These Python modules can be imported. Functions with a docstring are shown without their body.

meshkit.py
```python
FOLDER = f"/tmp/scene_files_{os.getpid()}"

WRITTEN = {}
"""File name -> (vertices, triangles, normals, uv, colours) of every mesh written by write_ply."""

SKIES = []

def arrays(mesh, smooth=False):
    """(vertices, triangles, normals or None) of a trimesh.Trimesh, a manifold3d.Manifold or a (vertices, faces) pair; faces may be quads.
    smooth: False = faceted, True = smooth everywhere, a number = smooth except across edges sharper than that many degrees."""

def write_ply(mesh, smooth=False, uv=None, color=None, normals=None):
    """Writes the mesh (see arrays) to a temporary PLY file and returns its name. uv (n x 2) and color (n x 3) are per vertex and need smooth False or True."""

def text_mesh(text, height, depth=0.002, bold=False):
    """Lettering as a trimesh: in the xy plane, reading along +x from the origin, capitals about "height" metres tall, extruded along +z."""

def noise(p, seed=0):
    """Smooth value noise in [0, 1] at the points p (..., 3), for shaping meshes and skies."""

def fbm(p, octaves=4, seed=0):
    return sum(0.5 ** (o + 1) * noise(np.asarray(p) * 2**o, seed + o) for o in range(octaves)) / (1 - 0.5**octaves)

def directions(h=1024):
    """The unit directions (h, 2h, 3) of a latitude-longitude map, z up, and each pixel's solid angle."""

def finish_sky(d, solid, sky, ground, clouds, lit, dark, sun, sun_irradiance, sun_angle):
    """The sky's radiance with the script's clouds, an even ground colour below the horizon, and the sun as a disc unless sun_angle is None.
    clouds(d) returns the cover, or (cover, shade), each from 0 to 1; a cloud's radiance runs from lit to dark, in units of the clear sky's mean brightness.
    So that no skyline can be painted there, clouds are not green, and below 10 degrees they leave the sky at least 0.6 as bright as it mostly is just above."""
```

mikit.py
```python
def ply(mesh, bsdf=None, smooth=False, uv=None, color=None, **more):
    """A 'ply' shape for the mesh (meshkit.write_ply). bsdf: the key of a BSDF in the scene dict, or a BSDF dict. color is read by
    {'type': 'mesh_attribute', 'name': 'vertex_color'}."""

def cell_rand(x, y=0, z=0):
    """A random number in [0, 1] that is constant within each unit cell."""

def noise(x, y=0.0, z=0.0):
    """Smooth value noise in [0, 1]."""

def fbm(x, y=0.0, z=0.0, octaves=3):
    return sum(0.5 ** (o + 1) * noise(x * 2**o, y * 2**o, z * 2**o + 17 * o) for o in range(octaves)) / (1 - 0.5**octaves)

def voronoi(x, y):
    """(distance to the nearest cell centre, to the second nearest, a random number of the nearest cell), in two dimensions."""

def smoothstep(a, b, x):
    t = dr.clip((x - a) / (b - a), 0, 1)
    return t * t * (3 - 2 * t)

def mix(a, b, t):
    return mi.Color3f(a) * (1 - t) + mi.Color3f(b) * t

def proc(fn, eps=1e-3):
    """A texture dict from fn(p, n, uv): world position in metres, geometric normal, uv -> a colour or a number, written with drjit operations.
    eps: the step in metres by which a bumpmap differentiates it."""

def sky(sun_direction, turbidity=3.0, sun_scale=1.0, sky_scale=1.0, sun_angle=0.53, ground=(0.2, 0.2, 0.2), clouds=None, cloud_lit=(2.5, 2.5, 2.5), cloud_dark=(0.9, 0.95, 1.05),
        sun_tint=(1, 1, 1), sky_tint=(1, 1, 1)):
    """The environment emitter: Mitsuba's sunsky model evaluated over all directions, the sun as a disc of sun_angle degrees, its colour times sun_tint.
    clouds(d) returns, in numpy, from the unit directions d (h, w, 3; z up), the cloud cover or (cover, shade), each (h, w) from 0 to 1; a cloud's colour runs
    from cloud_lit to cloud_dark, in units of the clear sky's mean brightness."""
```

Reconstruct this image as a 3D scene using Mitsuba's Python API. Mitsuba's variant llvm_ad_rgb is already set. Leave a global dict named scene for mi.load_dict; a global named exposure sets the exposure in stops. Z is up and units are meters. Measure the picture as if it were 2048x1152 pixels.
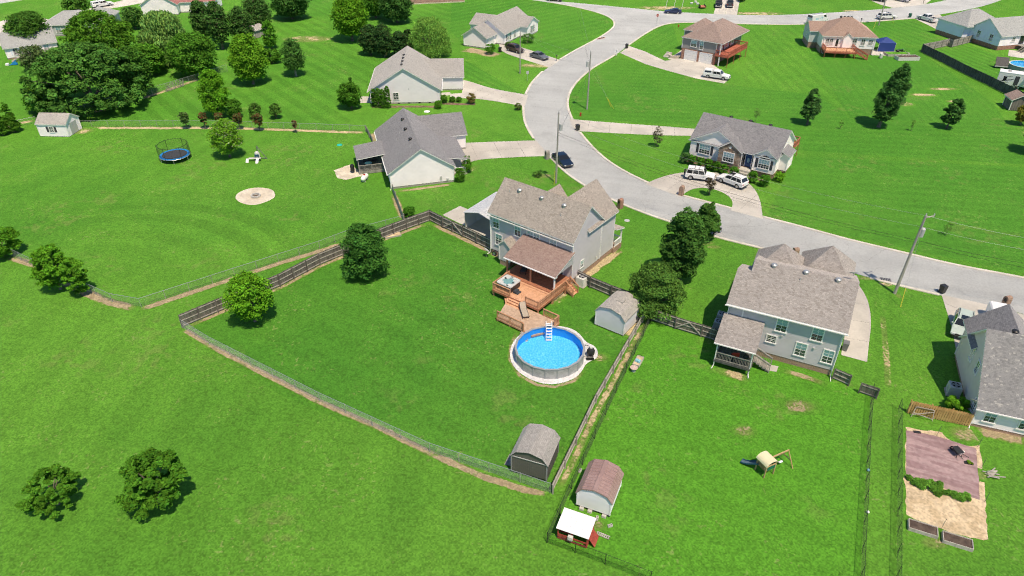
import math, random
import numpy as np, trimesh, shapely, mitsuba as mi, drjit as dr, mikit
import shapely.geometry as sg
from shapely.ops import unary_union
from meshkit import noise as vnoise, text_mesh
from mikit import noise, fbm, smoothstep, mix, cell_rand, voronoi

T = mi.ScalarTransform4f
scene, labels = {}, {}
# ---------------------------------------------------------------- camera, daylight, exposure
PITCH = math.radians(34.0)
CAM_Z = 47.0
scene['camera'] = {'type': 'perspective', 'fov': 2 * math.degrees(math.atan(1024 / 1400.0)), 'fov_axis': 'x', 'near_clip': 0.5, 'far_clip': 5000.0,
                   'to_world': T().look_at(origin=[0, 0, CAM_Z], target=[0, 10 * math.cos(PITCH), CAM_Z - 10 * math.sin(PITCH)], up=[0, 0, 1])}
scene['sky'] = mikit.sky((0.21, -0.43, 1.0), turbidity=3.0)
exposure = 1.62

# ---------------------------------------------------------------- names, things, parts
def num(name):
    if name not in scene and name not in labels: return name
    k = 1
    while '%s_%03d' % (name, k) in scene or '%s_%03d' % (name, k) in labels: k += 1
    return '%s_%03d' % (name, k)
_last = {}
def numf(name):
    k = _last.get(name, -1) + 1
    _last[name] = k
    return name if k == 0 else '%s_%03d' % (name, k)
def thing(name, label, cat, group=None):
    key = numf(name)
    labels[key] = {'label': label, 'category': cat}
    if group: labels[key]['group'] = group
    return key
def shape(m, bsdf, fr=None, smooth=False, **kw):
    if isinstance(m, B):
        v, f, uv = m.arrays()
        if fr is not None: v = v @ fr[:3, :3].T + fr[:3, 3]
        return mikit.ply((v, f), bsdf, smooth=smooth, uv=uv if m.has_uv and smooth in (True, False) else None, **kw)
    if fr is not None:
        m = m.copy(); m.apply_transform(fr)
    return mikit.ply(m, bsdf, smooth=smooth, **kw)
def part(parent, name, m, bsdf, fr=None, smooth=False, label=None, kind=None, **kw):
    if isinstance(m, B) and not m.v: return None
    key = numf(parent + '__' + name)
    scene[key] = shape(m, bsdf, fr, smooth, **kw)
    if label or kind:
        labels[key] = {}
        if label: labels[key]['label'] = label
        if kind: labels[key]['kind'] = kind
    return key
def single(name, m, bsdf, label, cat, group=None, fr=None, smooth=False, **kw):
    key = thing(name, label, cat, group)
    scene[key] = shape(m, bsdf, fr, smooth, **kw)
    return key
def struct(name, m, bsdf, label=None, kind='structure', fr=None, smooth=False, **kw):
    key = numf(name)
    scene[key] = shape(m, bsdf, fr, smooth, **kw)
    labels[key] = {'kind': kind}
    if label: labels[key]['label'] = label
    return key
def frame(x, y, ang=0.0, z=0.0):
    a = math.radians(ang); c, s = math.cos(a), math.sin(a)
    return np.array([[c, -s, 0, x], [s, c, 0, y], [0, 0, 1, z], [0, 0, 0, 1.0]])
def mul(fr, x, y, ang=0.0, z=0.0): return fr @ frame(x, y, ang, z)

class B:
    """collects vertices and triangles (with uv in metres) of one mesh"""
    def __init__(s): s.v, s.f, s.uv, s.n, s.has_uv = [], [], [], 0, False
    def add(s, v, f, uv=None):
        v = np.asarray(v, float); s.v.append(v); s.f.append(np.asarray(f, int) + s.n); s.n += len(v)
        if uv is not None: s.has_uv = True
        s.uv.append(np.zeros((len(v), 2)) if uv is None else np.asarray(uv, float)); return s
    def arrays(s):
        return np.vstack(s.v), np.vstack(s.f), np.vstack(s.uv)
    def box(s, x0, x1, y0, y1, z0, z1, M=None, c=0.0):
        if c:
            v = []
            for x, y, z in [(a, b, d) for a in (0, 1) for b in (0, 1) for d in (0, 1)]:
                X, Y, Z = (x0, x1)[x], (y0, y1)[y], (z0, z1)[z]; dx, dy, dz = c * (1 - 2 * x), c * (1 - 2 * y), c * (1 - 2 * z)
                v += [(X + dx, Y + dy, Z), (X + dx, Y, Z + dz), (X, Y + dy, Z + dz)]
            h = trimesh.Trimesh(v).convex_hull; v, f = h.vertices, h.faces
        else:
            v = np.array([(x, y, z) for x in (x0, x1) for y in (y0, y1) for z in (z0, z1)], float)
            f = [[0, 1, 3], [0, 3, 2], [4, 6, 7], [4, 7, 5], [0, 4, 5], [0, 5, 1], [2, 3, 7], [2, 7, 6], [0, 2, 6], [0, 6, 4], [1, 5, 7], [1, 7, 3]]
        if M is not None: v = v @ M[:3, :3].T + M[:3, 3]
        return s.add(v, f)
    def beam(s, p, q, w, h, up=(0, 0, 1)):
        p, q = np.array(p, float), np.array(q, float); d = q - p; L = np.linalg.norm(d); d /= L
        a = np.cross(d, up); a /= np.linalg.norm(a) + 1e-12; b = np.cross(a, d)
        M = np.eye(4); M[:3, 0], M[:3, 1], M[:3, 2], M[:3, 3] = d, a, b, p
        return s.box(0, L, -w / 2, w / 2, -h / 2, h / 2, M)
    def tube(s, pts, r, n=6, cap=True):
        p = np.asarray(pts, float); r = np.broadcast_to(r, (len(p),)); t = np.gradient(p, axis=0); t /= np.linalg.norm(t, axis=1, keepdims=True) + 1e-12
        a = np.cross(t, np.where(np.abs(t[:, 2:]) < 0.9, [0, 0, 1.0], [1.0, 0, 0])); a /= np.linalg.norm(a, axis=1, keepdims=True) + 1e-12
        b = np.cross(t, a); g = np.arange(n) * 2 * np.pi / n
        v = (p[:, None] + r[:, None, None] * (np.cos(g)[None, :, None] * a[:, None] + np.sin(g)[None, :, None] * b[:, None])).reshape(-1, 3)
        f = []
        for i in range(len(p) - 1):
            for j in range(n):
                k = (j + 1) % n; q = [i * n + j, i * n + k, (i + 1) * n + k, (i + 1) * n + j]; f += [[q[0], q[2], q[1]], [q[0], q[3], q[2]]]
        if cap:
            f += [[0, j, j + 1] for j in range(1, n - 1)] + [[(len(p) - 1) * n, (len(p) - 1) * n + j + 1, (len(p) - 1) * n + j] for j in range(1, n - 1)]
        return s.add(v, f)
    def cyl(s, x, y, z0, z1, r, r1=None, n=12): return s.tube([(x, y, z0), (x, y, z1)], [r, r if r1 is None else r1], n)
    def lathe(s, prof, n=16, M=None):
        g = np.arange(n) * 2 * np.pi / n; prof = np.asarray(prof, float)
        v = np.stack([prof[:, None, 0] * np.cos(g), prof[:, None, 0] * np.sin(g), np.broadcast_to(prof[:, None, 1], (len(prof), n))], -1).reshape(-1, 3)
        f = []
        for i in range(len(prof) - 1):
            for j in range(n):
                k = (j + 1) % n; f += [[i * n + j, i * n + k, (i + 1) * n + k], [i * n + j, (i + 1) * n + k, (i + 1) * n + j]]
        if M is not None: v = v @ M[:3, :3].T + M[:3, 3]
        return s.add(v, f)
    def poly(s, pts, uv=None):
        return s.add(pts, [[0, i, i + 1] for i in range(1, len(pts) - 1)], uv)
    def prism(s, poly, z0, z1, M=None):
        """vertical extrusion of a 2-d polygon"""
        m = trimesh.creation.extrude_polygon(sg.Polygon(poly) if not isinstance(poly, sg.base.BaseGeometry) else poly, z1 - z0)
        v = np.array(m.vertices) + [0, 0, z0]
        if M is not None: v = v @ M[:3, :3].T + M[:3, 3]
        return s.add(v, m.faces)
    def side(s, prof, y0, y1, M=None):
        """profile in the xz plane extruded along y"""
        m = trimesh.creation.extrude_polygon(sg.Polygon(prof), y1 - y0)
        v = np.array(m.vertices)[:, [0, 2, 1]]; v[:, 1] = y0 + v[:, 1]; f = np.array(m.faces)[:, ::-1]
        if M is not None: v = v @ M[:3, :3].T + M[:3, 3]
        return s.add(v, f)
    def hull(s, pts, M=None):
        h = trimesh.Trimesh(np.asarray(pts, float), process=False).convex_hull; v = np.array(h.vertices)
        if M is not None: v = v @ M[:3, :3].T + M[:3, 3]
        return s.add(v, h.faces)
    def mesh(s, m, M=None):
        v = np.array(m.vertices)
        if M is not None: v = v @ M[:3, :3].T + M[:3, 3]
        return s.add(v, m.faces)

# ---------------------------------------------------------------- materials
def mat(key, d): scene[key] = {'type': 'twosided', 'bsdf': d} if d['type'] not in ('dielectric', 'thindielectric', 'principledthin', 'twosided') else d; return key
def pr(c, rough=0.6, **kw): return {'type': 'principled', 'base_color': c if isinstance(c, dict) else {'type': 'rgb', 'value': list(c)}, 'roughness': rough, **kw}
def bump(b, fn, scale, eps=0.01): return {'type': 'bumpmap', 'bsdf': b, 'tex': mikit.proc(fn, eps), 'scale': scale}

def grass_col(p, n, uv):
    x, y = p.x, p.y
    big = fbm(x * 0.045 + 3.1, y * 0.045, 2.2, 3)
    mid = fbm(x * 0.33, y * 0.33 + 9, 5.0, 3)
    fine = noise(x * 3.1, y * 3.1, 1.0)
    tiny = noise(x * 8.5 + 0.3 * y, y * 8.5, 4.0)
    worn = uv.y > 3.5
    tint = dr.select(worn, 0.0, dr.floor(uv.y))
    st = dr.select(worn, 0.0, (uv.y - tint) * 1.25)
    w = dr.sin(uv.x * 2 * dr.pi)
    stripe = smoothstep(-0.35, 0.35, w) - 0.5
    c = mix((0.062, 0.200, 0.016), (0.096, 0.254, 0.023), smoothstep(0.2, 0.85, big * 0.75 + mid * 0.35))
    c = mix(c, (0.040, 0.148, 0.014), smoothstep(0.5, 0.8, fbm(x * 0.11 + 40, y * 0.11, 7, 3)) * 0.22)
    c = mix(c, (0.042, 0.178, 0.016), dr.select((tint > 0.5) & (tint < 1.5), 0.42, 0.0))
    c = mix(c, (0.105, 0.262, 0.026), dr.select((tint > 1.5) & (tint < 2.5), 0.3, 0.0))
    c = mix(c, (0.075, 0.270, 0.015), dr.select(tint > 2.5, 0.5, 0.0))
    dry = smoothstep(0.62, 0.8, fbm(x * 0.16 + 11, y * 0.16 + 70, 3, 2)) * smoothstep(0.45, 0.75, fbm(x * 1.3, y * 1.3, 8, 3))
    c = mix(c, (0.17, 0.22, 0.06), dry * 0.4)
    fleck = smoothstep(0.80, 0.93, noise(x * 4.2 + 5, y * 4.2, 9)) * smoothstep(0.45, 0.7, mid)
    c = mix(c, (0.26, 0.30, 0.11), fleck * 0.45)
    # thin, worn turf: soil shows through where the wear given by the strip is high
    w_ = dr.select(worn, dr.clip(uv.x, 0, 1), 0.0)
    k = smoothstep(0.42, 0.68, w_ * 0.95 + dr.select(w_ > 0.01, (fbm(x * 0.9 + 3, y * 0.9, 6, 3) - 0.5) * 0.9 + (noise(x * 6, y * 6, 2) - 0.5) * 0.35, 0.0))
    soil = mix(mix((0.30, 0.23, 0.145), (0.40, 0.32, 0.21), fbm(x * 1.7, y * 1.7, 4, 3)), mix((0.42, 0.33, 0.19), (0.52, 0.43, 0.27), mid), dr.select(uv.y > 4.5, 1.0, 0.0))
    thin = mix(c, (0.17, 0.20, 0.06), smoothstep(0.15, 0.5, w_) * 0.6)
    c = mix(thin, soil, k * 0.92)
    return c * (0.64 + 0.22 * fine + 0.56 * tiny) * (1 + stripe * st)
def grass_h(p, n, uv):
    return noise(p.x * 9, p.y * 9, 1) * 0.8 + noise(p.x * 4.1, p.y * 4.1, 3) * 0.6
mat('grass_mat', bump(pr(mikit.proc(grass_col), 0.85, specular=0.2), grass_h, 0.08, 0.03))

def blotch(a, b, s, fs=6.0, amt=0.25, stain=None):
    def fn(p, n, uv):
        t = fbm(p.x * s, p.y * s, p.z * s, 3)
        c = mix(a, b, smoothstep(0.3, 0.7, t))
        if stain is not None: c = mix(c, stain, smoothstep(0.55, 0.75, fbm(p.x * s * 0.37 + 9, p.y * s * 0.37, p.z * s, 3)) * 0.6)
        return c * (1 - amt / 2 + amt * noise(p.x * fs, p.y * fs, p.z * fs))
    return mikit.proc(fn)
def road_col(p, n, uv):
    x, y = p.x, p.y
    c = mix((0.350, 0.364, 0.360), (0.395, 0.410, 0.405), smoothstep(0.3, 0.7, fbm(x * 0.16, y * 0.16, 1, 3)))
    streak = fbm(uv.x * 0.9, uv.y * 0.05, 4, 3)
    c = c * (0.92 + 0.16 * streak)
    c = c * (1 - 0.07 * smoothstep(0.62, 0.75, fbm(x * 0.45 + 7, y * 0.45, 3, 3)))
    a, b2, w = voronoi(x * 0.11 + 0.9 * noise(x * 0.3, y * 0.3), y * 0.11)
    c = c * (1 - 0.22 * (1 - smoothstep(0.0, 0.012, b2 - a)) * smoothstep(0.45, 0.6, noise(x * 0.07, y * 0.07, 8)))
    seam = 1 - 0.2 * smoothstep(0.03, 0.012, dr.abs(uv.x / 3.8 - dr.floor(uv.x / 3.8 + 0.5)) * 3.8) * smoothstep(.3, .6, noise(uv.y * 0.12, 3))
    return c * seam * (0.92 + 0.16 * noise(x * 7, y * 7))
mat('road_mat', pr(mikit.proc(road_col), 0.85))
mat('concrete', pr(blotch((0.43, 0.41, 0.365), (0.51, 0.485, 0.435), 0.35, 7, 0.12, (0.38, 0.355, 0.32)), 0.85))
mat('joint', pr((0.20, 0.19, 0.165), 0.95))
mat('kerb_mat', pr(blotch((0.52, 0.49, 0.42), (0.60, 0.565, 0.49), 0.7, 5, 0.15), 0.85))
mat('dirt', pr(blotch((0.34, 0.26, 0.17), (0.44, 0.35, 0.23), 1.1, 5, 0.5, (0.24, 0.25, 0.10)), 0.95))
mat('straw', pr(blotch((0.50, 0.39, 0.24), (0.62, 0.50, 0.33), 1.6, 7, 0.45, (0.43, 0.34, 0.22)), 0.95))
mat('mulch', pr(blotch((0.11, 0.075, 0.05), (0.22, 0.15, 0.10), 2.5, 9, 0.5), 0.95))
mat('soil', pr(blotch((0.07, 0.05, 0.04), (0.12, 0.09, 0.07), 2.5, 9, 0.5), 0.95))
mat('sand', pr(blotch((0.52, 0.46, 0.36), (0.62, 0.56, 0.45), 0.9, 6, 0.2), 0.95))
mat('gravel', pr(blotch((0.56, 0.56, 0.57), (0.66, 0.66, 0.67), 0.9, 8, 0.35), 0.9))
def tarp_col(p, n, uv):
    w = fbm(p.x * 0.7 + p.y * 0.35, p.y * 2.6 + p.x * 1.0, 2, 3)
    return mix((0.27, 0.175, 0.18), (0.37, 0.26, 0.26), smoothstep(0.3, 0.7, w)) * (0.85 + 0.3 * noise(p.x * 5, p.y * 5))
mat('tarp', bump(pr(mikit.proc(tarp_col), 0.7), lambda p, n, uv: fbm(p.x * 0.9 + p.y * 0.4, p.y * 2.6 + p.x * 1.0, 2, 3), 0.12, 0.04))

def shingle(a, b, c, light=None):
    def fn(p, n, uv):
        row = dr.floor(uv.y / 0.15); u = uv.x / 0.24 + 0.5 * (row - 2 * dr.floor(row / 2)) + cell_rand(row, 3) * 0.6
        r = cell_rand(u, row, 1); r2 = cell_rand(u, row, 2)
        col = mix(mix(a, b, smoothstep(0.2, 0.6, r)), c, smoothstep(0.6, 1.0, r2) * 0.8)
        if light is not None: col = mix(col, light, smoothstep(0.86, 0.97, cell_rand(u * 1.2, row, 7)) * 0.8)
        v = uv.y / 0.15 - row
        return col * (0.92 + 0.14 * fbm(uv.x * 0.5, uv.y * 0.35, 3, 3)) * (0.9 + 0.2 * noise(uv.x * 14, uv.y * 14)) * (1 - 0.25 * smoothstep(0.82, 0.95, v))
    return pr(mikit.proc(fn), 0.9, specular=0.2)
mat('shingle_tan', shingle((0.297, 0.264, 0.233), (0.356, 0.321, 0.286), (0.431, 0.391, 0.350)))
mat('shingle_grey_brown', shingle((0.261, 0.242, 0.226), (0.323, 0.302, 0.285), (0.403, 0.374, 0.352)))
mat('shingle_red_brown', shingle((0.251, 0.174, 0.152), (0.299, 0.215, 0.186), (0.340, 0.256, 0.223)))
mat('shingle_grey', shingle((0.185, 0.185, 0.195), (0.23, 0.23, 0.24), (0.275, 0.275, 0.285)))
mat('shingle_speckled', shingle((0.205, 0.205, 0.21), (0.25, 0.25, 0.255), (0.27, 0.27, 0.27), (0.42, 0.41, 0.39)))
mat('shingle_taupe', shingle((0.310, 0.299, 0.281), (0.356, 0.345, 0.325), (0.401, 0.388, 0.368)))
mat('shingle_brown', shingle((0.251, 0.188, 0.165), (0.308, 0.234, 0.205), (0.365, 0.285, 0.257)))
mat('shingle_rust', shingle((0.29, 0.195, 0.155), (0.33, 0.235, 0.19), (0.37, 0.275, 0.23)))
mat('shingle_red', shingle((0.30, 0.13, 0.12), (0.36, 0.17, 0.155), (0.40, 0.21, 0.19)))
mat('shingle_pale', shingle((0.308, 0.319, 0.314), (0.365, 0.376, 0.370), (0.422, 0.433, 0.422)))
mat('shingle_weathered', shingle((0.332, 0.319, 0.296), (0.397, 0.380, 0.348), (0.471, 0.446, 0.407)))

def paint(c, dirt=0.1, rough=0.55): return pr(blotch(tuple(x * (1 - dirt) for x in c), c, 0.5, 3, 0.06), rough)
SID = {'siding_white': (0.88, 0.84, 0.87), 'siding_grey': (0.45, 0.455, 0.48), 'siding_light_grey': (0.53, 0.51, 0.55), 'siding_warm_grey': (0.74, 0.72, 0.75), 'siding_beige': (0.66, 0.60, 0.575), 'siding_dark_grey': (0.26, 0.25, 0.245),
       'shed_charcoal': (0.115, 0.112, 0.105), 'siding_blue_white': (0.76, 0.80, 0.92), 'siding_sage': (0.46, 0.51, 0.52), 'siding_cream': (0.88, 0.83, 0.82), 'shed_grey': (0.66, 0.67, 0.70), 'shed_white': (0.82, 0.83, 0.86)}
for k, c in SID.items(): mat(k, paint(c, 0.06))
mat('trim_white', paint((0.80, 0.79, 0.79), 0.05, 0.45))
mat('plain_white', pr((0.78, 0.78, 0.77), 0.4))
mat('soffit', pr((0.55, 0.56, 0.57), 0.6))
def brick(a, b, m):
    def fn(p, n, uv):
        row = dr.floor(p.z / 0.078); u = (p.x + p.y) / 0.21 + 0.5 * (row - 2 * dr.floor(row / 2)); k = cell_rand(u, row, 1)
        f = u - dr.floor(u); g = p.z / 0.078 - row
        j = smoothstep(0.02, 0.08, f) * smoothstep(0.05, 0.2, g)
        return mix(m, mix(a, b, k), j)
    return pr(mikit.proc(fn), 0.85)
mat('brick_red', brick((0.26, 0.11, 0.075), (0.36, 0.18, 0.125), (0.36, 0.32, 0.28)))
mat('brick_tan', brick((0.25, 0.155, 0.11), (0.35, 0.225, 0.165), (0.36, 0.31, 0.26)))
mat('block_grey', brick((0.28, 0.265, 0.24), (0.36, 0.34, 0.31), (0.25, 0.24, 0.22)))
STONES = [(0.34, 0.24, 0.18), (0.25, 0.17, 0.135), (0.42, 0.33, 0.26), (0.30, 0.25, 0.22)]
for i, c in enumerate(STONES): mat('stone_%d' % i, pr(blotch(tuple(0.8 * x for x in c), c, 4, 14, 0.3), 0.9))
mat('stone_mortar', pr((0.22, 0.19, 0.165), 0.95))
def wood(a, b, s=1.0, amt=0.3):
    def fn(p, n, uv):
        k = fbm(p.x * 5.1 * s, p.y * 5.1 * s, p.z * 0.6 * s, 3)
        return mix(a, b, smoothstep(0.25, 0.75, k)) * (1 - amt / 2 + amt * noise(p.x * 17 * s, p.y * 17 * s, p.z * 1.5))
    return pr(mikit.proc(fn), 0.8, specular=0.25)
mat('wood_grey_dark', wood((0.10, 0.09, 0.085), (0.19, 0.175, 0.16)))
mat('wood_grey', wood((0.24, 0.225, 0.205), (0.36, 0.34, 0.31)))
mat('wood_grey_light', wood((0.36, 0.335, 0.30), (0.47, 0.44, 0.40)))
mat('wood_charcoal', wood((0.055, 0.06, 0.06), (0.12, 0.125, 0.125)))
mat('wood_deck', wood((0.56, 0.30, 0.17), (0.68, 0.40, 0.245), 0.8, 0.25))
mat('wood_deck_dark', wood((0.32, 0.13, 0.075), (0.40, 0.18, 0.105), 0.8, 0.25))
mat('wood_deck_tan', wood((0.45, 0.32, 0.225), (0.55, 0.41, 0.30), 0.8, 0.2))
mat('wood_rail', wood((0.42, 0.21, 0.12), (0.54, 0.30, 0.18), 0.8, 0.25))
mat('wood_red_deck', wood((0.33, 0.09, 0.06), (0.43, 0.15, 0.10), 0.8, 0.25))
mat('wood_yellow', wood((0.44, 0.27, 0.10), (0.58, 0.39, 0.17), 0.9, 0.25))
mat('wood_post', wood((0.27, 0.255, 0.235), (0.40, 0.385, 0.36), 0.7, 0.25))
mat('wood_play', wood((0.42, 0.27, 0.13), (0.52, 0.36, 0.20), 0.9, 0.2))
mat('red_boards', wood((0.30, 0.05, 0.04), (0.40, 0.085, 0.06), 0.9, 0.25))
mat('galv', pr((0.50, 0.52, 0.53), 0.42, metallic=0.6))
mat('galv_wire', pr((0.42, 0.44, 0.44), 0.5, metallic=0.5))
mat('black_metal', pr((0.02, 0.02, 0.022), 0.45))
mat('black_wire', pr((0.018, 0.02, 0.02), 0.6))
mat('black_rubber', pr((0.018, 0.018, 0.018), 0.85))
mat('black_plastic', pr((0.028, 0.029, 0.031), 0.45))
mat('grey_plastic', pr((0.16, 0.165, 0.17), 0.5))
mat('dark_fabric', pr((0.045, 0.05, 0.06), 0.9))
mat('tan_fabric', pr((0.42, 0.36, 0.28), 0.9))
mat('metal_roof_grey', pr((0.50, 0.52, 0.54), 0.4))
mat('metal_roof_brown', pr(blotch((0.30, 0.20, 0.185), (0.35, 0.245, 0.23), 0.6, 4, 0.1), 0.42))
mat('white_metal', pr((0.80, 0.80, 0.79), 0.35))
mat('off_white', pr((0.60, 0.60, 0.57), 0.6))
mat('light_grey', pr((0.45, 0.46, 0.46), 0.5))
mat('mid_grey', pr((0.25, 0.255, 0.26), 0.5))
mat('chrome', pr((0.75, 0.76, 0.78), 0.15, metallic=1.0))
mat('tyre', pr((0.02, 0.02, 0.02), 0.85))
mat('rim_silver', pr((0.50, 0.51, 0.53), 0.3, metallic=0.8))
mat('car_glass', pr((0.015, 0.018, 0.022), 0.06, specular=0.8))
mat('dark_inside', pr((0.012, 0.012, 0.014), 0.9))
mat('room_dark', pr((0.05, 0.065, 0.08), 0.8))
mat('blind', pr((0.24, 0.42, 0.48), 0.6))  # blue-green: sky reflection of the panes painted in as blind colour
mat('pane_glass', {'type': 'thindielectric', 'int_ior': 1.5})
mat('head_lamp', pr((0.75, 0.77, 0.80), 0.12, clearcoat=0.6))
mat('tail_lamp', pr((0.40, 0.01, 0.01), 0.2))
def car_paint(k, c): return mat(k, pr(c, 0.32, clearcoat=1.0, clearcoat_gloss=0.95, specular=0.5))
car_paint('paint_white', (0.72, 0.73, 0.74)); car_paint('paint_navy', (0.008, 0.018, 0.075)); car_paint('paint_black', (0.012, 0.013, 0.015)); car_paint('paint_midnight', (0.006, 0.018, 0.045))
car_paint('paint_brown', (0.075, 0.05, 0.045)); car_paint('paint_slate', (0.12, 0.135, 0.16)); car_paint('paint_pale_green', (0.42, 0.50, 0.46)); car_paint('paint_silver', (0.42, 0.44, 0.46)); car_paint('paint_dark_grey', (0.05, 0.052, 0.058))
mat('blue_pad', pr((0.02, 0.24, 0.62), 0.5)); mat('blue_door', pr((0.008, 0.06, 0.20), 0.35)); mat('sky_blue', pr((0.25, 0.55, 0.68), 0.5)); mat('blue_tent', pr((0.02, 0.05, 0.22), 0.7)); mat('teal', pr((0.02, 0.42, 0.33), 0.5))
mat('red_paint', pr((0.42, 0.035, 0.025), 0.5)); mat('yellow_plastic', pr((0.62, 0.55, 0.06), 0.5)); mat('cream_plastic', pr((0.72, 0.67, 0.44), 0.5)); mat('green_plastic', pr((0.015, 0.14, 0.09), 0.5)); mat('dark_green_plastic', pr((0.01, 0.10, 0.06), 0.5))
mat('navy_plastic', pr((0.02, 0.075, 0.14), 0.35)); mat('slate_plastic', pr((0.10, 0.16, 0.20), 0.4)); mat('pink_stone', pr(blotch((0.50, 0.38, 0.32), (0.62, 0.48, 0.42), 5, 12, 0.4), 0.8))
mat('cinder', pr((0.46, 0.45, 0.42), 0.95)); mat('bark', pr(blotch((0.12, 0.095, 0.075), (0.21, 0.175, 0.145), 2.5, 12, 0.4), 0.95))
mat('pool_wall', pr(blotch((0.30, 0.31, 0.32), (0.40, 0.41, 0.42), 2.2, 9, 0.25), 0.5)); mat('pool_grey', pr((0.30, 0.32, 0.34), 0.45))
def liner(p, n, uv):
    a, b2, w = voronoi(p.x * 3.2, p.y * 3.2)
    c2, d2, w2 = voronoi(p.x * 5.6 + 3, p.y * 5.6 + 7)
    s = smoothstep(0.18, 0.02, b2 - a) * 0.7 + smoothstep(0.14, 0.02, d2 - c2) * 0.5  # bright web: water caustics and sparkle painted into the liner colour
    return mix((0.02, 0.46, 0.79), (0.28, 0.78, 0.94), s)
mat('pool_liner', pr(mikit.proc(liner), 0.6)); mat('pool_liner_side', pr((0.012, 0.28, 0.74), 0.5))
mat('water', {'type': 'thindielectric', 'int_ior': 1.33})
def tubtop(p, n, uv): return mix((0.45, 0.47, 0.46), (0.62, 0.64, 0.62), fbm(p.x * 6, p.y * 6, 1, 2))
mat('tub_shell', pr(mikit.proc(tubtop), 0.3)); mat('tub_water', pr((0.16, 0.33, 0.34), 0.08, specular=0.6)); mat('tub_side', pr((0.05, 0.035, 0.03), 0.6))
scene['leaf'] = {'type': 'principledthin', 'base_color': {'type': 'mesh_attribute', 'name': 'vertex_color'}, 'roughness': 0.55, 'diff_trans': 0.45, 'eta': 1.3}

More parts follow.
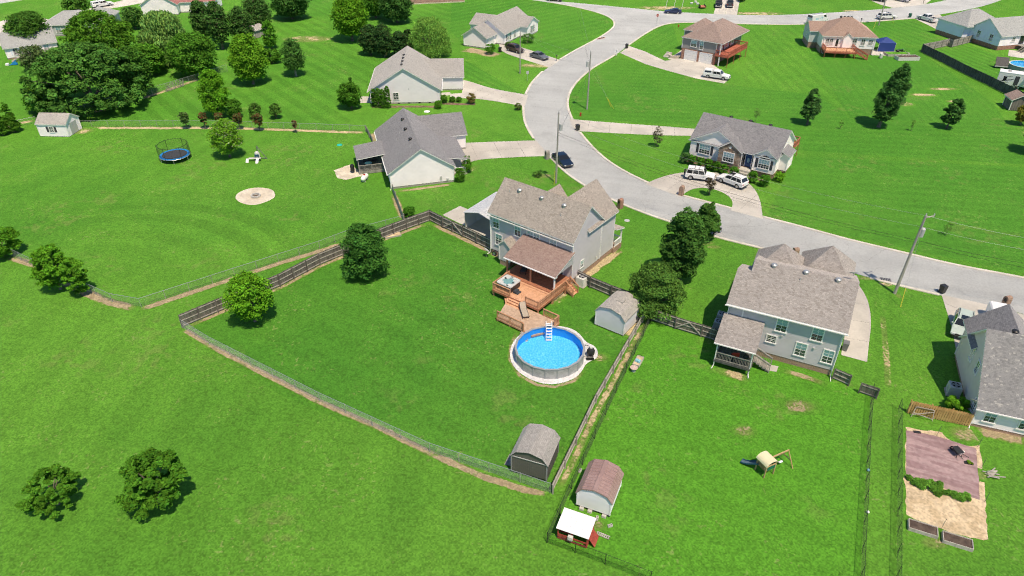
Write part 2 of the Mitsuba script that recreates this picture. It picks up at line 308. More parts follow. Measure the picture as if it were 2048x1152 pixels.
# ---------------------------------------------------------------- the setting: lawn, streets, drives, beds
def spline(pts, closed=False, it=2):
    p = np.array(pts, float)
    for _ in range(it):
        q = np.roll(p, -1, 0) if closed else p[1:]; a = p if closed else p[:-1]
        new = np.empty((2 * len(a), 2)); new[0::2], new[1::2] = 0.75 * a + 0.25 * q, 0.25 * a + 0.75 * q
        p = new if closed else np.vstack([p[:1], new, p[-1:]])
    return p
def rounded(pts, it=2, turn=48):
    """closed outline with its gentle bends smoothed and its corners kept"""
    p = np.array(pts, float); k = len(p); d = np.roll(p, -1, 0) - p; a = np.degrees(np.arctan2(d[:, 1], d[:, 0])); t = np.abs((a - np.roll(a, 1) + 180) % 360 - 180)
    fix = np.nonzero(t > turn)[0]
    if len(fix) < 2: return spline(p, True, it)
    return np.vstack([spline(p[np.arange(i, j + 1) % k], it=it)[:-1] for i, j in zip(fix, np.r_[fix[1:], fix[0] + k])])
def sheet(poly, z, uvf=None, edge=0.0, seed=0, step=0.35):
    if not isinstance(poly, sg.base.BaseGeometry): poly = sg.Polygon(poly)
    poly = poly.buffer(0); b = B()
    for g in getattr(poly, 'geoms', [poly]):
        if g.area < 0.02: continue
        if edge:
            rings = [g.exterior] + list(g.interiors); out = []
            for r in rings:
                p = np.array(shapely.segmentize(r, step).coords)[:-1]
                d = np.stack([vnoise(np.c_[p * 1.6, p[:, :1] * 0 + seed]), vnoise(np.c_[p * 1.6 + 50, p[:, :1] * 0 + seed])], 1) - 0.5
                d2 = np.stack([vnoise(np.c_[p * 0.4, p[:, :1] * 0 + seed]), vnoise(np.c_[p * 0.4 + 50, p[:, :1] * 0 + seed])], 1) - 0.5
                out.append(p + d * 2 * edge + d2 * 2 * edge)
            g = sg.Polygon(out[0], out[1:]).buffer(0)
        for h in getattr(g, 'geoms', [g]):
            if h.area < 0.01: continue
            v, f = trimesh.creation.triangulate_polygon(h, engine='earcut')
            v3 = np.c_[v, np.full(len(v), z)]
            n = np.cross(v3[f[:, 1]] - v3[f[:, 0]], v3[f[:, 2]] - v3[f[:, 0]])[:, 2]; f = np.where((n < 0)[:, None], f[:, ::-1], f)
            b.add(v3, f, uvf(v) if uvf else None)
    return b
def stripes(a, b, width, amt, tint=0):
    """uv for mown stripes that run from a to b"""
    d = np.array(b, float) - a; d /= np.linalg.norm(d); n = np.array([-d[1], d[0]])
    return lambda v: np.c_[(v @ n) / width, np.full(len(v), tint + amt * 0.8)]

g = B(); g.add([(-2500, -400, 0), (2500, -400, 0), (2500, 3000, 0), (-2500, 3000, 0)], [[0, 1, 2], [0, 2, 3]], [(0, 0)] * 4)
struct('ground', g, 'grass_mat')
def lawn(pts, a, b, w, amt, tint=0, z=0.004, edge=0.0):
    struct('lawn', sheet(pts, z, stripes(np.array(a), np.array(b), w, amt, tint), edge), 'grass_mat')
# yards mown in stripes
lawn([(-81.72,126.2),(-66.96,149.51),(-66.44,160.42),(-64.42,202.77),(-57.54,221.36),(-46.9,247.16),(-19.09,239.27),(-16.41,191.82),(-30.65,164.35),(-29.35,139.77),(-30.6,127.78),(-27.32,124.14)], (-54.43,166.38), (-27.6,132.42), 3.4, 0.16)
lawn([(-19.09,239.27),(11.54,224.75),(26.91,206.26),(27.32,194.46),(15.32,173.6),(8.86,165.16),(4.41,174.93),(2.66,181.85),(-11.5,174.93),(-16.41,191.82)], (-16.41,191.82), (11.1,214.84), 3.2, 0.14, 1)
lawn([(-10.91,164.35),(2.64,139.77),(2.08,135.29),(-3.44,139.16),(-9.99,147.81)], (-9.56,160.42), (1.65,142.9), 1.8, 0.16, 1)
lawn([(28.14,174.04),(41.2,197.16),(43.5,197.16),(41.11,174.93),(35.74,162.37),(31.4,167.62)], (28.57,172.73), (40.5,191.82), 2.4, 0.10, 1)
lawn([(11.99,142.9),(24.55,167.62),(34.13,156.64),(40.35,149.51),(49.67,144.51),(62.55,139.77),(63.21,126.2),(74.5,124.4),(91.71,126.98),(93.48,120.67),(84.11,105.4),(48.01,111.55),(32.64,123.13),(11.74,125.68)], (12.89,128.31), (53.24,124.4), 2.2, 0.09, 1)
lawn([(63.75,194.46),(79.42,197.16),(72.49,177.19),(63.52,126.98),(61.99,138.25),(48.47,147.81),(60.19,181.85)], (63,191.82), (62.58,126.98), 2.5, 0.12)
lawn([(95.24,199.37),(111.77,202.77),(107.19,174.93),(99.85,174.93),(97.5,181.85)], (97.04,197.16), (102.3,174.93), 2.6, 0.18, 1)
lawn([(99.36,171.43),(112.67,184.26),(114.5,168.45),(107.85,153.01),(102.05,149.51)], (101.2,172.73), (105.66,153.01), 2.0, 0.20, 1)
lawn([(70.94,172.73),(99.85,174.93),(97.9,168.45),(95.03,135.29),(91.89,125.68),(74.75,124.91),(63.42,126.72)], (70.64,168.45), (63.52,126.98), 1.6, 0.08, 1)
lawn([(-83.65,114.84),(-79.88,122.63),(-56.12,122.63),(-26.44,120.19),(-25.12,118.75),(-19.24,96.23),(-16.22,87.92),(-22.86,83.88),(-43.56,67.17),(-64.31,77.55)], (-64.42,81.15), (-48.04,123.13), 3.6, 0.05)
lawn([(-83.73,228.23),(-74.45,239.27),(-49.48,243.16),(-42.37,224.75),(-42.89,191.82),(-63.36,214.84)], (-77.58,228.23), (-49.5,191.82), 2.4, 0.20, 1)
lawn([(37.61,78.55),(41.51,71.99),(45.43,67.17),(38.49,53.15),(36.23,53.15),(41.49,66.16)], (43.09,67.17), (37.48,53.15), 1.5, 0.08)
lawn([(15.9,69.25),(25.85,78.55),(30.72,77.3),(26.63,71.43),(23.39,63.25),(15.96,65.96)], (17.55,65.17), (27.83,76.07), 1.5, 0.06)
lawn([(35.49,86.74),(47.17,109.02),(83.51,104.42),(64.1,72.78),(51.97,78.55),(42.26,84.16)], (40.4,86.74), (68.71,82.5), 2.2, 0.08, 1)
lawn([(-140.46,199.93),(-144.68,214.84),(-137.96,210.48),(-133.97,221.36),(-131.7,231.81),(-159.79,231.81)], (-149.5,214.84), (-134.53,228.23), 2.2, 0.10)
lawn([(-66.2,71.43),(-64.08,76.07),(-42.9,64.39),(-36.43,61.22),(-22.71,50.95),(-7.24,42.9),(2.94,38.26),(2.02,29.34),(-44.25,29.34)], (-37.22,33.5), (-36.83,57.91), 5.5, 0.07, 2)
lawn([(-36.42,61.76),(-24.07,74.16),(-11.77,85.87),(-2.53,77.92),(6.86,68.2),(14.96,63.25),(3.18,39.04),(-7.32,43.66),(-18.63,50.24)], (-29.46,63.25), (-1.07,43.78), 4.0, 0.06, 1)
lawn([(15.6,63.06),(21.87,59.28),(31.9,53),(35.12,51.02),(24.55,28.2),(9.87,30.94),(2.81,34.22),(6.16,42.04),(10.22,51.24)], (10.1,43.78), (23.86,38.26), 3.0, 0.06, 3)
# curved mowing passes in the large yard
c0 = np.array((-52.34,67.17)); b = B(); rr = np.linspace(9, 31, 17); th = np.linspace(0.0, 2.0, 40)
v, uv = [], []
for r in rr:
    for t in th: v.append((c0[0] + r * math.cos(t) * 1.15, c0[1] + r * math.sin(t), 0.008)); uv.append((r / 4.4 + .5 * vnoise(np.array([[t * 1.2, r * .25, 1.0]]))[0], 0.15 * math.sin(math.pi * (r - 9) / 22) * math.sin(math.pi * t / 2.0)))
f = []
for i in range(16):
    for j in range(39): k = i * 40 + j; f += [[k, k + 40, k + 41], [k, k + 41, k + 1]]
yard = sg.Polygon([(-83.65,114.84),(-79.88,122.63),(-56.12,122.63),(-26.44,120.19),(-25.12,118.75),(-19.24,96.23),(-16.22,87.92),(-22.86,83.88),(-43.56,67.17),(-64.31,77.55)])
cx = np.array(v)[f].mean(1)[:, :2]; ok = [yard.contains(sg.Point(p)) for p in cx]
b.add(v, np.array(f)[ok], uv); struct('lawn', b, 'grass_mat')

# street edges
W1 = [(2.48,230.37),(11.54,224.75),(18.68,218.71),(24.65,211.71),(27.76,205.09),(28.19,199.37),(26.93,193.4),(22.51,184.26),(15.22,172.29),(10.54,163.95),(6.76,155.54)]
W2 = [(6.76,155.54),(4.15,147.81),(2.64,139.77),(2.04,132.14),(2.24,125.68),(2.81,121.16),(3.86,116.43),(5.21,112.41),(6.67,107.39),(8.42,102.51),(10.84,98.14),(12.85,95.22),(15.79,91.78),(19.58,88.07),(23.28,85.29),(26.72,82.23),(33.94,78.3),(39.01,75.23),(43.11,72.44),(46.79,70.11),(50.59,68.1),(54.46,66.56),(57.93,64.58),(61.02,62.31)]
E1 = [(72.73,197.44),(61.82,198.26),(50.07,199.93),(43.92,199.37),(39.66,196.07),(33.89,186.72),(28.45,176.28),(25.93,171),(23.06,165.97),(19.04,159.65),(16.57,154.81),(14,148.83),(12.08,142.58),(11.07,136.76),(10.83,131.58),(11.44,125.42),(12.05,120.19),(12.94,115.97),(14.08,111.55),(15.69,106.98),(17.99,102.7),(21.25,98.32),(25.46,94.38),(31.84,90.21),(35.37,87.77),(39.76,84.86),(41.96,83.32),(45.26,81.02),(51.5,77.42),(55.92,74.75),(62.81,71.87),(66.54,69.9)]
TOPU = [(-3.82,236.99),(8.62,228.23),(19.11,224.41),(32.03,218.71),(44.48,212.95),(57.65,209.87),(64.05,208.65),(76.19,208.35),(90.72,211.09),(107.44,215.48),(123.64,221.7),(133.76,228.23),(149.34,237.74)]
TOPL = [(72.73,197.44),(79.34,197.71),(96.43,199.93),(112.6,204.5),(122,209.26),(129.38,212.95),(139.9,219.37),(149.98,227.53),(162.11,237.74)]
W = np.vstack([W1, W2[1:]])
street = sg.Polygon(np.vstack([spline(W), spline(E1)[::-1], spline(TOPL), spline(TOPU)[::-1]])).buffer(0)
axis = spline(W)
def along_uv(v):
    d = np.array([1.0, -0.28]); d /= np.linalg.norm(d)
    return np.c_[v @ np.array([-d[1], d[0]]), v @ d]
struct('street', sheet(street, 0.014, along_uv), 'road_mat')
side = sg.Polygon([(-142.81,190.78),(-141.14,201.06),(-139.35,207.45),(-136.92,208.65),(-128.29,202.77),(-123.67,218.71),(-120.03,226.83),(-115.84,238.5),(-103.04,238.5),(-112.84,222.71),(-119.57,214.84),(-125.82,208.65),(-125.23,197.16),(-123.28,184.26),(-128.48,168.45)])
struct('street', sheet(sg.Polygon([(-161.59,220.03),(-154.68,223.38),(-149.19,229.65),(-146.25,238.5),(-154.25,238.5),(-168.69,231.09)]).buffer(0.01), 0.014, along_uv), 'road_mat')
struct('driveway', sheet(side, 0.018), 'concrete')
# kerbs
def kerb(pts, w=0.42, h=0.11, off=0.0):
    p = spline(pts, it=2); ln = sg.LineString(p)
    poly = ln.buffer(w / 2, cap_style=2, join_style=1)
    b = B()
    for q in getattr(poly, 'geoms', [poly]): b.prism(q, 0.0, h)
    struct('kerb', b, 'kerb_mat')
kerb([(11.54,224.75),(18.68,218.71),(24.65,211.71),(27.76,205.09),(28.19,199.37),(26.93,193.4),(22.51,184.26),(15.22,172.29),(11.17,164.76)])
kerb([(6.76,155.54),(4.15,147.81),(2.75,140.39)])
kerb([(2.15,133.27),(2.24,125.68),(2.81,121.16),(3.78,116.66)])
kerb([(6.31,108.61),(8.42,102.51),(10.84,98.14),(12.85,95.22),(15.79,91.78),(19.58,88.07),(23.28,85.29),(26.72,82.23),(33.94,78.3),(39.01,75.23),(41.96,73.12)])
kerb([(43.92,71.87),(46.79,70.11),(50.52,68.2)])
kerb([(72.73,197.44),(61.82,198.26),(50.07,199.93),(43.92,199.37),(39.66,196.07),(33.89,186.72),(28.76,176.73)])
kerb([(24.88,169.29),(23.06,165.97),(19.04,159.65),(16.57,154.81),(14,148.83),(12.08,142.58),(11.07,136.76),(10.83,131.58),(11.28,125.68)])
kerb([(12.17,119.47),(12.94,115.97),(14.08,111.55),(15.69,106.98),(17.99,102.7),(21,98.67)])
kerb([(25.58,94.22),(31.69,90.21)])
kerb([(35.47,87.62),(39.76,84.86),(41.96,83.32),(45.26,81.02),(51.5,77.42),(55.92,74.75),(62.81,71.87),(66.54,69.9)])
kerb([(72.73,197.44),(79.34,197.71),(96.43,199.93),(112.6,204.5)])
# driveways and slabs
def drive(pts, z=0.02, smooth=True, m='concrete', name='driveway', edge=0.0):
    o = rounded(pts) if smooth else np.array(pts)
    if m != 'concrete' or name == 'path': struct(name, sheet(o, z, None, edge), m); return
    # poured slabs with open joints over a darker bed
    key = struct(name, sheet(o, z - .012), 'joint'); pg = sg.Polygon(o).buffer(0); c = np.array(pg.centroid.coords[0]); q = o - c; d = np.linalg.svd(q - q.mean(0))[2][0]; n = np.array([-d[1], d[0]])
    a, t = q @ d, q @ n; na, nt = max(1, int(round(np.ptp(a) / 3.6))), max(1, int(round(np.ptp(t) / 4.2)))
    for i in range(na):
        for j in range(nt):
            a0, a1 = a.min() + np.ptp(a) * i / na, a.min() + np.ptp(a) * (i + 1) / na; t0, t1 = t.min() + np.ptp(t) * j / nt, t.min() + np.ptp(t) * (j + 1) / nt; g = .022
            cell = sg.Polygon([c + d * x + n * y for x, y in ((a0 + g, t0 + g), (a1 - g, t0 + g), (a1 - g, t1 - g), (a0 + g, t1 - g))]).intersection(pg)
            for w in getattr(cell, 'geoms', [cell]):
                if w.geom_type == 'Polygon' and w.area > .05: part(key, 'slab', B().prism(w, z - .011, z), m)
drive([(-10.52,149.51),(-8.96,148.49),(-4.05,143.54),(3.25,139.77),(2.54,132.99),(-2.38,135.58),(-6.41,137.35),(-10.25,137.95),(-12.41,137.35),(-12.64,140.39),(-10.23,141.01)])
drive([(-8.58,114.61),(-2.09,115.29),(4.19,115.74),(6.33,109.02),(3,108.82),(-1.99,108.2),(-5.69,107.59),(-7.65,105.79),(-9.86,108.2)], m='concrete')
drive([(10.66,126.2),(19.01,124.14),(27.05,122.63),(33.31,121.16),(32.41,117.81),(24.51,118.28),(17.52,119.23),(11.33,120.19)], 0.02)
drive([(20.48,98.32),(22.48,100.11),(24.97,101.76),(27.7,102.7),(31.56,102.89),(35.1,101.21),(36.8,98.32),(36.84,93.72),(35.3,87.03),(31.46,89.59),(32.6,92.58),(32.02,95.22),(30.16,96.92),(27.88,96.92),(26.22,95.55),(25.14,93.89)], 0.022)
drive([(28.82,176.28),(32,171.43),(35.38,163.55),(38.24,165.16),(40.03,165.97),(45.69,161.19),(47.45,151.24),(44.9,147.14),(39.71,150.55),(34.13,156.64),(30.38,161.19),(25.82,170.14)], 0.02, False)
drive([(36.26,165.16),(39.04,169.29),(41.58,173.6),(41.77,171),(38,163.95)], 0.024, False)
drive([(39.92,74.28),(41.73,72.55),(41.95,69.79),(41.59,66.66),(40.23,62.78),(38.43,59.19),(36.85,55.94),(34.59,57.08),(36.43,60.68),(39.7,67.17),(40.67,71.43)], 0.022)
drive([(50.82,68.2),(54.46,66.56),(58.26,64.2),(55.5,58.76),(49.81,59.62),(47.12,57.91),(48.57,61.4)], 0.022, False)
drive([(-3.23,178.1),(-1.5,179.03),(4.36,172.73),(11.15,164.35),(8.56,158.51),(3.02,164.35),(-2.64,171)], 0.02)
drive([(57.65,209.87),(64.05,208.65),(73.08,237.74),(66.38,237.74)], 0.02, False)
drive([(110.04,229.65),(117.75,237.74),(136.58,237.74),(124.11,222.03),(112.41,217.41),(110.59,222.03)], 0.02, False)
drive([(112.6,204.5),(122,209.26),(118.93,194.46),(113.82,187.72),(112.78,190.78)], 0.022, False)
drive([(-30.7,138.86),(-28.48,138.86),(-27.84,135),(-30.21,135)], 0.02, False, name='patio')
drive([(-14.52,141.01),(-12.73,141.64),(-12.39,139.77),(-14.17,139.16)], 0.024, False, name='patio')
drive([(-28.37,103.27),(-26.3,105.4),(-24,102.51),(-23.3,101.21),(-26,99.75),(-27.39,100.47)], 0.024, False, 'sand', 'patio', 0.12)
drive([(-9.87,88.22),(-7.56,90.99),(-2.74,86.74),(-3.31,82.5),(-6.5,85.01)], 0.02, False)
drive([(86.81,173.6),(95.14,170.14),(92.62,166.79),(85.1,168.45)], 0.02, False, name='patio')
drive([(36.43,102.32),(37.44,101.95),(36.37,100.11),(35.43,100.66)], 0.026, False, name='path')
drive([(26.4,55.54),(27.44,55.23),(26.96,54.37),(26.01,54.6)], 0.03, False, name='patio')
drive([(120.33,172.73),(125.55,171),(121.44,164.35),(117.09,167.62)], 0.02, False, name='patio')
# round gravel pad of the pool, sand ring of the fire pit
struct('gravel_bed', sheet(spline([(-0.26,57.5),(0.11,59.45),(1.32,61.22),(2.83,62.13),(4.51,62.31),(6.53,61.76),(7.44,60.68),(7.97,59.19),(8.88,58.59),(9.13,57.41),(8.82,56.43),(7.67,55.78),(7.08,54.29),(6.08,53.15),(4.28,52.4),(2.55,52.7),(0.81,54.06),(-0.1,55.78)], True), 0.02), 'gravel')
struct('sand_circle', sheet(spline([(-41.25,94.05),(-41.15,95.55),(-39.91,96.92),(-38.06,97.1),(-36.34,96.41),(-35.46,94.88),(-35.23,93.56),(-36.22,92.1),(-37.54,91.15),(-39.22,91.62),(-40.6,92.74)], True), 0.014), 'sand')
# the vegetable plot: cloth, straw, bare rim
struct('bare_soil', sheet([(36.53,46.69),(39.35,45.92),(42.07,44.44),(40.29,40.37),(39.28,38.26),(38.63,37.26),(37.26,34.4),(35.91,34.49),(32.02,36.67),(33.71,40.92)], 0.008, None, 0.14, 3), 'straw')
struct('straw_bed', sheet([(33.73,40.48),(34.86,39.57),(38.28,38.11),(38.55,37.26),(36.82,34.31),(34.82,35.42),(32.07,36.76)], 0.014, None, 0.12, 5), 'straw')
struct('weed_cloth', sheet([(36.37,46.24),(38.67,45.49),(41.58,43.96),(38.7,38.26),(36.83,39.3),(33.84,40.81)], 0.020, None, 0.05, 1), 'tarp')
# worn turf along the fences and thin patches of grass: the soil shows through by wear
_wz = [0.0085]
def wear(pts, w, m=4, amt=.8):
    """a strip whose wear falls from its middle to its edges; m = 4 soil, 5 dry straw"""
    p = shapely.segmentize(sg.LineString(pts), 1.0); p = np.array(p.coords); t = np.gradient(p, axis=0); t /= np.linalg.norm(t, axis=1, keepdims=True); n = np.c_[-t[:, 1], t[:, 0]]; rows = [p + n * w * k for k in (-1, -.45, .45, 1)]; k = len(p)
    q = np.linspace(0, 1, k); e = np.clip(np.minimum(q, 1 - q) * k / 2.0, 0, 1) * amt
    v = np.c_[np.vstack(rows), np.full(4 * k, _wz[0])]; _wz[0] += .00004; u = np.r_[np.zeros(k), e, e, np.zeros(k)]; f = []
    for r in range(3):
        for j in range(k - 1): a = r * k + j; f += [[a, a + 1, a + k + 1], [a, a + k + 1, a + k]]
    b = B(); b.add(v, f, np.c_[u, np.full(4 * k, m + .25)])
    nn = np.cross(v[f[0][1]] - v[f[0][0]], v[f[0][2]] - v[f[0][0]])[2]
    if nn < 0: b.f[0] = b.f[0][:, ::-1]
    struct('worn_turf', b, 'grass_mat')
def bald(x, y, r, sx, m=4, amt=.85, rot=0.0):
    a = np.linspace(0, 2 * math.pi, 25)[:-1]; c, s_ = math.cos(rot), math.sin(rot); b = B(); v = [(x, y, _wz[0])]; uv = [(amt, m + .25)]
    for k, wv in ((.45, amt * .85), (1.0, 0.0)):
        for t in a: X, Y = r * sx * k * math.cos(t), r * k * math.sin(t); v.append((x + c * X - s_ * Y, y + s_ * X + c * Y, _wz[0])); uv.append((wv, m + .25))
    f = [[0, 1 + j, 1 + (j + 1) % 24] for j in range(24)] + [q for j in range(24) for q in ([1 + j, 25 + j, 25 + (j + 1) % 24], [1 + j, 25 + (j + 1) % 24, 1 + (j + 1) % 24])]
    _wz[0] += .00004; b.add(v, f, uv); struct('worn_turf', b, 'grass_mat')
wear([(-36.53,61.76),(-32.32,58.67),(-25.71,54.45),(-18.57,49.96),(-12.22,46.49),(-7.3,43.43),(-2.75,40.86),(1.09,39.3),(3.17,38.78)], .46, 4, .86)
wear([(-43.04,65.46),(-41.83,65.86),(-38.26,68.62),(-33.98,71.87),(-29.41,75.35),(-25.01,78.3),(-22.16,80.36)], .62, 4, .95)
wear([(-64.98,77.05),(-60.21,74.87),(-54.36,70.99),(-48.34,67.37),(-43.02,65.17)], .8, 4, .9)
wear([(-36.4,61.58),(-32.01,65.86),(-27.86,69.68),(-24.15,74.52),(-21.72,76.8),(-17.58,80.76),(-14.41,83.6),(-11.56,85.87)], .4, 4, .75)
wear([(-11.28,85.87),(-9.46,84.02),(-6.5,81.42),(-3.2,78.43),(-0.89,76.19)], .5, 4, .9)
wear([(-78.91,121.65),(-65.74,121.65),(-52.12,121.65),(-38.2,120.43),(-25.83,119.23)], .75, 5, .8)
wear([(-25.1,119.71),(-23.6,113.73)], .6, 4, .9); wear([(-17.81,95.22),(-16.45,90.67),(-15.15,86.74)], .7, 4, .95)
wear([(15.5,63.81),(12.96,58.76),(10.1,52.77),(7.45,47.4),(5.35,42.32),(3.68,38.88)], .42, 5, .58)
wear([(7.8,72.78),(6.32,70.88),(4.8,68.41),(3.56,66.96)], 1.9, 5, .95); wear([(14.4,64),(13.22,62.13),(11.93,60.32)], 1.0, 5, 1.0)
wear([(-92.69,121.16),(-90.81,124.14),(-88.44,125.68)], .9, 5, .8); wear([(-82.26,127.25),(-77.3,132.71),(-71.49,142.27),(-66.64,151.59)], .9, 5, .75)
wear([(-12.04,173.6),(-9.54,172.29),(-6.45,170.14),(-2.83,167.62)], 2.4, 4, .95); wear([(42.51,46.49),(44.72,45.67),(46.86,44.68)], 1.0, 4, 1.0); wear([(8.29,71.21),(10.38,73.93),(12.94,77.05),(14.46,78.81)], .7, 5, .95)
wear([(21.28,54.68),(22.61,53.91),(23.77,53)], .8, 5, .85); wear([(27.47,54.83),(30.03,53.37),(31.43,52.4)], .5, 4, .8); wear([(-3.2,78.55),(-0.9,76.31)], .7, 4, .9); wear([(-17.94,95.55),(-13.25,96.92),(-8.93,98.32)], .5, 4, .8)
wear([(42.45,65.17),(39.69,57.91),(36.85,50.95)], .5, 5, .36); wear([(0.66,61.4),(-0.11,58.76),(-0.21,56.27),(0.81,53.75),(2.54,52.4),(4.27,52.11),(6.22,53),(7.47,54.68)], .28, 4, .7)
def strip(pts, w, edge=0.12, seed=1, m='mulch', z=0.012): struct('mulch_bed', sheet(sg.LineString(pts).buffer(w / 2, cap_style=2), z, None, edge, seed), m)
strip([(-27.16,132.71),(-21.85,132.99),(-15.02,132.99),(-14.17,134.42),(-7.28,134.42)], 1.1, .15, 13); strip([(28.17,107.79),(30.61,105.79),(33.39,103.84),(35.74,102.14)], 1.0, .1, 15); strip([(37.07,101.21),(39.28,99.39)], 1.0, .1, 16)
for x, y, r, sx, m in ((*(5.45,160.03), 2.6, 2.2, 5), (*(-51.95,182.8), 4.5, 2.0, 5), (*(25.59,80.23), 1.1, 1.8, 5), (*(26.56,79.32), .7, 2, 5), (*(77.32,134.42), 1.7, 1.2, 5), (*(83.37,139.77), 1.4, 2.6, 5), (*(89.35,143.54), 1.2, 3.2, 5), (*(87.13,135.87), .9, 1.4, 5),
        (*(27.67,49.41), 1.3, 1.7, 4), (*(21.38,46.11), 1.0, 1.3, 4), (*(43.61,71.87), .8, 2.6, 5), (*(45.29,70.55), .6, 2.2, 5), (*(45.63,67.99), .7, .8, 5), (*(4.8,101.21), 1.3, 1.8, 5), (*(9.21,56.67), 1.0, 1.2, 5), (*(6.8,35.8), .7, 1.2, 4), (*(12.31,121.16), .6, 1, 4),
        (*(-78.16,120.19), 2.2, 1.8, 5), (*(41.32,45.74), 1.5, 1.2, 4), (*(32.9,34.13), .9, 1.7, 4), (*(45.14,217.41), 4, 3, 5), (*(69.7,210.48), 3, 4, 5), (*(-7.56,104.03), 2.0, 1.5, 5), (*(98.91,213.58), 2, 2.4, 5), (*(40.25,40.92), .8, 1.2, 5)):
    bald(x, y, r, sx, m, .60 if r > 3 else .66 if y > 105 else .5)

# ---------------------------------------------------------------- house builder
class House:
    """a building in its own frame: x along one side, y away from it"""
    def __init__(s, name, label, cat, x, y, ang, siding, roof, zf=0.5, base='block_grey', trim='trim_white'):
        s.k = thing(name, label, cat); s.fr = frame(x, y, ang); s.sid, s.rf, s.zf, s.base, s.trim = siding, roof, zf, base, trim
        s.fnd = B()
    def p(s, name, b, m, **kw): return part(s.k, name, b, m, s.fr, **kw)
    def wall(s, a, c, top, z0=None, m=None, course=0.2, lap=0.018, name='wall'):
        """lapped boards on the wall from a to c (outside on the right-hand side), its outline top = [(s, z), ...] from a to c"""
        a, c = np.array(a, float), np.array(c, float); L = np.linalg.norm(c - a); d = (c - a) / L; n = np.array([d[1], -d[0]])
        z0 = s.zf if z0 is None else z0
        pg = sg.Polygon([(0, z0)] + [(q * L if q <= 1.0001 else q, z) for q, z in top][::1] + [(L, z0)]) if top[0][0] < top[-1][0] else None
        b = B(); zt = max(z for _, z in top); z = z0
        while z < zt - 1e-6:
            st = pg.intersection(sg.box(-1, z, L + 1, min(z + course, zt)))
            for q in getattr(st, 'geoms', [st]):
                if q.geom_type != 'Polygon' or q.area < 1e-4: continue
                xy = np.array(q.exterior.coords)[:-1]
                if sg.LinearRing(xy).is_ccw is False: xy = xy[::-1]
                off = lap * (1 - (xy[:, 1] - z) / course)
                v = np.c_[a[0] + d[0] * xy[:, 0] + n[0] * off, a[1] + d[1] * xy[:, 0] + n[1] * off, xy[:, 1]]
                b.add(v, [[0, i, i + 1] for i in range(1, len(v) - 1)])
                lo = v[np.abs(xy[:, 1] - z) < 1e-6]
                if len(lo) >= 2 and lap:
                    i, j = lo[np.argmin(lo @ np.r_[d, 0])], lo[np.argmax(lo @ np.r_[d, 0])]; w = np.r_[n * lap, 0]
                    b.add([i, i - w, j - w, j], [[0, 1, 2], [0, 2, 3]])
            z += course
        s.p(name, b, m or s.sid)
    def body(s, x0, x1, y0, y1, ze, axis='', zr=0, skip='', m=None, z0=None, corners=True):
        """four walls; axis = the ridge's direction where gables close the ends"""
        z0 = s.zf if z0 is None else z0
        fl = [(0, ze), (1, ze)]; gb = [(0, ze), (0.5, zr), (1, ze)]
        for nm, a, c in (('S', (x0, y0), (x1, y0)), ('E', (x1, y0), (x1, y1)), ('N', (x1, y1), (x0, y1)), ('W', (x0, y1), (x0, y0))):
            if nm in skip: continue
            s.wall(a, c, gb if (axis == 'x' and nm in 'EW') or (axis == 'y' and nm in 'NS') else fl, z0, m)
        if z0 <= s.zf + 0.01 and s.zf > 0: s.fnd.box(x0 + 0.03, x1 - 0.03, y0 + 0.03, y1 - 0.03, 0, s.zf + 0.01)
        if corners:
            for x, y in ((x0, y0), (x1, y0), (x1, y1), (x0, y1)):
                b = B(); b.box(x - 0.07 if x == x0 else x - 0.06, x + 0.06 if x == x0 else x + 0.07, y - 0.07 if y == y0 else y - 0.06, y + 0.06 if y == y0 else y + 0.07, z0, ze - 0.02); s.p('corner_trim', b, s.trim)
    def roof(s, faces, m=None, th=0.035, fascia=0.17, trim=True):
        b, t = B(), B()
        for fc in faces:
            p = np.array(fc, float); n = np.cross(p[1] - p[0], p[2] - p[0]); n /= np.linalg.norm(n)
            if n[2] < 0: p = p[::-1]; n = -n
            u = np.cross([0, 0, 1.0], n); u = u / np.linalg.norm(u) if np.linalg.norm(u) > 1e-6 else np.array([1.0, 0, 0]); w = np.cross(n, u)
            uv = np.c_[p @ u, p @ w]; k = len(p)
            for bb, o0, o1 in ((b, 0.0, th), (t, th + 0.002, fascia)):
                v = np.vstack([p - [0, 0, o0], p - [0, 0, o1]])
                f = [[0, i, i + 1] for i in range(1, k - 1)] + [[k, k + i + 1, k + i] for i in range(1, k - 1)]
                for i in range(k): j = (i + 1) % k; f += [[i, k + i, k + j], [i, k + j, j]]
                bb.add(v, f, np.vstack([uv, uv]) if bb is b else None)
        key = s.p('roof', b, m or s.rf)
        if trim: part(key, 'fascia', t, s.trim, s.fr)
        return key
    def gable(s, x0, x1, y0, y1, ze, zr, axis='x', ov=0.35, og=0.25, m=None, ends=(1, 1)):
        """two slopes over the walls x0..x1, y0..y1"""
        if axis == 'x':
            h = (y1 - y0) / 2; k = (zr - ze) / h; ym = (y0 + y1) / 2; a, c = x0 - og * ends[0], x1 + og * ends[1]
            F = [[(a, y0 - ov, ze - k * ov), (c, y0 - ov, ze - k * ov), (c, ym, zr), (a, ym, zr)], [(c, y1 + ov, ze - k * ov), (a, y1 + ov, ze - k * ov), (a, ym, zr), (c, ym, zr)]]
        else:
            h = (x1 - x0) / 2; k = (zr - ze) / h; xm = (x0 + x1) / 2; a, c = y0 - og * ends[0], y1 + og * ends[1]
            F = [[(x0 - ov, c, ze - k * ov), (x0 - ov, a, ze - k * ov), (xm, a, zr), (xm, c, zr)], [(x1 + ov, a, ze - k * ov), (x1 + ov, c, ze - k * ov), (xm, c, zr), (xm, a, zr)]]
        F = [[tuple(np.array(q) + [0, 0, 0.17]) for q in fc] for fc in F]
        return s.roof(F, m)
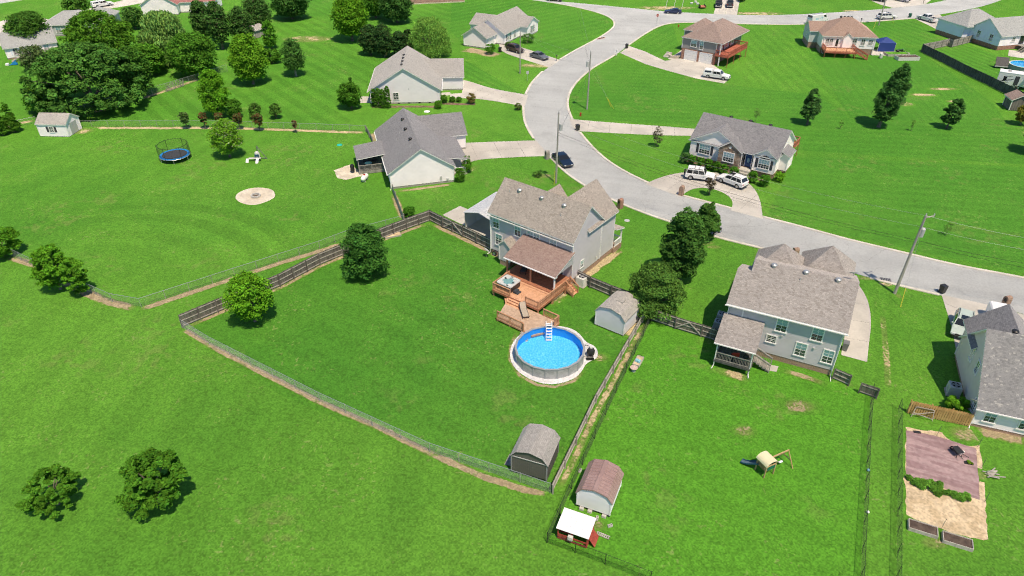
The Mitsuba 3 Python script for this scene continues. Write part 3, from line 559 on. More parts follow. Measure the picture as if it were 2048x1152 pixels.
    def hip(s, x0, x1, y0, y1, ze, zr, ov=0.35, m=None, sides='SENW'):
        x0, x1, y0, y1 = x0 - ov, x1 + ov, y0 - ov, y1 + ov; lx, ly = x1 - x0, y1 - y0; h = min(lx, ly) / 2; z = ze + 0.1; zr += 0.1
        if lx >= ly: r0, r1 = (x0 + h, (y0 + y1) / 2, zr), (x1 - h, (y0 + y1) / 2, zr)
        else: r0, r1 = ((x0 + x1) / 2, y0 + h, zr), ((x0 + x1) / 2, y1 - h, zr)
        a, b2, c, d = (x0, y0, z), (x1, y0, z), (x1, y1, z), (x0, y1, z)
        sq = abs(lx - ly) < 0.01
        if lx >= ly: F = {'S': [a, b2, r1, r0], 'E': [b2, c, r1], 'N': [c, d, r0, r1], 'W': [d, a, r0]}
        else: F = {'S': [a, b2, r0], 'E': [b2, c, r1, r0], 'N': [c, d, r1], 'W': [d, a, r0, r1]}
        if sq: F = {'S': [a, b2, r0], 'E': [b2, c, r0], 'N': [c, d, r0], 'W': [d, a, r0]}
        return s.roof([F[q] for q in sides], m)
    def shed_roof(s, x0, x1, ylo, yhi, zlo, zhi, m=None): return s.roof([[(x0, ylo, zlo), (x1, ylo, zlo), (x1, yhi, zhi), (x0, yhi, zhi)]], m)
    def M(s, sd, c, u, z):
        """matrix of a wall spot: x along the wall, y outwards, z up"""
        e = np.eye(4); d, n, o = {'S': ((1, 0), (0, -1), (u, c)), 'N': ((-1, 0), (0, 1), (u, c)), 'E': ((0, 1), (1, 0), (c, u)), 'W': ((0, -1), (-1, 0), (c, u))}[sd]
        e[:2, 0], e[:2, 1], e[:2, 3], e[2, 3] = d, n, o, z; return e
    def window(s, sd, c, u, z, w, h, shutters=False, blind=0.55, grid=(2, 2), arch=False, parent=None, fixed=False):
        m = s.M(sd, c, u, z); f = B(); t = 0.12; pr_ = 0.075
        f.box(-w / 2 - t, w / 2 + t, -0.02, pr_, h, h + t, m); f.box(-w / 2 - t - 0.03, w / 2 + t + 0.03, -0.02, pr_ + 0.04, -t, 0, m)
        for q in (-1, 1): f.box(min(q * w / 2, q * (w / 2 + t)), max(q * w / 2, q * (w / 2 + t)), -0.02, pr_, 0, h, m)
        if not fixed: f.box(-w / 2, w / 2, 0.0, 0.055, h / 2 - 0.03, h / 2 + 0.03, m)
        if grid:
            for i in range(1, grid[0]): x = -w / 2 + w * i / grid[0]; f.box(x - 0.022, x + 0.022, 0.03, 0.05, 0, h, m)
            for i in range(1, grid[1]): zz = h / 2 + h / 2 * i / grid[1]; f.box(-w / 2, w / 2, 0.03, 0.0495, zz - 0.012, zz + 0.012, m); zz -= h / 2; f.box(-w / 2, w / 2, 0.03, 0.0495, zz - 0.012, zz + 0.012, m)
        k = s.p('window', f, 'trim_white')
        hb = h * (1 - blind)
        if blind > 0: b = B(); b.box(-w / 2, w / 2, 0.022, 0.0285, hb, h, m); part(k, 'blind', b, 'blind', s.fr)
        b = B(); b.box(-w / 2, w / 2, 0.021, 0.026, 0, h, m); part(k, 'dark_opening', b, 'room_dark', s.fr)
        for z0, z1, y in ((0, h / 2, 0.034), (h / 2, h, 0.04)):
            b = B(); q = np.array([(-w / 2, y, z0), (w / 2, y, z0), (w / 2, y, z1), (-w / 2, y, z1)]); b.poly((q @ m[:3, :3].T + m[:3, 3])[::-1]); part(k, 'pane', b, 'pane_glass', s.fr)
        if shutters:
            for q in (-1, 1):
                b = B(); x = q * (w / 2 + t + 0.24); b.box(x - 0.19, x + 0.19, -0.02, 0.05, -0.03, h + 0.05, m)
                for i in range(9): zz = 0.08 + i * (h - 0.1) / 9; b.box(x - 0.15, x + 0.15, 0.045, 0.066, zz, zz + 0.05, m)
                part(s.k, 'shutter', b, 'dark_fabric' if shutters is True else shutters, s.fr)
        return k
    def door(s, sd, c, u, z, w, h, m='trim_white', panels=True, glass=False):
        q = s.M(sd, c, u, z); f = B()
        for a in (-1, 1): f.box(min(a * w / 2, a * (w / 2 + .1)), max(a * w / 2, a * (w / 2 + .1)), -0.02, 0.08, 0, h, q)
        f.box(-w / 2 - .1, w / 2 + .1, -0.02, 0.08, h, h + .1, q)
        k = s.p('door', f, 'trim_white'); b = B(); b.box(-w / 2, w / 2, 0, 0.045, 0, h, q)
        if panels:
            for i in (-1, 1):
                for z0, z1 in ((0.12, 0.42), (0.5, 0.9)): b.box(i * w / 4 - w * .16, i * w / 4 + w * .16, 0.03, 0.06, z0 * h, z1 * h, q, 0.012)
        part(k, 'leaf', b, m, s.fr); b = B(); b.box(w * .36, w * .42, 0.04, 0.1, h * .46, h * .5, q); part(k, 'handle', b, 'chrome', s.fr)
        if glass: b = B(); b.box(-w * .3, w * .3, 0.03, 0.062, h * .1, h * .93, q); part(k, 'pane', b, 'car_glass', s.fr)
        return k
    def garage(s, sd, c, u, z, w, h):
        q = s.M(sd, c, u, z); f = B()
        for a in (-1, 1): f.box(min(a * w / 2, a * (w / 2 + .12)), max(a * w / 2, a * (w / 2 + .12)), -0.02, 0.09, 0, h, q)
        f.box(-w / 2 - .12, w / 2 + .12, -0.02, 0.09, h, h + .12, q); k = s.p('garage_door', f, 'trim_white')
        for i in range(4):
            b = B(); b.box(-w / 2, w / 2, 0, 0.04, i * h / 4 + 0.012, (i + 1) * h / 4 - 0.012, q)
            for j in range(4): x = -w / 2 + (j + .5) * w / 4; b.box(x - w * .1, x + w * .1, 0.03, 0.055, i * h / 4 + .1, (i + 1) * h / 4 - .1, q, .01)
            part(k, 'panel', b, 'plain_white', s.fr)
    def spout(s, x, y, z, foot=(0.4, -0.4)):
        b = B(); b.tube([(x, y, z - .05), (x, y, .25), (x + foot[0] * .4, y + foot[1] * .4, .12), (x + foot[0], y + foot[1], .08)], .05, 6); s.p('downspout', b, 'trim_white')
    def gutter(s, x0, y0, x1, y1, z):
        b = B(); b.beam((x0, y0, z), (x1, y1, z), .11, .11); s.p('gutter', b, 'trim_white')
    def vent(s, x, y, z, kind='turtle'):
        b = B()
        if kind == 'pipe':
            b.cyl(x, y, z - .25, z + .32, .05); s.p('vent_pipe', b, 'light_grey'); return
        b.cyl(x, y, z - .25, z + .16, .2, n=14); k = s.p('roof_vent', b, 'galv' if kind == 'turtle' else 'black_metal', smooth=30)
        c = B(); c.lathe([(0, z + .36), (.2, z + .33), (.3, z + .24), (.3, z + .15), (.2, z + .15)], 16, frame(x, y)); part(k, 'cap', c, 'galv' if kind == 'turtle' else 'black_metal', s.fr, 30)
    def done(s):
        s.p('foundation', s.fnd, s.base)

def railing(key, pts, fr, m='wood_rail', h=0.95, gap=0.14, post_h=None, posts=True, boards=True, z_base=0.0, pw=0.1, skirt=None):
    """posts, top and bottom rails and balusters between the 3-d points (level or sloping)"""
    pts = [np.array(p, float) for p in pts]; bal = B()
    for i in range(len(pts) - 1):
        a, c = pts[i], pts[i + 1]; r = B(); up = np.array([0, 0, 1.0])
        r.beam(a + up * h, c + up * h, .14, .045); part(key, 'handrail', r, m, fr)
        r = B(); r.beam(a + up * .1, c + up * .1, .05, .09); part(key, 'bottom_rail', r, m, fr)
        r = B(); r.beam(a + up * (h - .09), c + up * (h - .09), .045, .08); part(key, 'rail', r, m, fr)
        L = np.linalg.norm((c - a)[:2]); k = max(2, int(L / gap))
        for j in range(1, k):
            q = a + (c - a) * j / k; bal.box(q[0] - .018, q[0] + .018, q[1] - .018, q[1] + .018, q[2] + .12, q[2] + h - .06)
    if posts:
        for p in pts: b = B(); b.box(p[0] - pw / 2, p[0] + pw / 2, p[1] - pw / 2, p[1] + pw / 2, z_base, p[2] + h + .06); part(key, 'post', b, m, fr)
    part(key, 'balusters', bal, m, fr, kind='stuff')
def planks(key, name, x0, x1, y0, y1, z, fr, m, w=0.14, along='x', th=0.035, clip=None):
    """deck boards with open joints, joined (each is thinner than can be told apart)"""
    b = B(); rng = np.random.default_rng(7)
    n = int(round(((y1 - y0) if along == 'x' else (x1 - x0)) / w))
    for i in range(n):
        dz = rng.uniform(-.003, .003)
        r = sg.box(x0, y0 + i * w, x1, y0 + (i + 1) * w - .008) if along == 'x' else sg.box(x0 + i * w, y0, x0 + (i + 1) * w - .008, y1)
        if clip is not None: r = r.intersection(clip)
        for q in getattr(r, 'geoms', [r]):
            if q.geom_type == 'Polygon' and q.area > .01: b.prism(q, z - th + dz, z + dz)
    part(key, name, b, m, fr, kind='stuff')

# ---------------------------------------------------------------- the two-storey house with the deck and pool
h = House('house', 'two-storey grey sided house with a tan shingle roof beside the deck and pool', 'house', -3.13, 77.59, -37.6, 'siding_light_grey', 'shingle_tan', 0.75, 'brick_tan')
H1 = h.fr
ZE, ZR, SL = 6.3, 9.35, 3.05 / 3.2
h.body(.35, 12.6, .4, 6.8, ZE, 'x', ZR)
h.gable(.35, 12.6, .4, 6.8, ZE, ZR, 'x', .38, .3)
h.body(6.1, 12.55, 6.8, 10.0, ZE, 'y', 9.3, 'S'); h.gable(6.1, 12.55, 3.4, 10.0, ZE, 9.3, 'y', .38, .3, ends=(0, 1))
h.body(3.6, 7.2, 6.8, 7.7, ZE, 'y', 8.35, 'SN', corners=False); h.wall((7.2, 7.7), (3.6, 7.7), [(0, ZE), (.5, 8.35), (1, ZE)]); h.gable(3.6, 7.2, 3.4, 7.7, ZE, 8.35, 'y', .3, .3, ends=(0, 1))
for u, w in ((1.15, .85), (4.55, .85), (6.45, .8), (7.4, .8), (9.85, .85)): h.window('S', .4, u, 4.1, w, 1.55, blind=.52)
h.window('S', .4, 1.55, 1.75, .95, 1.45, blind=.35)
h.window('E', 12.6, 2.6, 1.55, .6, .9, blind=.5); h.window('S', .4, 8.0, 1.55, 1.6, 1.2, blind=0); h.door('S', .4, 10.6, 1.05, 1.6, 2.05, 'room_dark', False, True)
# little gabled entry beside the porch
h.body(2.75, 4.35, -1.0, .4, 2.95, 'y', 3.65, 'N'); h.gable(2.75, 4.35, -1.0, .4, 2.95, 3.65, 'y', .2, .15, ends=(1, 0)); h.door('W', 2.75, -.35, .75, .8, 2.0, 'sky_blue', True)
h.gutter(.0, .03, 12.95, .03, 5.68); h.spout(12.72, .3, 5.6, (.2, -.5)); h.spout(.25, .3, 5.6, (-.3, -.4))
for x, y, k in ((3.0, 2.8, ''), (6.35, 2.8, ''), (9.6, 2.8, ''), (1.7, 2.45, 'pipe'), (9.75, 1.9, 'pipe')): h.vent(x, y, ZE + .17 + (y - .4) * SL, k or 'turtle')
# covered rear porch
h.shed_roof(5.45, 12.95, -3.55, .42, 3.32, 4.75, 'shingle_red_brown')
h.gutter(5.45, -3.62, 12.95, -3.62, 3.2)
for x in (5.7, 9.2, 12.6): b = B(); b.box(x - .08, x + .08, -3.3, -3.14, 1.0 if x > 6 else 0, 3.2); h.p('porch_post', b, 'wood_rail' if x < 12 else 'trim_white', label='white corner post of the porch' if x > 12 else None)
b = B(); b.box(5.5, 12.9, -3.36, -3.08, 3.02, 3.14); h.p('beam', b, 'trim_white')
for x in (5.6, 12.8): b = B(); b.add([(x, -3.3, 3.2), (x, .35, 3.2), (x, .35, 4.5)], [[0, 1, 2], [0, 2, 1]]); h.p('porch_gable', b, 'siding_grey')
h.spout(12.72, -3.45, 3.2, (.1, -.5))
# front porch seen past the corner
h.shed_roof(8.0, 13.0, 12.1, 10.05, 3.0, 3.6, 'shingle_tan')
for x in (8.2, 12.7): b = B(); b.box(x - .09, x + .09, 11.75, 11.93, .75, 2.85); h.p('porch_post', b, 'trim_white')
b = B(); b.box(8.0, 12.8, 10.0, 12.0, .0, .72); h.p('porch_floor', b, 'brick_tan')
railing(h.k, [(12.7, 10.2, .72), (12.7, 11.84, .72), (8.2, 11.84, .72)], H1, 'trim_white', .9, .12, posts=False)
b = B(); b.box(12.66, 12.72, 1.2, 1.4, .8, 1.1); b.box(12.66, 12.72, 5.8, 6.0, 1.2, 1.5); h.p('meter_box', b, 'off_white')
h.done()
key = thing('satellite_dish', 'pale grey satellite dish on a short pole at the pool house corner', 'satellite dish')
def dish(key, fr, z, r=.42, pole=True, tilt=40):
    b = B(); prof = [(r * t, .28 * r * t * t) for t in np.linspace(0, 1, 8)]; M = frame(0, 0, 0, z) @ trimesh.transformations.rotation_matrix(math.radians(tilt), [1, 0, 0])
    b.lathe(prof + [(r, .28 * r - .02)] + [(r * t, .28 * r * t * t - .02) for t in np.linspace(1, 0, 6)], 20, M); part(key, 'reflector', b, 'light_grey', fr, 40)
    b = B(); b.tube([(0, 0, z - .05), (0, -.35, z - .12), (0, -.5, z + .1)], .018); part(key, 'arm', b, 'mid_grey', fr)
    b = B(); b.cyl(0, .05, z - (.95 if pole else .3), z, .03); part(key, 'mast', b, 'mid_grey', fr)
dish(key, mul(H1, .4, -.75, 150), 1.0)
key = thing('wheel', 'spare wheel leaning on the wall behind the satellite dish', 'wheel')
def wheel_mesh(r, w, n=20):
    t, q = B(), B(); M = trimesh.transformations.rotation_matrix(math.pi / 2, [1, 0, 0])
    t.lathe([(r * .62, -w / 2), (r * .95, -w / 2), (r, -w * .35), (r, w * .35), (r * .95, w / 2), (r * .62, w / 2)], n, M)
    q.lathe([(0.001, -w * .42), (r * .2, -w * .45), (r * .5, -w * .3), (r * .64, -w * .46), (r * .64, w * .46), (r * .5, w * .3), (r * .2, w * .45), (0.001, w * .42)], n, M)
    return t, q
t, q = wheel_mesh(.33, .2); fr_ = mul(H1, 0.95, .2, 0, .35); part(key, 'tyre', t, 'tyre', fr_, 30); part(key, 'rim', q, 'rim_silver', fr_, 30)

# deck on two levels
dk = thing('deck', 'cedar coloured wooden deck with railings stepping down from the porch to the pool', 'deck')
planks(dk, 'porch_boards', 5.6, 12.75, -3.7, .35, 1.1, H1, 'wood_deck_dark', along='y')
b = B(); b.box(5.6, 12.75, -3.74, -3.705, .98, 1.09); part(dk, 'riser', b, 'wood_deck_dark', H1)
planks(dk, 'porch_step', 7.5, 12.6, -4.05, -3.75, 1.03, H1, 'wood_deck')
planks(dk, 'upper_boards', 6.5, 13.1, -7.05, -3.72, .95, H1, 'wood_deck', along='x')
b = B()
for x0, x1, y0, y1 in ((6.5, 13.1, -7.09, -7.055), (6.46, 6.5, -7.05, -3.7), (13.1, 13.14, -7.05, -.9), (12.76, 12.8, -1., .3)): b.box(x0, x1, y0, y1, .68, .94)
part(dk, 'rim_board', b, 'wood_deck_dark', H1)
b = B()
for x in (6.6, 9.0, 11.3, 13.0):
    for y in (-6.9, -4.2, -1.2): b.box(x - .07, x + .07, y - .07, y + .07, 0, .9)
part(dk, 'support', b, 'wood_rail', H1, kind='stuff')
railing(dk, [(6.55, -3.9, .95), (6.55, -7.0, .95), (9.05, -7.0, .95)], H1, h=.92, gap=.13, z_base=.3)
railing(dk, [(11.25, -7.0, .95), (13.05, -7.0, .95), (13.05, -4.0, .95), (13.05, -1.0, .95)], H1, h=.92, gap=.13, z_base=0)
planks(dk, 'landing_boards', 12.76, 13.1, -3.7, -.95, .95, H1, 'wood_deck', along='y')
# flight at the side
for i in range(4):
    b = B(); b.box(12.95 + .28 * i, 13.3 + .28 * i, -1.5, -.45, .72 - .2 * i, .76 - .2 * i); part(dk, 'stair_tread', b, 'wood_deck', H1)
b = B(); b.beam((12.9, -1.5, .9), (14.2, -1.5, .08), .05, .25); b.beam((12.9, -.45, .9), (14.2, -.45, .08), .05, .25); part(dk, 'stringer', b, 'wood_rail', H1)
railing(dk, [(13.05, -1.52, .95), (14.15, -1.52, .12)], H1, h=.92, gap=.15, z_base=0); railing(dk, [(12.95, -.43, .95), (14.15, -.43, .12)], H1, h=.92, gap=.15)
# three splayed steps down to the lower level
for i in range(3):
    e = .3 * i; z = .79 - .16 * i
    pg = sg.Polygon([(9.15 - e, -7.06), (11.2 + e * .2, -7.06), (11.2 + e * .2, -7.36 - .3 * i), (9.1, -7.36 - .3 * i), (9.15 - e - .25, -7.06)])
    b = B(); b.prism(pg, z - .05, z); part(dk, 'step', b, 'wood_deck', H1); b = B(); b.prism(pg.buffer(-.03), z - .155, z - .052); part(dk, 'step_riser', b, 'wood_deck_dark', H1)
low = sg.Polygon([(9.1, -8.0), (8.95, -7.1), (13.5, -7.1), (16.0, -7.05), (16.0, -7.9), (16.1, -9.0), (15.0, -10.9), (13.6, -10.65), (10.0, -10.65)])
pool_c = None
planks(dk, 'lower_boards', 8.5, 17.0, -11.2, -7.1, .45, H1, 'wood_deck_tan', along='x', clip=low)
b = B(); b.prism(low.exterior.buffer(.03), .22, .41); part(dk, 'rim_board', b, 'wood_rail', H1)
railing(dk, [(10.05, -10.6, .45), (11.8, -10.6, .45), (13.55, -10.6, .45)], H1, h=.92, gap=.13); railing(dk, [(13.55, -10.6, .45), (13.8, -10.75, .45)], H1, h=.92, gap=.1)
railing(dk, [(13.9, -7.12, .45), (15.95, -7.12, .45), (15.95, -7.9, .45)], H1, h=.92, gap=.13)
for i in range(3): b = B(); b.box(13.6 + .1 * i, 14.7 + .12 * i, -11.15 - .28 * i, -10.8 - .28 * i, .30 - .12 * i, .34 - .12 * i); part(dk, 'step', b, 'wood_grey_light', H1, label='weathered grey step at the pool end')

# hot tub
tb = thing('hot_tub', 'square hot tub with a marbled rim sunk behind the deck railing', 'hot tub')
b = B(); b.box(6.75, 8.75, -6.55, -4.6, .951, 1.72, None, .06); part(tb, 'cabinet', b, 'tub_side', H1)
o = sg.box(6.68, -6.62, 8.82, -4.53).buffer(-.25).buffer(.25); i_ = sg.box(7.02, -6.28, 8.48, -4.87).buffer(-.3).buffer(.3)
b = B(); b.prism(o.difference(i_), 1.72, 1.85); part(tb, 'rim', b, 'tub_shell', H1)
b = B(); b.prism(i_.buffer(.02), 1.68, 1.74); part(tb, 'water', b, 'tub_water', H1)
for x, y in ((7.15, -6.15), (8.35, -6.1), (8.3, -5.0), (7.2, -5.0)): b = B(); b.prism(sg.Point(x, y).buffer(.26, 6), 1.7, 1.80); part(tb, 'seat', b, 'tub_shell', H1)
for x, y in ((7.1, -5.3), (8.45, -5.6), (7.6, -4.7), (8.2, -6.45)): b = B(); b.box(x - .14, x + .14, y - .07, y + .07, 1.82, 1.9, None, .02); part(tb, 'headrest', b, 'black_plastic', H1)
st = thing('tub_steps', 'dark two-tread plastic step unit beside the hot tub', 'steps')
for i, (y0, y1, z) in enumerate(((-6.3, -5.9, 1.3), (-5.9, -5.5, 1.12))): b = B(); b.box(8.9 + .3 * i, 9.3 + .3 * i, -6.25, -5.55, .951, 1.3 - .17 * i, None, .03); part(st, 'tread', b, 'dark_fabric', H1)
# lounge chair
lc = thing('lounge_chair', 'tan cushioned lounge chair lying open on the lower deck', 'lounge chair'); fr_ = mul(H1, 11.75, -7.95, -42, .45)
b = B(); b.box(-.2, 1.3, -.33, .33, .28, .38, None, .03); part(lc, 'seat', b, 'tan_fabric', fr_); b = B(); b.hull([(-.22, y, z) for y in (-.33, .33) for z in (.28, .38)] + [(-.9, y, z) for y in (-.33, .33) for z in (.72, .82)]); part(lc, 'backrest', b, 'tan_fabric', fr_)
b = B(); b.beam((-.9, -.36, .72), (-.2, -.36, .26), .05, .05); b.beam((-.9, .36, .72), (-.2, .36, .26), .05, .05); b.beam((-.2, .36, .26), (1.35, .36, .26), .05, .05); b.beam((-.2, -.36, .26), (1.35, -.36, .26), .05, .05); part(lc, 'frame', b, 'dark_fabric', fr_)
for x in (-.75, 1.2):
    for y in (-.34, .34): b = B(); b.box(x - .025, x + .025, y - .025, y + .025, 0, .26 if x > 0 else .6); part(lc, 'leg', b, 'dark_fabric', fr_)
pc = thing('patio_chair', 'dark cushioned armchair in the shade under the porch roof', 'chair'); fr_ = mul(H1, 7.4, -2.2, 20, 1.1)
b = B(); b.box(-.35, .35, -.35, .35, .3, .45, None, .04); part(pc, 'seat', b, 'dark_fabric', fr_); b = B(); b.box(-.35, .35, .3, .42, .4, .95, None, .04); part(pc, 'backrest', b, 'dark_fabric', fr_)
for x in (-.32, .32):
    for y in (-.3, .32): b = B(); b.box(x - .03, x + .03, y - .03, y + .03, 0, .5); part(pc, 'leg', b, 'black_metal', fr_)

# pool
px, py = 3.93, 56.85; R = 3.58; pl_ = thing('pool', 'round above-ground pool with a grey panelled wall full of bright blue water', 'pool'); PF = frame(px, py)
NP = 18
for i in range(NP):
    a0, a1 = 2 * math.pi * (i + .03) / NP, 2 * math.pi * (i + .97) / NP; b = B(); k = 6
    for j in range(k):
        t0, t1 = a0 + (a1 - a0) * j / k, a0 + (a1 - a0) * (j + 1) / k
        P4 = [(R * math.cos(t), R * math.sin(t)) for t in (t0, t1)] + [((R - .03) * math.cos(t), (R - .03) * math.sin(t)) for t in (t1, t0)]
        b.prism(P4, .02, 1.16)
    part(pl_, 'wall_panel', b, 'pool_wall', PF)
    t = 2 * math.pi * i / NP; b = B(); M = frame(R * math.cos(t), R * math.sin(t), math.degrees(t)); b.box(-.02, .07, -.07, .07, .02, 1.17, M, .02); part(pl_, 'upright', b, 'pool_grey', PF)
    t1 = 2 * math.pi * (i + .985) / NP; b = B()
    b.prism([((R + .1) * math.cos(t), (R + .1) * math.sin(t)), ((R + .1) * math.cos(t1), (R + .1) * math.sin(t1)), ((R - .12) * math.cos(t1), (R - .12) * math.sin(t1)), ((R - .12) * math.cos(t), (R - .12) * math.sin(t))], 1.17, 1.23); part(pl_, 'top_rail', b, 'pool_grey', PF)
b = B(); b.lathe([(R - .04, 1.165), (R - .045, .05)], 72); part(pl_, 'liner', b, 'pool_liner_side', PF, True)
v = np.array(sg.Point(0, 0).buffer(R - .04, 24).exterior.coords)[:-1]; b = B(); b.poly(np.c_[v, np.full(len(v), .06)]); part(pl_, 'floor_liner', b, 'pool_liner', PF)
rng = np.random.default_rng(5); b = B(); n_ = 72; rr = np.linspace(0, R - .041, n_)
gx = np.linspace(-R, R, 150); X, Y = np.meshgrid(gx, gx, indexing='ij'); Z = 1.07 + .012 * (vnoise(np.stack([X * 3, Y * 3, X * 0 + 1], -1)) - .5) + .006 * (vnoise(np.stack([X * 8, Y * 8, X * 0 + 3], -1)) - .5)
idx = np.arange(150 * 150).reshape(150, 150); q = np.stack([idx[:-1, :-1], idx[1:, :-1], idx[1:, 1:], idx[:-1, 1:]], -1).reshape(-1, 4); ctr = np.c_[X.ravel(), Y.ravel()][q].mean(1); q = q[np.hypot(ctr[:, 0], ctr[:, 1]) < R - .06]
b.add(np.c_[X.ravel(), Y.ravel(), Z.ravel()], np.vstack([q[:, [0, 1, 2]], q[:, [0, 2, 3]]])); part(pl_, 'water', b, 'water', PF, True)
ld = thing('pool_ladder', 'white plastic pool ladder standing over the rim next to the lower deck', 'ladder'); LF = frame(3.97, 60.1, 0)
for x in (-.3, .3):
    b = B(); b.tube([(x, .45, .45), (x, .4, 1.3), (x, .3, 1.95), (x, .1, 2.0), (x, -.15, 1.9), (x, -.5, .9), (x, -.75, .08)], .04, 8); part(ld, 'side_rail', b, 'plain_white', LF, 30)
for i in range(6): t = i / 5; b = B(); y = -.18 - .55 * t; z = 1.75 - 1.55 * t; b.box(-.3, .3, y - .13, y + .05, z, z + .05, None, .012); part(ld, 'tread', b, 'plain_white', LF)
for i in range(4): b = B(); z = .65 + .3 * i; b.box(-.3, .3, .36 - .1 * i * .3, .52 - .1 * i * .3, z, z + .04); part(ld, 'tread', b, 'plain_white', LF)
b = B(); b.box(-.26, .26, .06, .12, 1.35, 1.62); part(ld, 'handle_panel', b, 'navy_plastic', LF)
pf = thing('pool_filter', 'black pool pump and sand filter standing on the gravel beside the pool', 'pool filter'); FF = frame(*(8.24,56.92))
b = B(); b.lathe([(.001, .2), (.36, .25), (.42, .5), (.42, .75), (.3, 1.0), (.001, 1.08)], 18); part(pf, 'tank', b, 'black_plastic', FF, 40)
b = B(); b.lathe([(.001, 1.28), (.16, 1.25), (.17, 1.1), (.001, 1.08)], 14); part(pf, 'valve', b, 'off_white', FF, 30)
b = B(); b.box(-.5, .3, -.75, -.4, .02, .12); b.tube([(-.45, -.58, .3), (.2, -.58, .3)], .15, 12); part(pf, 'pump', b, 'black_metal', FF, 30)
b = B(); b.tube([(-.45, -.58, .35), (-.9, -.5, .3), (-1.2, -.4, .5)], .035); b.tube([(0, .1, 1.15), (-.5, .6, 1.0), (-.8, .5, .6)], .035); part(pf, 'hose', b, 'black_rubber', FF)
# heat pump beside the house
def ac_unit(label, fr, s=1.0, m='light_grey', pad=True):
    k = thing('air_conditioner', label, 'air conditioner'); a = .45 * s
    b = B(); b.box(-a, a, -a, a, .1, .95 * s, None, .03); part(k, 'cabinet', b, m, fr)
    b = B(); b.lathe([(a * .78, .952 * s), (a * .78, .975 * s), (a * .7, .98 * s), (a * .7, .955 * s)], 20); part(k, 'fan_guard', b, 'mid_grey', fr)
    b = B(); b.lathe([(.001, .956 * s), (a * .7, .956 * s)], 20); part(k, 'fan_opening', b, 'dark_inside', fr)
    for i in range(4):
        b = B(); c, sn = math.cos(i * math.pi / 2), math.sin(i * math.pi / 2); b.beam((0, 0, .985 * s), (a * .68 * c, a * .68 * sn, .965 * s), .16 * s, .015); part(k, 'fan_blade', b, 'mid_grey', fr)
    b = B()
    for i in range(10): z = .18 + i * .072 * s; b.box(-a - .012, a + .012, -a - .012, a + .012, z, z + .022)
    part(k, 'louvres', b, m, fr, kind='stuff')
    if pad: b = B(); b.box(-a - .1, a + .1, -a - .1, a + .1, .03, .1); part(k, 'pad', b, 'concrete', fr)
    return k
ac_unit('white heat pump unit at the sunny side wall of the pool house', mul(H1, 13.55, 1.35), 1.25, 'off_white')

# ---------------------------------------------------------------- the neighbours' houses
def posts(h, pts, z0, z1, m='trim_white', w=.13, name='porch_post'):
    for x, y in pts: b = B(); b.box(x - w / 2, x + w / 2, y - w / 2, y + w / 2, z0, z1); h.p(name, b, m)
# next-door twin: two storeys, covered porch at the back corner
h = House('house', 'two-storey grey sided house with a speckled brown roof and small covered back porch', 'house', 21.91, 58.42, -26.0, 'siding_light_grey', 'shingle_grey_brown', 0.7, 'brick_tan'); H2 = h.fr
ZE = 5.75
h.body(1.75, 11.25, .4, 11.0, ZE, 'x', 8.1); h.gable(1.75, 11.25, .4, 11.0, ZE, 8.1, 'x', .4, .35)
h.body(.35, 1.75, .4, 8.0, ZE, 'x', 7.43, 'E', corners=False); h.gable(.35, 1.75, .4, 8.0, ZE, 7.43, 'x', .4, .35, ends=(1, 0))
h.body(1.4, 6.1, 8.2, 12.0, ZE, '', 0, 'S', corners=False); h.hip(1.4, 6.1, 7.2, 11.9, ZE, 8.6)
h.body(6.0, 11.0, 10.9, 13.6, ZE, '', 0, 'S', corners=False); h.hip(6.0, 11.0, 8.6, 13.6, ZE, 8.75)
for u, z, w, hh, bl in ((5.65, 3.75, .95, 1.5, .5), (9.05, 3.75, .95, 1.5, .5), (5.0, 2.15, .85, .8, 0), (7.95, 1.45, .95, 1.5, .45), (10.55, 1.45, .9, 1.5, .5)): h.window('S', .4, u, z, w, hh, blind=bl)
h.window('S', .4, 1.2, 1.3, .9, 1.3, blind=.4); h.door('S', .4, 2.7, .95, 1.0, 2.05, 'trim_white', True, True)
h.gutter(-.1, -.06, 11.7, -.06, 5.55); h.spout(11.3, .25, 5.5, (.1, -.9)); h.spout(.3, .25, 5.5, (-.2, -.3))
for x, y, k in ((3.4, 5.3, ''), (6.55, 5.35, ''), (9.65, 5.3, ''), (6.2, 4.4, 'pipe')): h.vent(x, y, ZE + .17 + (y - .4) * .443, k or 'turtle')
for u, z in ((5.9, 3.2), (9.1, 2.7)): b = B(); b.box(u - .09, u + .09, .28, .4, z, z + .16); h.p('wall_vent', b, 'light_grey')
h.shed_roof(-.05, 4.05, -3.55, .42, 3.2, 4.35); h.gutter(-.05, -3.6, 4.05, -3.6, 3.1)
b = B(); b.box(.1, 3.9, -3.36, -3.1, 2.92, 3.04); h.p('beam', b, 'trim_white')
posts(h, [(.3, -3.25), (3.75, -3.25)], 0, 3.0, w=.11); posts(h, [(3.75, -.1)], .9, 3.2, w=.11)
planks(h.k, 'porch_boards', .2, 3.85, -3.4, .35, .95, H2, 'wood_charcoal', along='y'); b = B(); b.box(.2, 3.85, -3.44, -3.405, .7, .94); h.p('rim_board', b, 'wood_charcoal')
railing(h.k, [(.3, .2, .95), (.3, -3.3, .95), (2.0, -3.3, .95), (3.75, -3.3, .95)], H2, 'wood_grey', .95, .14, posts=False); railing(h.k, [(3.75, -3.3, .95), (3.75, -2.1, .95)], H2, 'wood_grey', .95, .14)
railing(h.k, [(3.85, -1.95, .95), (5.6, -1.95, .1)], H2, 'wood_grey', .95, .17); railing(h.k, [(3.85, -.75, .95), (5.6, -.75, .1)], H2, 'wood_grey', .95, .17)
for i in range(5): b = B(); b.box(3.9 + .32 * i, 4.25 + .32 * i, -1.9, -.8, .74 - .17 * i, .79 - .17 * i); h.p('stair_tread', b, 'wood_grey')
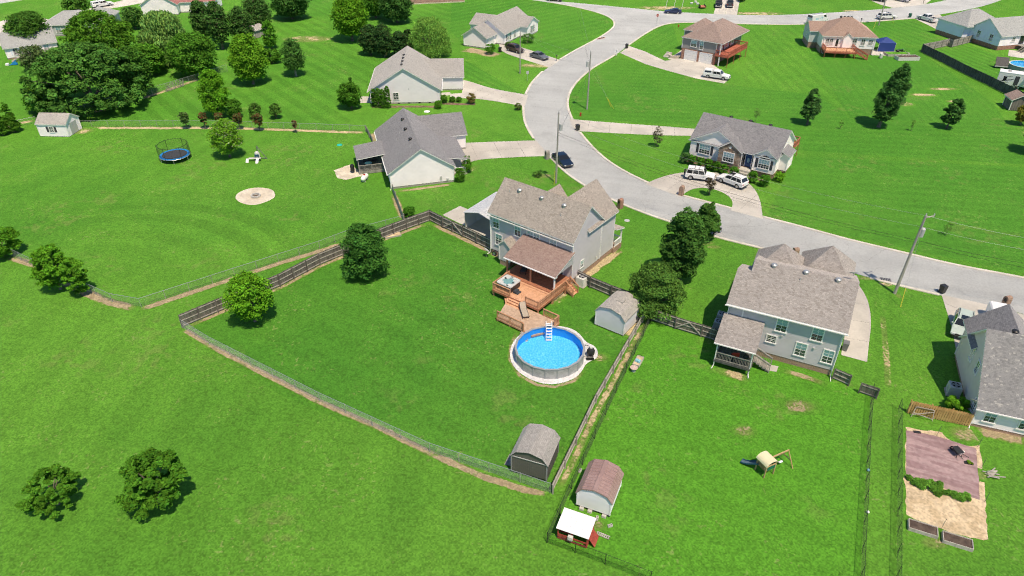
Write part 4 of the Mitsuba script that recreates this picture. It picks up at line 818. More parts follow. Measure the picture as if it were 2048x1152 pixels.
h.spout(.3, -3.35, 3.0, (-.1, -.5)); h.spout(3.8, -3.35, 3.0, (.1, -.4)); h.done()
k = thing('patio_chair', 'red seated chair on the covered porch of the speckled roof house', 'chair'); fr_ = mul(H2, 2.1, -2.3, 200, .95)
b = B(); b.box(-.35, .35, -.3, .3, .36, .46, None, .04); part(k, 'seat', b, 'red_paint', fr_); b = B(); b.box(-.35, .35, .26, .36, .42, .95, None, .04); part(k, 'backrest', b, 'red_paint', fr_)
for x in (-.3, .3):
    for y in (-.25, .3): b = B(); b.box(x - .025, x + .025, y - .025, y + .025, 0, .4); part(k, 'leg', b, 'black_metal', fr_)
k = thing('grill', 'black kettle grill on the covered porch near the stair railing', 'grill'); fr_ = mul(H2, 3.2, -2.6, 0, .95)
b = B(); b.lathe([(.001, .5), (.2, .55), (.3, .75), (.3, .8), (.22, .98), (.001, 1.04)], 16); part(k, 'bowl', b, 'black_metal', fr_, 40)
for i in range(3): a = i * 2.1; b = B(); b.tube([(.2 * math.cos(a), .2 * math.sin(a), .6), (.33 * math.cos(a), .33 * math.sin(a), 0)], .018); part(k, 'leg', b, 'mid_grey', fr_)
ac_unit('grey air conditioner shaded by the speckled roof house, farther from its porch', mul(H2, -.75, 5.1), .95, 'light_grey'); ac_unit('grey air conditioner shaded by the speckled roof house, close behind its porch', mul(H2, -.75, 3.5), .95, 'light_grey')
key = thing('satellite_dish', 'pale round satellite dish on the ridge end of the speckled brown roof', 'satellite dish'); dish(key, mul(H2, 10.9, 6.6, 200), 8.6, .5, False, 30)

# house at the edge with the steep speckled grey roof
h = House('house', 'tall beige house with a steep speckled grey roof beside the vegetable plot', 'house', 42.02, 46.56, -20.6, 'siding_beige', 'shingle_speckled', .35, 'brick_tan'); H3 = h.fr
h.wall((.45, 11.1), (.45, .4), [(0, 2.55), (.5, 7.3), (1, 2.55)]); h.wall((.45, .4), (13, .4), [(0, 2.55), (1, 2.55)], m='siding_white'); h.wall((13, .4), (13, 11.1), [(0, 2.55), (.5, 7.3), (1, 2.55)]); h.wall((13, 11.1), (.45, 11.1), [(0, 2.55), (1, 2.55)])
h.fnd.box(.48, 12.97, .43, 11.07, 0, .36); b = B(); b.box(.36, .5, .33, .46, .35, 2.5); h.p('corner_trim', b, 'trim_white'); b = B(); b.box(.36, .5, 11.05, 11.18, .35, 2.5); h.p('corner_trim', b, 'trim_white')
h.gable(.45, 13, .4, 11.1, 2.55, 7.3, 'x', .38, .3)
h.wall((.42, 11.3), (.42, 6.6), [(0, 4.5), (1, 4.5)], 2.0); h.wall((5.9, 11.35), (.4, 11.35), [(0, 4.5), (.5, 6.9), (1, 4.5)], .35); h.gable(.4, 5.9, 6.6, 11.35, 4.5, 6.9, 'y', .4, .35, m='shingle_grey', ends=(0, 1))
h.window('S', .4, 1.6, .95, .85, 1.35, blind=.5); h.window('S', .4, 4.4, .95, .9, 1.35, blind=.5); h.window('S', .4, 7.5, .95, .9, 1.35); h.window('W', .45, 4.6, 3.15, .7, 1.2, blind=.0); h.window('W', .45, 7.0, 2.85, .7, 1.4, blind=.5); h.window('W', .45, 1.5, .9, .7, 1.2, blind=0)
h.vent(2.6, 6.3, 7.2, 'box'); h.vent(3.6, 4.2, 6.15, 'pipe'); h.gutter(.1, -.02, 13, -.02, 2.33); h.spout(.35, .3, 2.3, (-.1, -.4))
b = B(); b.box(4.9, 6.4, 2.6, 3.5, 4.9, 5.02); h.p('skylight', b, 'car_glass') if False else None
h.done()
ac_unit('large white air conditioner in the shadow of the steep speckled roof house', mul(H3, -.55, 4.7), 1.2, 'light_grey')
key = thing('satellite_dish', 'white satellite dish fixed to the back corner of the steep roof house', 'satellite dish'); dish(key, mul(H3, .1, .9, 160), 2.5, .42, False, 40)

# house across the side fence: grey roof, low gable to the viewer
h = House('house', 'white bungalow with a plain grey roof and shaded back porch beside the sand circle yard', 'house', -18.24, 96.49, 15.4, 'siding_white', 'shingle_grey', .35, 'block_grey'); H4 = h.fr
h.body(0, 9.6, 0, 17.6, 2.75, 'y', 5.95); h.gable(0, 9.6, 0, 17.6, 2.75, 5.95, 'y', .42, .35)
h.body(9.6, 14.1, 12.2, 20.2, 2.75, 'x', 4.95, 'W'); h.gable(5.5, 14.1, 12.2, 20.2, 2.75, 4.95, 'x', .35, .35, ends=(0, 1))
h.roof([[(9.2, 2.2, 3.2), (12.3, 2.2, 2.62), (12.3, 11.6, 2.62), (9.2, 11.6, 3.2)]]); posts(h, [(12.0, 2.5), (12.0, 6.5), (12.0, 11.2)], .3, 2.5)
b = B(); b.box(9.6, 12.2, 2.3, 11.5, 0, .3); h.p('porch_floor', b, 'concrete'); railing(h.k, [(12.05, 2.45, .3), (9.7, 2.45, .3)], H4, 'trim_white', .9, .13, posts=False)
h.roof([[(-4.45, 6.5, 2.62), (.1, 6.5, 3.12), (.1, 12.2, 3.12), (-4.45, 12.2, 2.62)]]); posts(h, [(-4.2, 6.8), (-4.2, 11.9)], 0, 2.5, 'wood_grey'); posts(h, [(-.4, 6.8)], 0, 2.6, 'wood_grey')
planks(h.k, 'porch_boards', -4.3, -.02, 6.6, 12.1, .55, H4, 'wood_charcoal', along='y'); b = B(); b.box(-4.3, -.02, 6.55, 6.59, .05, .54); h.p('skirting', b, 'wood_grey')
railing(h.k, [(-4.2, 6.65, .55), (-2.2, 6.65, .55), (-.1, 6.65, .55)], H4, 'wood_grey', .9, .13)
h.window('W', 0, 3.0, 1.0, .9, 1.3); h.window('E', 9.6, 6.0, .9, 1.2, 1.4); h.door('E', 9.6, 8.5, .35, .95, 2.05, 'trim_white')
for x, y in ((4.0, 13.6), (3.9, 9.4), (4.0, 4.9)): h.vent(x, y, 2.92 + x * .667, 'box')
for x, y in ((2.2, 8.2), (2.9, 9.6), (3.6, 2.5)): h.vent(x, y, 2.92 + x * .667, 'pipe')
for u, z in ((7.6, .75), (8.6, .55)): b = B(); b.box(u - .16, u + .16, -.14, -.02, z, z + (.5 if u < 8 else .25)); h.p('meter_box', b, 'light_grey')
h.gutter(-.5, -.2, -.5, 17.8, 2.42); h.spout(-.1, -.1, 2.4, (-.2, -.4)); h.done()
k = thing('patio_sofa', 'dark cushioned outdoor sofa under the porch of the grey roof bungalow', 'sofa'); fr_ = mul(H4, -2.2, 10.4, 0, .55)
b = B(); b.box(-1.1, 1.1, -.4, .4, .1, .45, None, .05); part(k, 'seat', b, 'dark_fabric', fr_); b = B(); b.box(-1.1, 1.1, .3, .45, .3, .9, None, .05); part(k, 'backrest', b, 'dark_fabric', fr_)
k = thing('patio_table', 'low blue topped table in front of the dark porch sofa', 'table'); fr_ = mul(H4, -2.6, 8.5, 0, .55); b = B(); b.cyl(0, 0, .4, .45, .55, n=18); part(k, 'tabletop', b, 'sky_blue', fr_); b = B(); b.cyl(0, 0, 0, .4, .08); part(k, 'pedestal', b, 'black_metal', fr_)
k = thing('smoker', 'black upright barbecue smoker at the corner of the stone patio', 'grill'); fr_ = mul(H4, -5.2, 7.6, 0); b = B(); b.cyl(0, 0, .35, 1.2, .33, n=16); part(k, 'barrel', b, 'black_metal', fr_, 30); b = B(); b.lathe([(.33, 1.2), (.25, 1.38), (.001, 1.45)], 16); part(k, 'lid', b, 'black_metal', fr_, 30)
for i in range(3): a = i * 2.1; b = B(); b.box(.28 * math.cos(a) - .03, .28 * math.cos(a) + .03, .28 * math.sin(a) - .03, .28 * math.sin(a) + .03, 0, .4); part(k, 'leg', b, 'black_metal', fr_)
k = thing('propane_tank', 'white horizontal propane tank lying in the grass near the bungalow porch', 'gas tank'); fr_ = frame(*(-22.85,99.57), 78)
b = B(); M_ = trimesh.transformations.rotation_matrix(math.pi / 2, [0, 1, 0]); b.lathe([(.001, -1.0), (.2, -.95), (.36, -.75), (.4, -.5), (.4, .5), (.36, .75), (.2, .95), (.001, 1.0)], 18, frame(0, 0, 0, .55) @ M_); part(k, 'tank', b, 'white_metal', fr_, 40)
b = B(); b.cyl(0, 0, .9, 1.05, .16); part(k, 'valve_cap', b, 'red_paint', fr_)
for x in (-.5, .5): b = B(); b.box(x - .1, x + .1, -.3, .3, 0, .25); part(k, 'foot', b, 'cinder', fr_)

# grey sided house with arborvitae
h = House('house', 'pale grey sided house with one tall taupe gable and four arborvitae at its wall', 'house', -27.59, 134.13, 3.7, 'siding_warm_grey', 'shingle_taupe', .3, 'block_grey'); H5 = h.fr
h.body(0, 13.4, 0, 15.0, 2.85, 'y', 6.95); h.gable(0, 13.4, 0, 15.0, 2.85, 6.95, 'y', .45, .4)
h.body(13.4, 18.0, 7.6, 17.6, 2.85, 'x', 4.95, 'W'); h.gable(8.5, 18.0, 7.6, 17.6, 2.85, 4.95, 'x', .4, .35, ends=(0, 1))
h.window('S', 0, 4.9, .9, .95, 1.3, blind=.35); h.window('S', 7.6, 15.5, .9, .8, 1.2) if False else None; h.garage('E', 18.0, 12.6, .05, 4.8, 2.2); h.door('E', 13.4, 3.5, .3, .95, 2.05, 'wood_charcoal')
posts(h, [(15.5, 4.0)], .2, 2.5) if False else None
b = B(); b.box(7.4, 7.5, -.1, -.02, 2.9, 3.05); h.p('wall_vent', b, 'mid_grey')
for i in range(5): h.vent(6.35 - .0 * i, 2.4 + 2.2 * i, 2.85 + 6.3 * .612 + .1, 'box') if i < 4 else h.vent(3.2, 7.0, 4.95, 'pipe')
for i in range(5): b = B(); b.box(3.2 + 2 * i, 3.6 + 2 * i, -.02, .06, .08, .24); h.p('foundation_vent', b, 'black_plastic')
h.gutter(-.55, -.3, -.55, 15.2, 2.5); h.gutter(13.95, -.3, 13.95, 7.2, 2.5); h.spout(13.5, -.1, 2.5, (.1, -.4)); h.done()

# white house with stepped gables and two cars
h = House('house', 'white house with stacked taupe gables whose drive holds a brown and a slate car', 'house', -11.82, 176.28, -27.0, 'siding_white', 'shingle_taupe', .3, 'block_grey'); H6 = h.fr
h.body(0, 6.2, 0, 5.2, 2.75, 'y', 4.75, 'N'); h.gable(0, 6.2, 0, 5.6, 2.75, 4.75, 'y', .45, .4, ends=(1, 0))
h.body(-.2, 8.4, 5.2, 20.5, 2.75, 'y', 5.6); h.gable(-.2, 8.4, 5.2, 20.5, 2.75, 5.6, 'y', .4, .35)
h.body(8.4, 10.4, 14.0, 20.4, 2.75, 'x', 4.4, 'W'); h.gable(5.0, 10.4, 14.0, 20.4, 2.75, 4.4, 'x', .4, .35, ends=(0, 1))
h.body(-4.0, -.2, 10.5, 17.5, 2.75, 'x', 4.5, 'E'); h.gable(-4.0, 3.5, 10.5, 17.5, 2.75, 4.5, 'x', .4, .3, ends=(1, 0))
h.window('E', 10.4, 17.2, .7, 1.0, 1.6, shutters=True); h.window('E', 8.4, 7.6, .7, 1.2, 1.6, shutters=True); h.window('E', 8.4, 11.0, .5, 1.0, 1.9); h.garage('E', 6.2, 2.7, .1, 2.7, 2.1); h.done()

# brown hip roof over two garage doors, red deck
h = House('house', 'dark grey house with a brown hip roof and two white garage doors', 'house', 39.72, 165.16, -37.6, 'siding_dark_grey', 'shingle_brown', 0, 'brick_red'); H7 = h.fr
h.body(-.5, 7.8, 0, 14.2, 4.85, '', 0, z0=2.55); h.wall((-.5, .0), (7.8, 0), [(0, 2.5), (1, 2.5)], 0, 'brick_red', lap=0); h.wall((7.8, 0), (7.8, 14.2), [(0, 2.5), (1, 2.5)], 0, 'brick_red', lap=0); h.wall((-.5, 14.2), (-.5, 0), [(0, 2.5), (1, 2.5)], 0, 'brick_red', lap=0); h.wall((7.8, 14.2), (-.5, 14.2), [(0, 2.5), (1, 2.5)], 0, 'brick_red', lap=0)
h.hip(-.5, 9.0, 0, 14.5, 4.9, 7.9); h.body(-3.2, -.5, 6.5, 13.5, 4.85, '', 0, 'E', z0=1.2); h.hip(-3.2, 2.5, 6.5, 13.5, 4.9, 7.1)
for u in (1.9, 5.6): h.garage('S', 0, u, .02, 2.9, 2.15)
h.window('S', 0, 2.3, 3.2, 1.3, 1.3); h.window('S', 0, 4.2, 2.9, .8, 1.7)
for u in (2.5, 5.5, 9.0): h.window('E', 7.8, u, 3.0, 1.3, 1.5, blind=.3)
h.door('E', 7.8, 4.0, 2.6, .95, 2.05, 'room_dark', False, True); h.door('E', 7.8, 7.4, 2.6, .95, 2.05, 'room_dark', False, True)
planks(h.k, 'deck_boards', 7.85, 11.0, -.3, 10.5, 2.5, H7, 'wood_red_deck', along='x'); b = B(); b.box(10.96, 11.04, -.35, 10.5, 2.1, 2.46); b.box(7.8, 11.04, -.39, -.31, 2.1, 2.46); h.p('rim_board', b, 'wood_red_deck')
railing(h.k, [(7.9, -.25, 2.5), (10.95, -.25, 2.5), (10.95, 3.4, 2.5), (10.95, 7.0, 2.5), (10.95, 10.4, 2.5), (7.9, 10.4, 2.5)], H7, 'wood_red_deck', .95, .18, z_base=0); posts(h, [(8.9, -.2)], 0, 4.75, w=.2)
for x, y, z in ((2.0, 1.6, 6.1), (6.8, 3.5, 6.6), (3.8, 5.2, 7.9), (4.2, 6.4, 8.0), (4.6, 8.0, 8.0)): h.vent(x, y, z, 'pipe')
h.done()
k = thing('retaining_wall', 'curved tan block retaining wall with a planted bed beside the garage', 'wall')
rng = np.random.default_rng(3)
for lv in range(3):
    for i in range(9): a = math.radians(180 + i * 17 + lv * 8); b = B(); M_ = mul(H7, -2.2 + 1.5 * math.cos(a), .6 + 1.5 * math.sin(a), math.degrees(a)); b.box(-.15, .15, -.2, .2, lv * .22, lv * .22 + .21, None, .02); part(k, 'block', b, 'sand', M_)
k = thing('steps', 'pale concrete garden steps climbing beside the garage', 'steps')
for i in range(4): b = B(); b.box(-4.4, -3.1, -1.2 + .5 * i, -.7 + .5 * i, 0, .2 + .2 * i); part(k, 'tread', b, 'concrete', H7)

# rust roof house with a deck, tent beside it
h = House('house', 'cream house with a rust brown hip roof next to the blue tent', 'house', 73.75, 170.14, -8.8, 'siding_cream', 'shingle_rust', 1.35, 'brick_tan'); H8 = h.fr
h.body(-.3, 11.6, 0, 10.2, 3.95); h.hip(-.3, 11.6, 0, 10.2, 4.0, 7.2); h.body(-2.3, -.3, 4.4, 11.0, 3.95, 'x', 5.4, 'E', m='siding_sage'); h.gable(-2.3, 3, 4.4, 11.0, 4.0, 5.4, 'x', .35, .3, ends=(1, 0))
h.body(4.3, 6.1, -.5, 0, 3.95, 'y', 4.7, 'N', corners=False); h.gable(4.3, 6.1, -.5, 2.5, 4.0, 4.8, 'y', .25, .2, ends=(1, 0))
for u, z, w, hh in ((.9, 2.0, .75, 1.4), (1.8, 2.0, .75, 1.4), (7.0, 2.1, .85, 1.4), (8.9, 2.1, .85, 1.4), (10.6, 2.3, .9, 1.1)): h.window('S', 0, u, z, w, hh, blind=0)
h.window('W', -2.3, 7.6, 2.4, .6, .7); h.door('S', 0, 3.1, 1.5, .9, 2.0, 'trim_white', True, True)
planks(h.k, 'deck_boards', -.1, 6.8, -3.9, -.05, 1.45, H8, 'wood_deck', along='x'); b = B(); b.box(-.14, 6.84, -3.96, -3.905, 1.1, 1.42); b.box(-.16, -.105, -3.9, -.1, 1.1, 1.42); h.p('rim_board', b, 'wood_red_deck')
railing(h.k, [(-.05, -.2, 1.45), (-.05, -3.85, 1.45), (2.3, -3.85, 1.45), (4.6, -3.85, 1.45), (6.75, -3.85, 1.45)], H8, 'wood_red_deck', .95, .2, z_base=0); railing(h.k, [(6.75, -2.6, 1.45), (6.75, -.2, 1.45)], H8, 'wood_red_deck', .95, .2)
railing(h.k, [(6.8, -3.85, 1.45), (9.4, -4.6, .1)], H8, 'wood_red_deck', .95, .25); railing(h.k, [(6.8, -2.7, 1.45), (9.6, -3.5, .1)], H8, 'wood_red_deck', .95, .25)
for i in range(7): b = B(); M_ = mul(H8, 6.9 + .38 * i, -3.3 - .11 * i, -16); b.box(0, .38, -.55, .55, 1.2 - .19 * i, 1.25 - .19 * i); part(h.k, 'stair_tread', b, 'wood_red_deck', M_)
for i in range(4): h.vent(4.2 + .8 * i, 5.7, 7.0, 'box')
for x, y in ((9.5, 2.6), (1.5, 3.0), (7.2, 3.4)): h.vent(x, y, 4.2 + min(y, 11.6 - x, x) * .6, 'pipe')
h.spout(11.4, -.15, 3.8); h.spout(.1, -.15, 3.8); h.done()

# pale blue-white house far along the fence
h = House('house', 'blue-white house with pale grey roofs on a red brick base', 'house', 116.99, 172.29, 15.3, 'siding_blue_white', 'shingle_pale', 1.0, 'brick_red'); H9 = h.fr
h.body(0, 16, 0, 9.0, 3.4, 'x', 6.3, m='siding_white'); h.gable(0, 16, 0, 9.0, 3.45, 6.3, 'x', .4, .35); h.wall((-.02, 9.0), (-.02, 0), [(0, 3.4), (.5, 6.3), (1, 3.4)], m='siding_blue_white')
h.body(-2.2, 9, 9.0, 17.5, 3.6); h.hip(-2.2, 9, 8.4, 17.5, 3.65, 6.6); h.window('W', -.02, 2.6, 1.7, .9, 1.4, blind=0); h.window('W', -.02, 6.4, 1.7, .9, 1.4, blind=0); h.window('S', 0, 4.0, 1.8, .9, 1.0, blind=0); h.door('S', 0, 6.6, 1.1, 1.5, 2.0, 'room_dark', False, True); h.window('S', 0, 10.5, 1.7, .9, 1.4); h.vent(6, 3.2, 5.6, 'pipe'); h.done()
planks(h.k, 'deck_boards', 5.5, 9.5, -3.5, -.1, 1.0, H9, 'wood_grey', along='x')
for i in range(4): b = B(); b.box(4.1 + .33 * i, 4.45 + .33 * i, -3.3, -1.8, .12 + .22 * i, .17 + .22 * i); part(h.k, 'stair_tread', b, 'wood_grey', H9)

# stone fronted house on the loop drive
h = House('house', 'white house with a brown stone gable and blue door on the loop drive', 'house', 29.3, 109.24, -34.5, 'siding_cream', 'shingle_grey', .3, 'brick_tan'); h.fr = frame(28.75, 107.45, -34.5, .65); H10 = h.fr
b = B(); b.box(.3, 13.95, .45, 9.3, -.65, 0); h.p('footing', b, 'brick_tan'); b = B(); b.box(5.2, 8.7, -.55, .44, -.65, 0); h.p('footing', b, 'brick_tan'); b = B(); b.box(8.9, 10.6, -.9, .74, -.65, .3); h.p('door_step', b, 'concrete'); b = B(); b.box(9.0, 10.5, -1.25, -.91, -.65, -.02); h.p('door_step', b, 'concrete')
ZE = 2.95
h.body(.25, 14.0, .4, 9.4, ZE, 'x', 5.85, 'S'); h.gable(.25, 14.0, .4, 9.4, ZE, 5.85, 'x', .4, .3)
h.wall((.25, .15), (8.75, .15), [(0, ZE), (.5, 5.25), (1, ZE)]); h.gable(.25, 8.75, .15, 6.0, ZE, 5.25, 'y', .35, .3, ends=(1, 0))
h.wall((8.7, .75), (10.75, .75), [(0, ZE), (1, ZE)], m='stone_mortar', lap=0)
h.wall((10.75, .1), (14.0, .1), [(0, ZE), (.5, 4.05), (1, ZE)]); h.gable(10.75, 14.0, .1, 2.6, ZE, 4.05, 'y', .3, .25, ends=(1, 0))
h.fnd.box(.3, 13.95, .45, 9.3, 0, .31)
# stone gable built of single stones
h.fnd.box(5.2, 8.7, -.55, .1, 0, .3)
b = B(); b.box(5.25, 8.65, -.56, .1, .3, ZE); b.side([(5.25, ZE), (8.65, ZE), (6.95, 4.2)], -.56, .1); h.p('stone_front', b, 'stone_mortar'); h.gable(5.2, 8.7, -.55, 2.5, ZE, 4.2, 'y', .25, .25, ends=(1, 0))
rng = np.random.default_rng(11); win = sg.box(6.1, .95, 7.8, 2.55); tri = sg.Polygon([(5.25, .3), (8.65, .3), (8.65, ZE), (6.95, 4.15), (5.25, ZE)])
z = .3; row = 0; stb = [B() for _ in STONES]
while z < 4.1:
    hgt = rng.uniform(.15, .24); x = 5.25 - rng.uniform(0, .3)
    while x < 8.65:
        w = rng.uniform(.22, .5); r = sg.box(x + .012, z + .012, x + w - .012, z + hgt - .012).intersection(tri).difference(win)
        for q in getattr(r, 'geoms', [r]):
            if q.geom_type == 'Polygon' and q.area > .01:
                q = q.buffer(-.02, join_style=1, quad_segs=1).buffer(.02, join_style=1, quad_segs=1)
                if q.geom_type == 'Polygon' and q.area > .008:
                    m_ = trimesh.creation.extrude_polygon(q, .06 + rng.uniform(0, .05)); v = np.array(m_.vertices); stb[rng.integers(4)].add(np.c_[v[:, 0], -.55 - v[:, 2], v[:, 1]], m_.faces)
        x += w
    z += hgt
for i, b in enumerate(stb): h.p('stonework', b, 'stone_%d' % i, kind='stuff')
h.window('S', -.62, 6.95, 1.0, 1.6, 1.45, grid=(4, 2)); h.window('S', .15, 2.7, 1.05, 1.7, 1.45, shutters=True, grid=(4, 2)); h.window('S', .1, 12.35, .95, 1.6, 1.4, shutters=True, grid=(4, 2))
def fan(u, c, z, r, key):
    b = B(); b.side([(u + r * math.cos(t), z + r * .75 * math.sin(t)) for t in np.linspace(0, math.pi, 13)], c - .06, c + .02); part(key, 'fanlight', b, 'trim_white', H10)
    b = B(); b.side([(u + (r - .1) * math.cos(t), z + .03 + (r - .1) * .75 * math.sin(t)) for t in np.linspace(0, math.pi, 13)], c - .085, c - .05); part(key, 'fanlight_pane', b, 'car_glass', H10)
fan(12.35, .1, 2.5, .85, h.k); fan(9.75, .75, 2.55, .85, h.k); k_ = h.door('S', .75, 9.75, .35, .95, 2.05, 'blue_door', True, False)
b = B(); b.lathe([(.001, 0), (.2, 0.0)], 16, h.M('S', .685, 9.75, 1.45) @ np.diag([1, 1, 2.0, 1]) @ trimesh.transformations.rotation_matrix(-math.pi / 2, [1, 0, 0])); part(k_, 'oval_pane', b, 'blind', H10)
for u in (9.05, 10.45): b = B(); b.box(u - .13, u + .13, .68, .74, .5, 2.3); h.p('sidelight', b, 'car_glass'); b = B(); b.box(u - .19, u + .19, .7, .745, .4, 2.45); h.p('sidelight_frame', b, 'trim_white')
b = B(); b.cyl(7.0, -.6, 3.35, 3.36, .2); b = B(); b.lathe([(.001, 0), (.22, 0), (.22, .05), (.001, .05)], 18, h.M('S', -.6, 6.95, 3.35) @ trimesh.transformations.rotation_matrix(-math.pi / 2, [1, 0, 0])); h.p('round_vent', b, 'trim_white')
for x in (5.05, 8.8, 10.7): b = B(); b.box(x - .06, x + .06, -.05 if x > 6 else .0, .13, .3, ZE - .1); h.p('corner_trim', b, 'trim_white')
h.body(14.0, 15.2, 2.6, 5.4, 2.9, '', 0, 'W'); h.roof([[(15.5, 2.3, 2.75), (15.5, 5.7, 2.75), (14.0, 5.7, 3.5), (14.0, 2.3, 3.5)]]); h.window('E', 14.0, 7.3, 1.2, .9, 1.3)
planks(h.k, 'deck_boards', 11.5, 14.5, 9.5, 11.9, 1.7, H10, 'wood_deck_dark', along='x'); railing(h.k, [(14.4, 9.5, 1.7), (14.4, 11.8, 1.7), (11.5, 11.8, 1.7)], H10, 'wood_deck_dark', .95, .2, z_base=-.65)
for x in (4.4, 7.6, 10.8): h.vent(x, 5.6, 5.7, 'box')
h.gutter(-.05, .0, 5.0, -.1, 2.75) if False else None
h.done()
k = thing('path', 'short concrete path from the loop drive to the blue door', 'path') if False else None

# houses at the far edge of the estate
h = House('house', 'white house with a grey roof and timber deck beyond the giant maple', 'house', -116.91, 164.35, 0, 'siding_white', 'shingle_pale', .4, 'brick_tan')
h.fr = frame(*(-116.91,164.35), 33); h.body(0, 10.5, 0, 9.5, 2.7, 'x', 5.0, m='siding_white'); h.gable(0, 10.5, 0, 9.5, 2.7, 5.0, 'x', .4, .35)
h.wall((-.0, 9.5), (-.0, .0), [(0, 2.7), (.5, 5.0), (1, 2.7)], m='siding_white') if False else None
h.window('S', 0, 2.0, .9, .9, 1.4, blind=0, shutters='siding_blue_white'); h.door('S', 0, 5.4, .45, 1.6, 2.05, 'room_dark', False, True); h.window('S', 0, 8.3, .9, 1.0, 1.4)
planks(h.k, 'deck_boards', 2.2, 9.5, -3.2, -.05, .9, h.fr, 'wood_grey', along='x'); railing(h.k, [(2.3, -3.1, .9), (5.8, -3.1, .9), (9.4, -3.1, .9)], h.fr, 'wood_grey', .9, .2, z_base=0); h.vent(4.5, 2.6, 4.0, 'box'); h.done()
for i in range(4): b = B(); b.box(.6 + .4 * i, 1.0 + .4 * i, -2.6, -1.4, .1 + .2 * i, .15 + .2 * i); part(h.k, 'stair_tread', b, 'wood_grey', h.fr)
h = House('house', 'white house under a red shingle roof at the far end of the garden trees', 'house', *(-104.37,207.45), 8, 'siding_white', 'shingle_red', .3, 'block_grey')
h.body(0, 9.5, 0, 14, 3.0, 'y', 6.0); h.gable(0, 9.5, 0, 14, 3.0, 6.0, 'y', .45, .4); h.body(9.5, 19.5, 2.5, 10.5, 3.0, 'x', 5.2, 'W'); h.gable(4, 19.5, 2.5, 10.5, 3.0, 5.2, 'x', .4, .3, ends=(0, 1)); h.window('S', 2.5, 13.2, .9, 1.8, 1.3, blind=.3); h.window('S', 2.5, 17.5, .9, 1.0, 1.4, blind=0)
for x, y in ((13.5, 5.0), (15, 4.4)): h.vent(x, y, 4.2, 'pipe')
h.done()
h = House('house', 'low grey hip roof house mostly hidden between the big maples', 'house', *(-119.46,184.74), 12, 'siding_grey', 'shingle_pale', .3, 'block_grey')
h.body(0, 13, 0, 9.0, 2.7); h.hip(0, 13, 0, 9.0, 2.75, 5.2); h.body(8, 15, 9, 13, 2.7, '', 0, 'S'); h.hip(8, 15, 6, 13, 2.75, 4.9); h.window('S', 0, 3.5, .9, 1.2, 1.3); h.window('S', 0, 9.5, .9, 1.2, 1.3); h.done()
h = House('house', 'white house across the top street behind the boat and the dark pickups', 'house', *(63.4,240.04), 4, 'siding_white', 'shingle_brown', .3, 'brick_red')
h.body(0, 18, 2, 11, 2.8, 'x', 5.4); h.gable(0, 18, 2, 11, 2.8, 5.4, 'x', .4, .3); h.garage('S', 2, 6.0, .05, 4.8, 2.2); h.window('S', 2, 12, .9, 1.2, 1.4); h.done()

# ---------------------------------------------------------------- fences
def along(pts, step):
    """points at about step apart on the polyline, corners kept: [(a, b), ...] sections"""
    out = []
    for a, c in zip(pts[:-1], pts[1:]):
        a, c = np.array(a, float), np.array(c, float); n = max(1, int(round(np.linalg.norm(c - a) / step)))
        out += [(a + (c - a) * i / n, a + (c - a) * (i + 1) / n) for i in range(n)]
    return out
def wood_fence(label, pts, h=1.75, inner=1, step=2.4, boards='wood_grey_dark', rails='wood_grey_light', w=.14, gates=(), rails_z=(.25, .9, 1.55), cat='fence', frnd=1):
    """board panels with rails and posts on one face (inner = +1: on the right-hand side when walking along)"""
    k = thing('wooden_fence', label, cat); rng = np.random.default_rng(frnd)
    for i, (a, c) in enumerate(along(pts, step)):
        d = c - a; L = np.linalg.norm(d); d /= L; n = np.array([d[1], -d[0]]) * inner; M_ = np.eye(4); M_[:2, 0] = d; M_[:2, 1] = n; M_[:2, 3] = a
        if inner < 0: pass
        b = B(); q = int(L / w)
        for j in range(q): x = j * L / q; t = rng.uniform(-.03, .02); b.box(x + .004, x + L / q - .006, -.011 + rng.uniform(-.004, .004), .011, .04 + rng.uniform(0, .03), h + t, M_)
        part(k, 'boards', b, boards, kind='stuff')
        for z in rails_z: b = B(); b.box(.05, L - .05, .013, .055, z * h / 1.75 - .05, z * h / 1.75 + .05, M_); part(k, 'rail', b, rails)
        b = B(); b.box(-.055, .055, .056, .165, 0, h + .02, M_); part(k, 'post', b, boards)
        if i in gates:
            e = .058 if i not in () else 0; z0, z1 = (.25 * h / 1.75, 1.55 * h / 1.75); f = gates[i]
            b = B(); P = lambda x, z: (M_ @ np.array([x, .075, z, 1]))[:3]; b.beam(P(.12, z0 if f > 0 else z1), P(L - .12, z1 if f > 0 else z0), .12, .04, (M_[0, 1], M_[1, 1], 0)); part(k, 'gate_brace', b, rails)
    b = B(); M_[:2, 3] = c; b.box(-.055, .055, .056, .165, 0, h + .02, M_); part(k, 'post', b, boards)
    return k
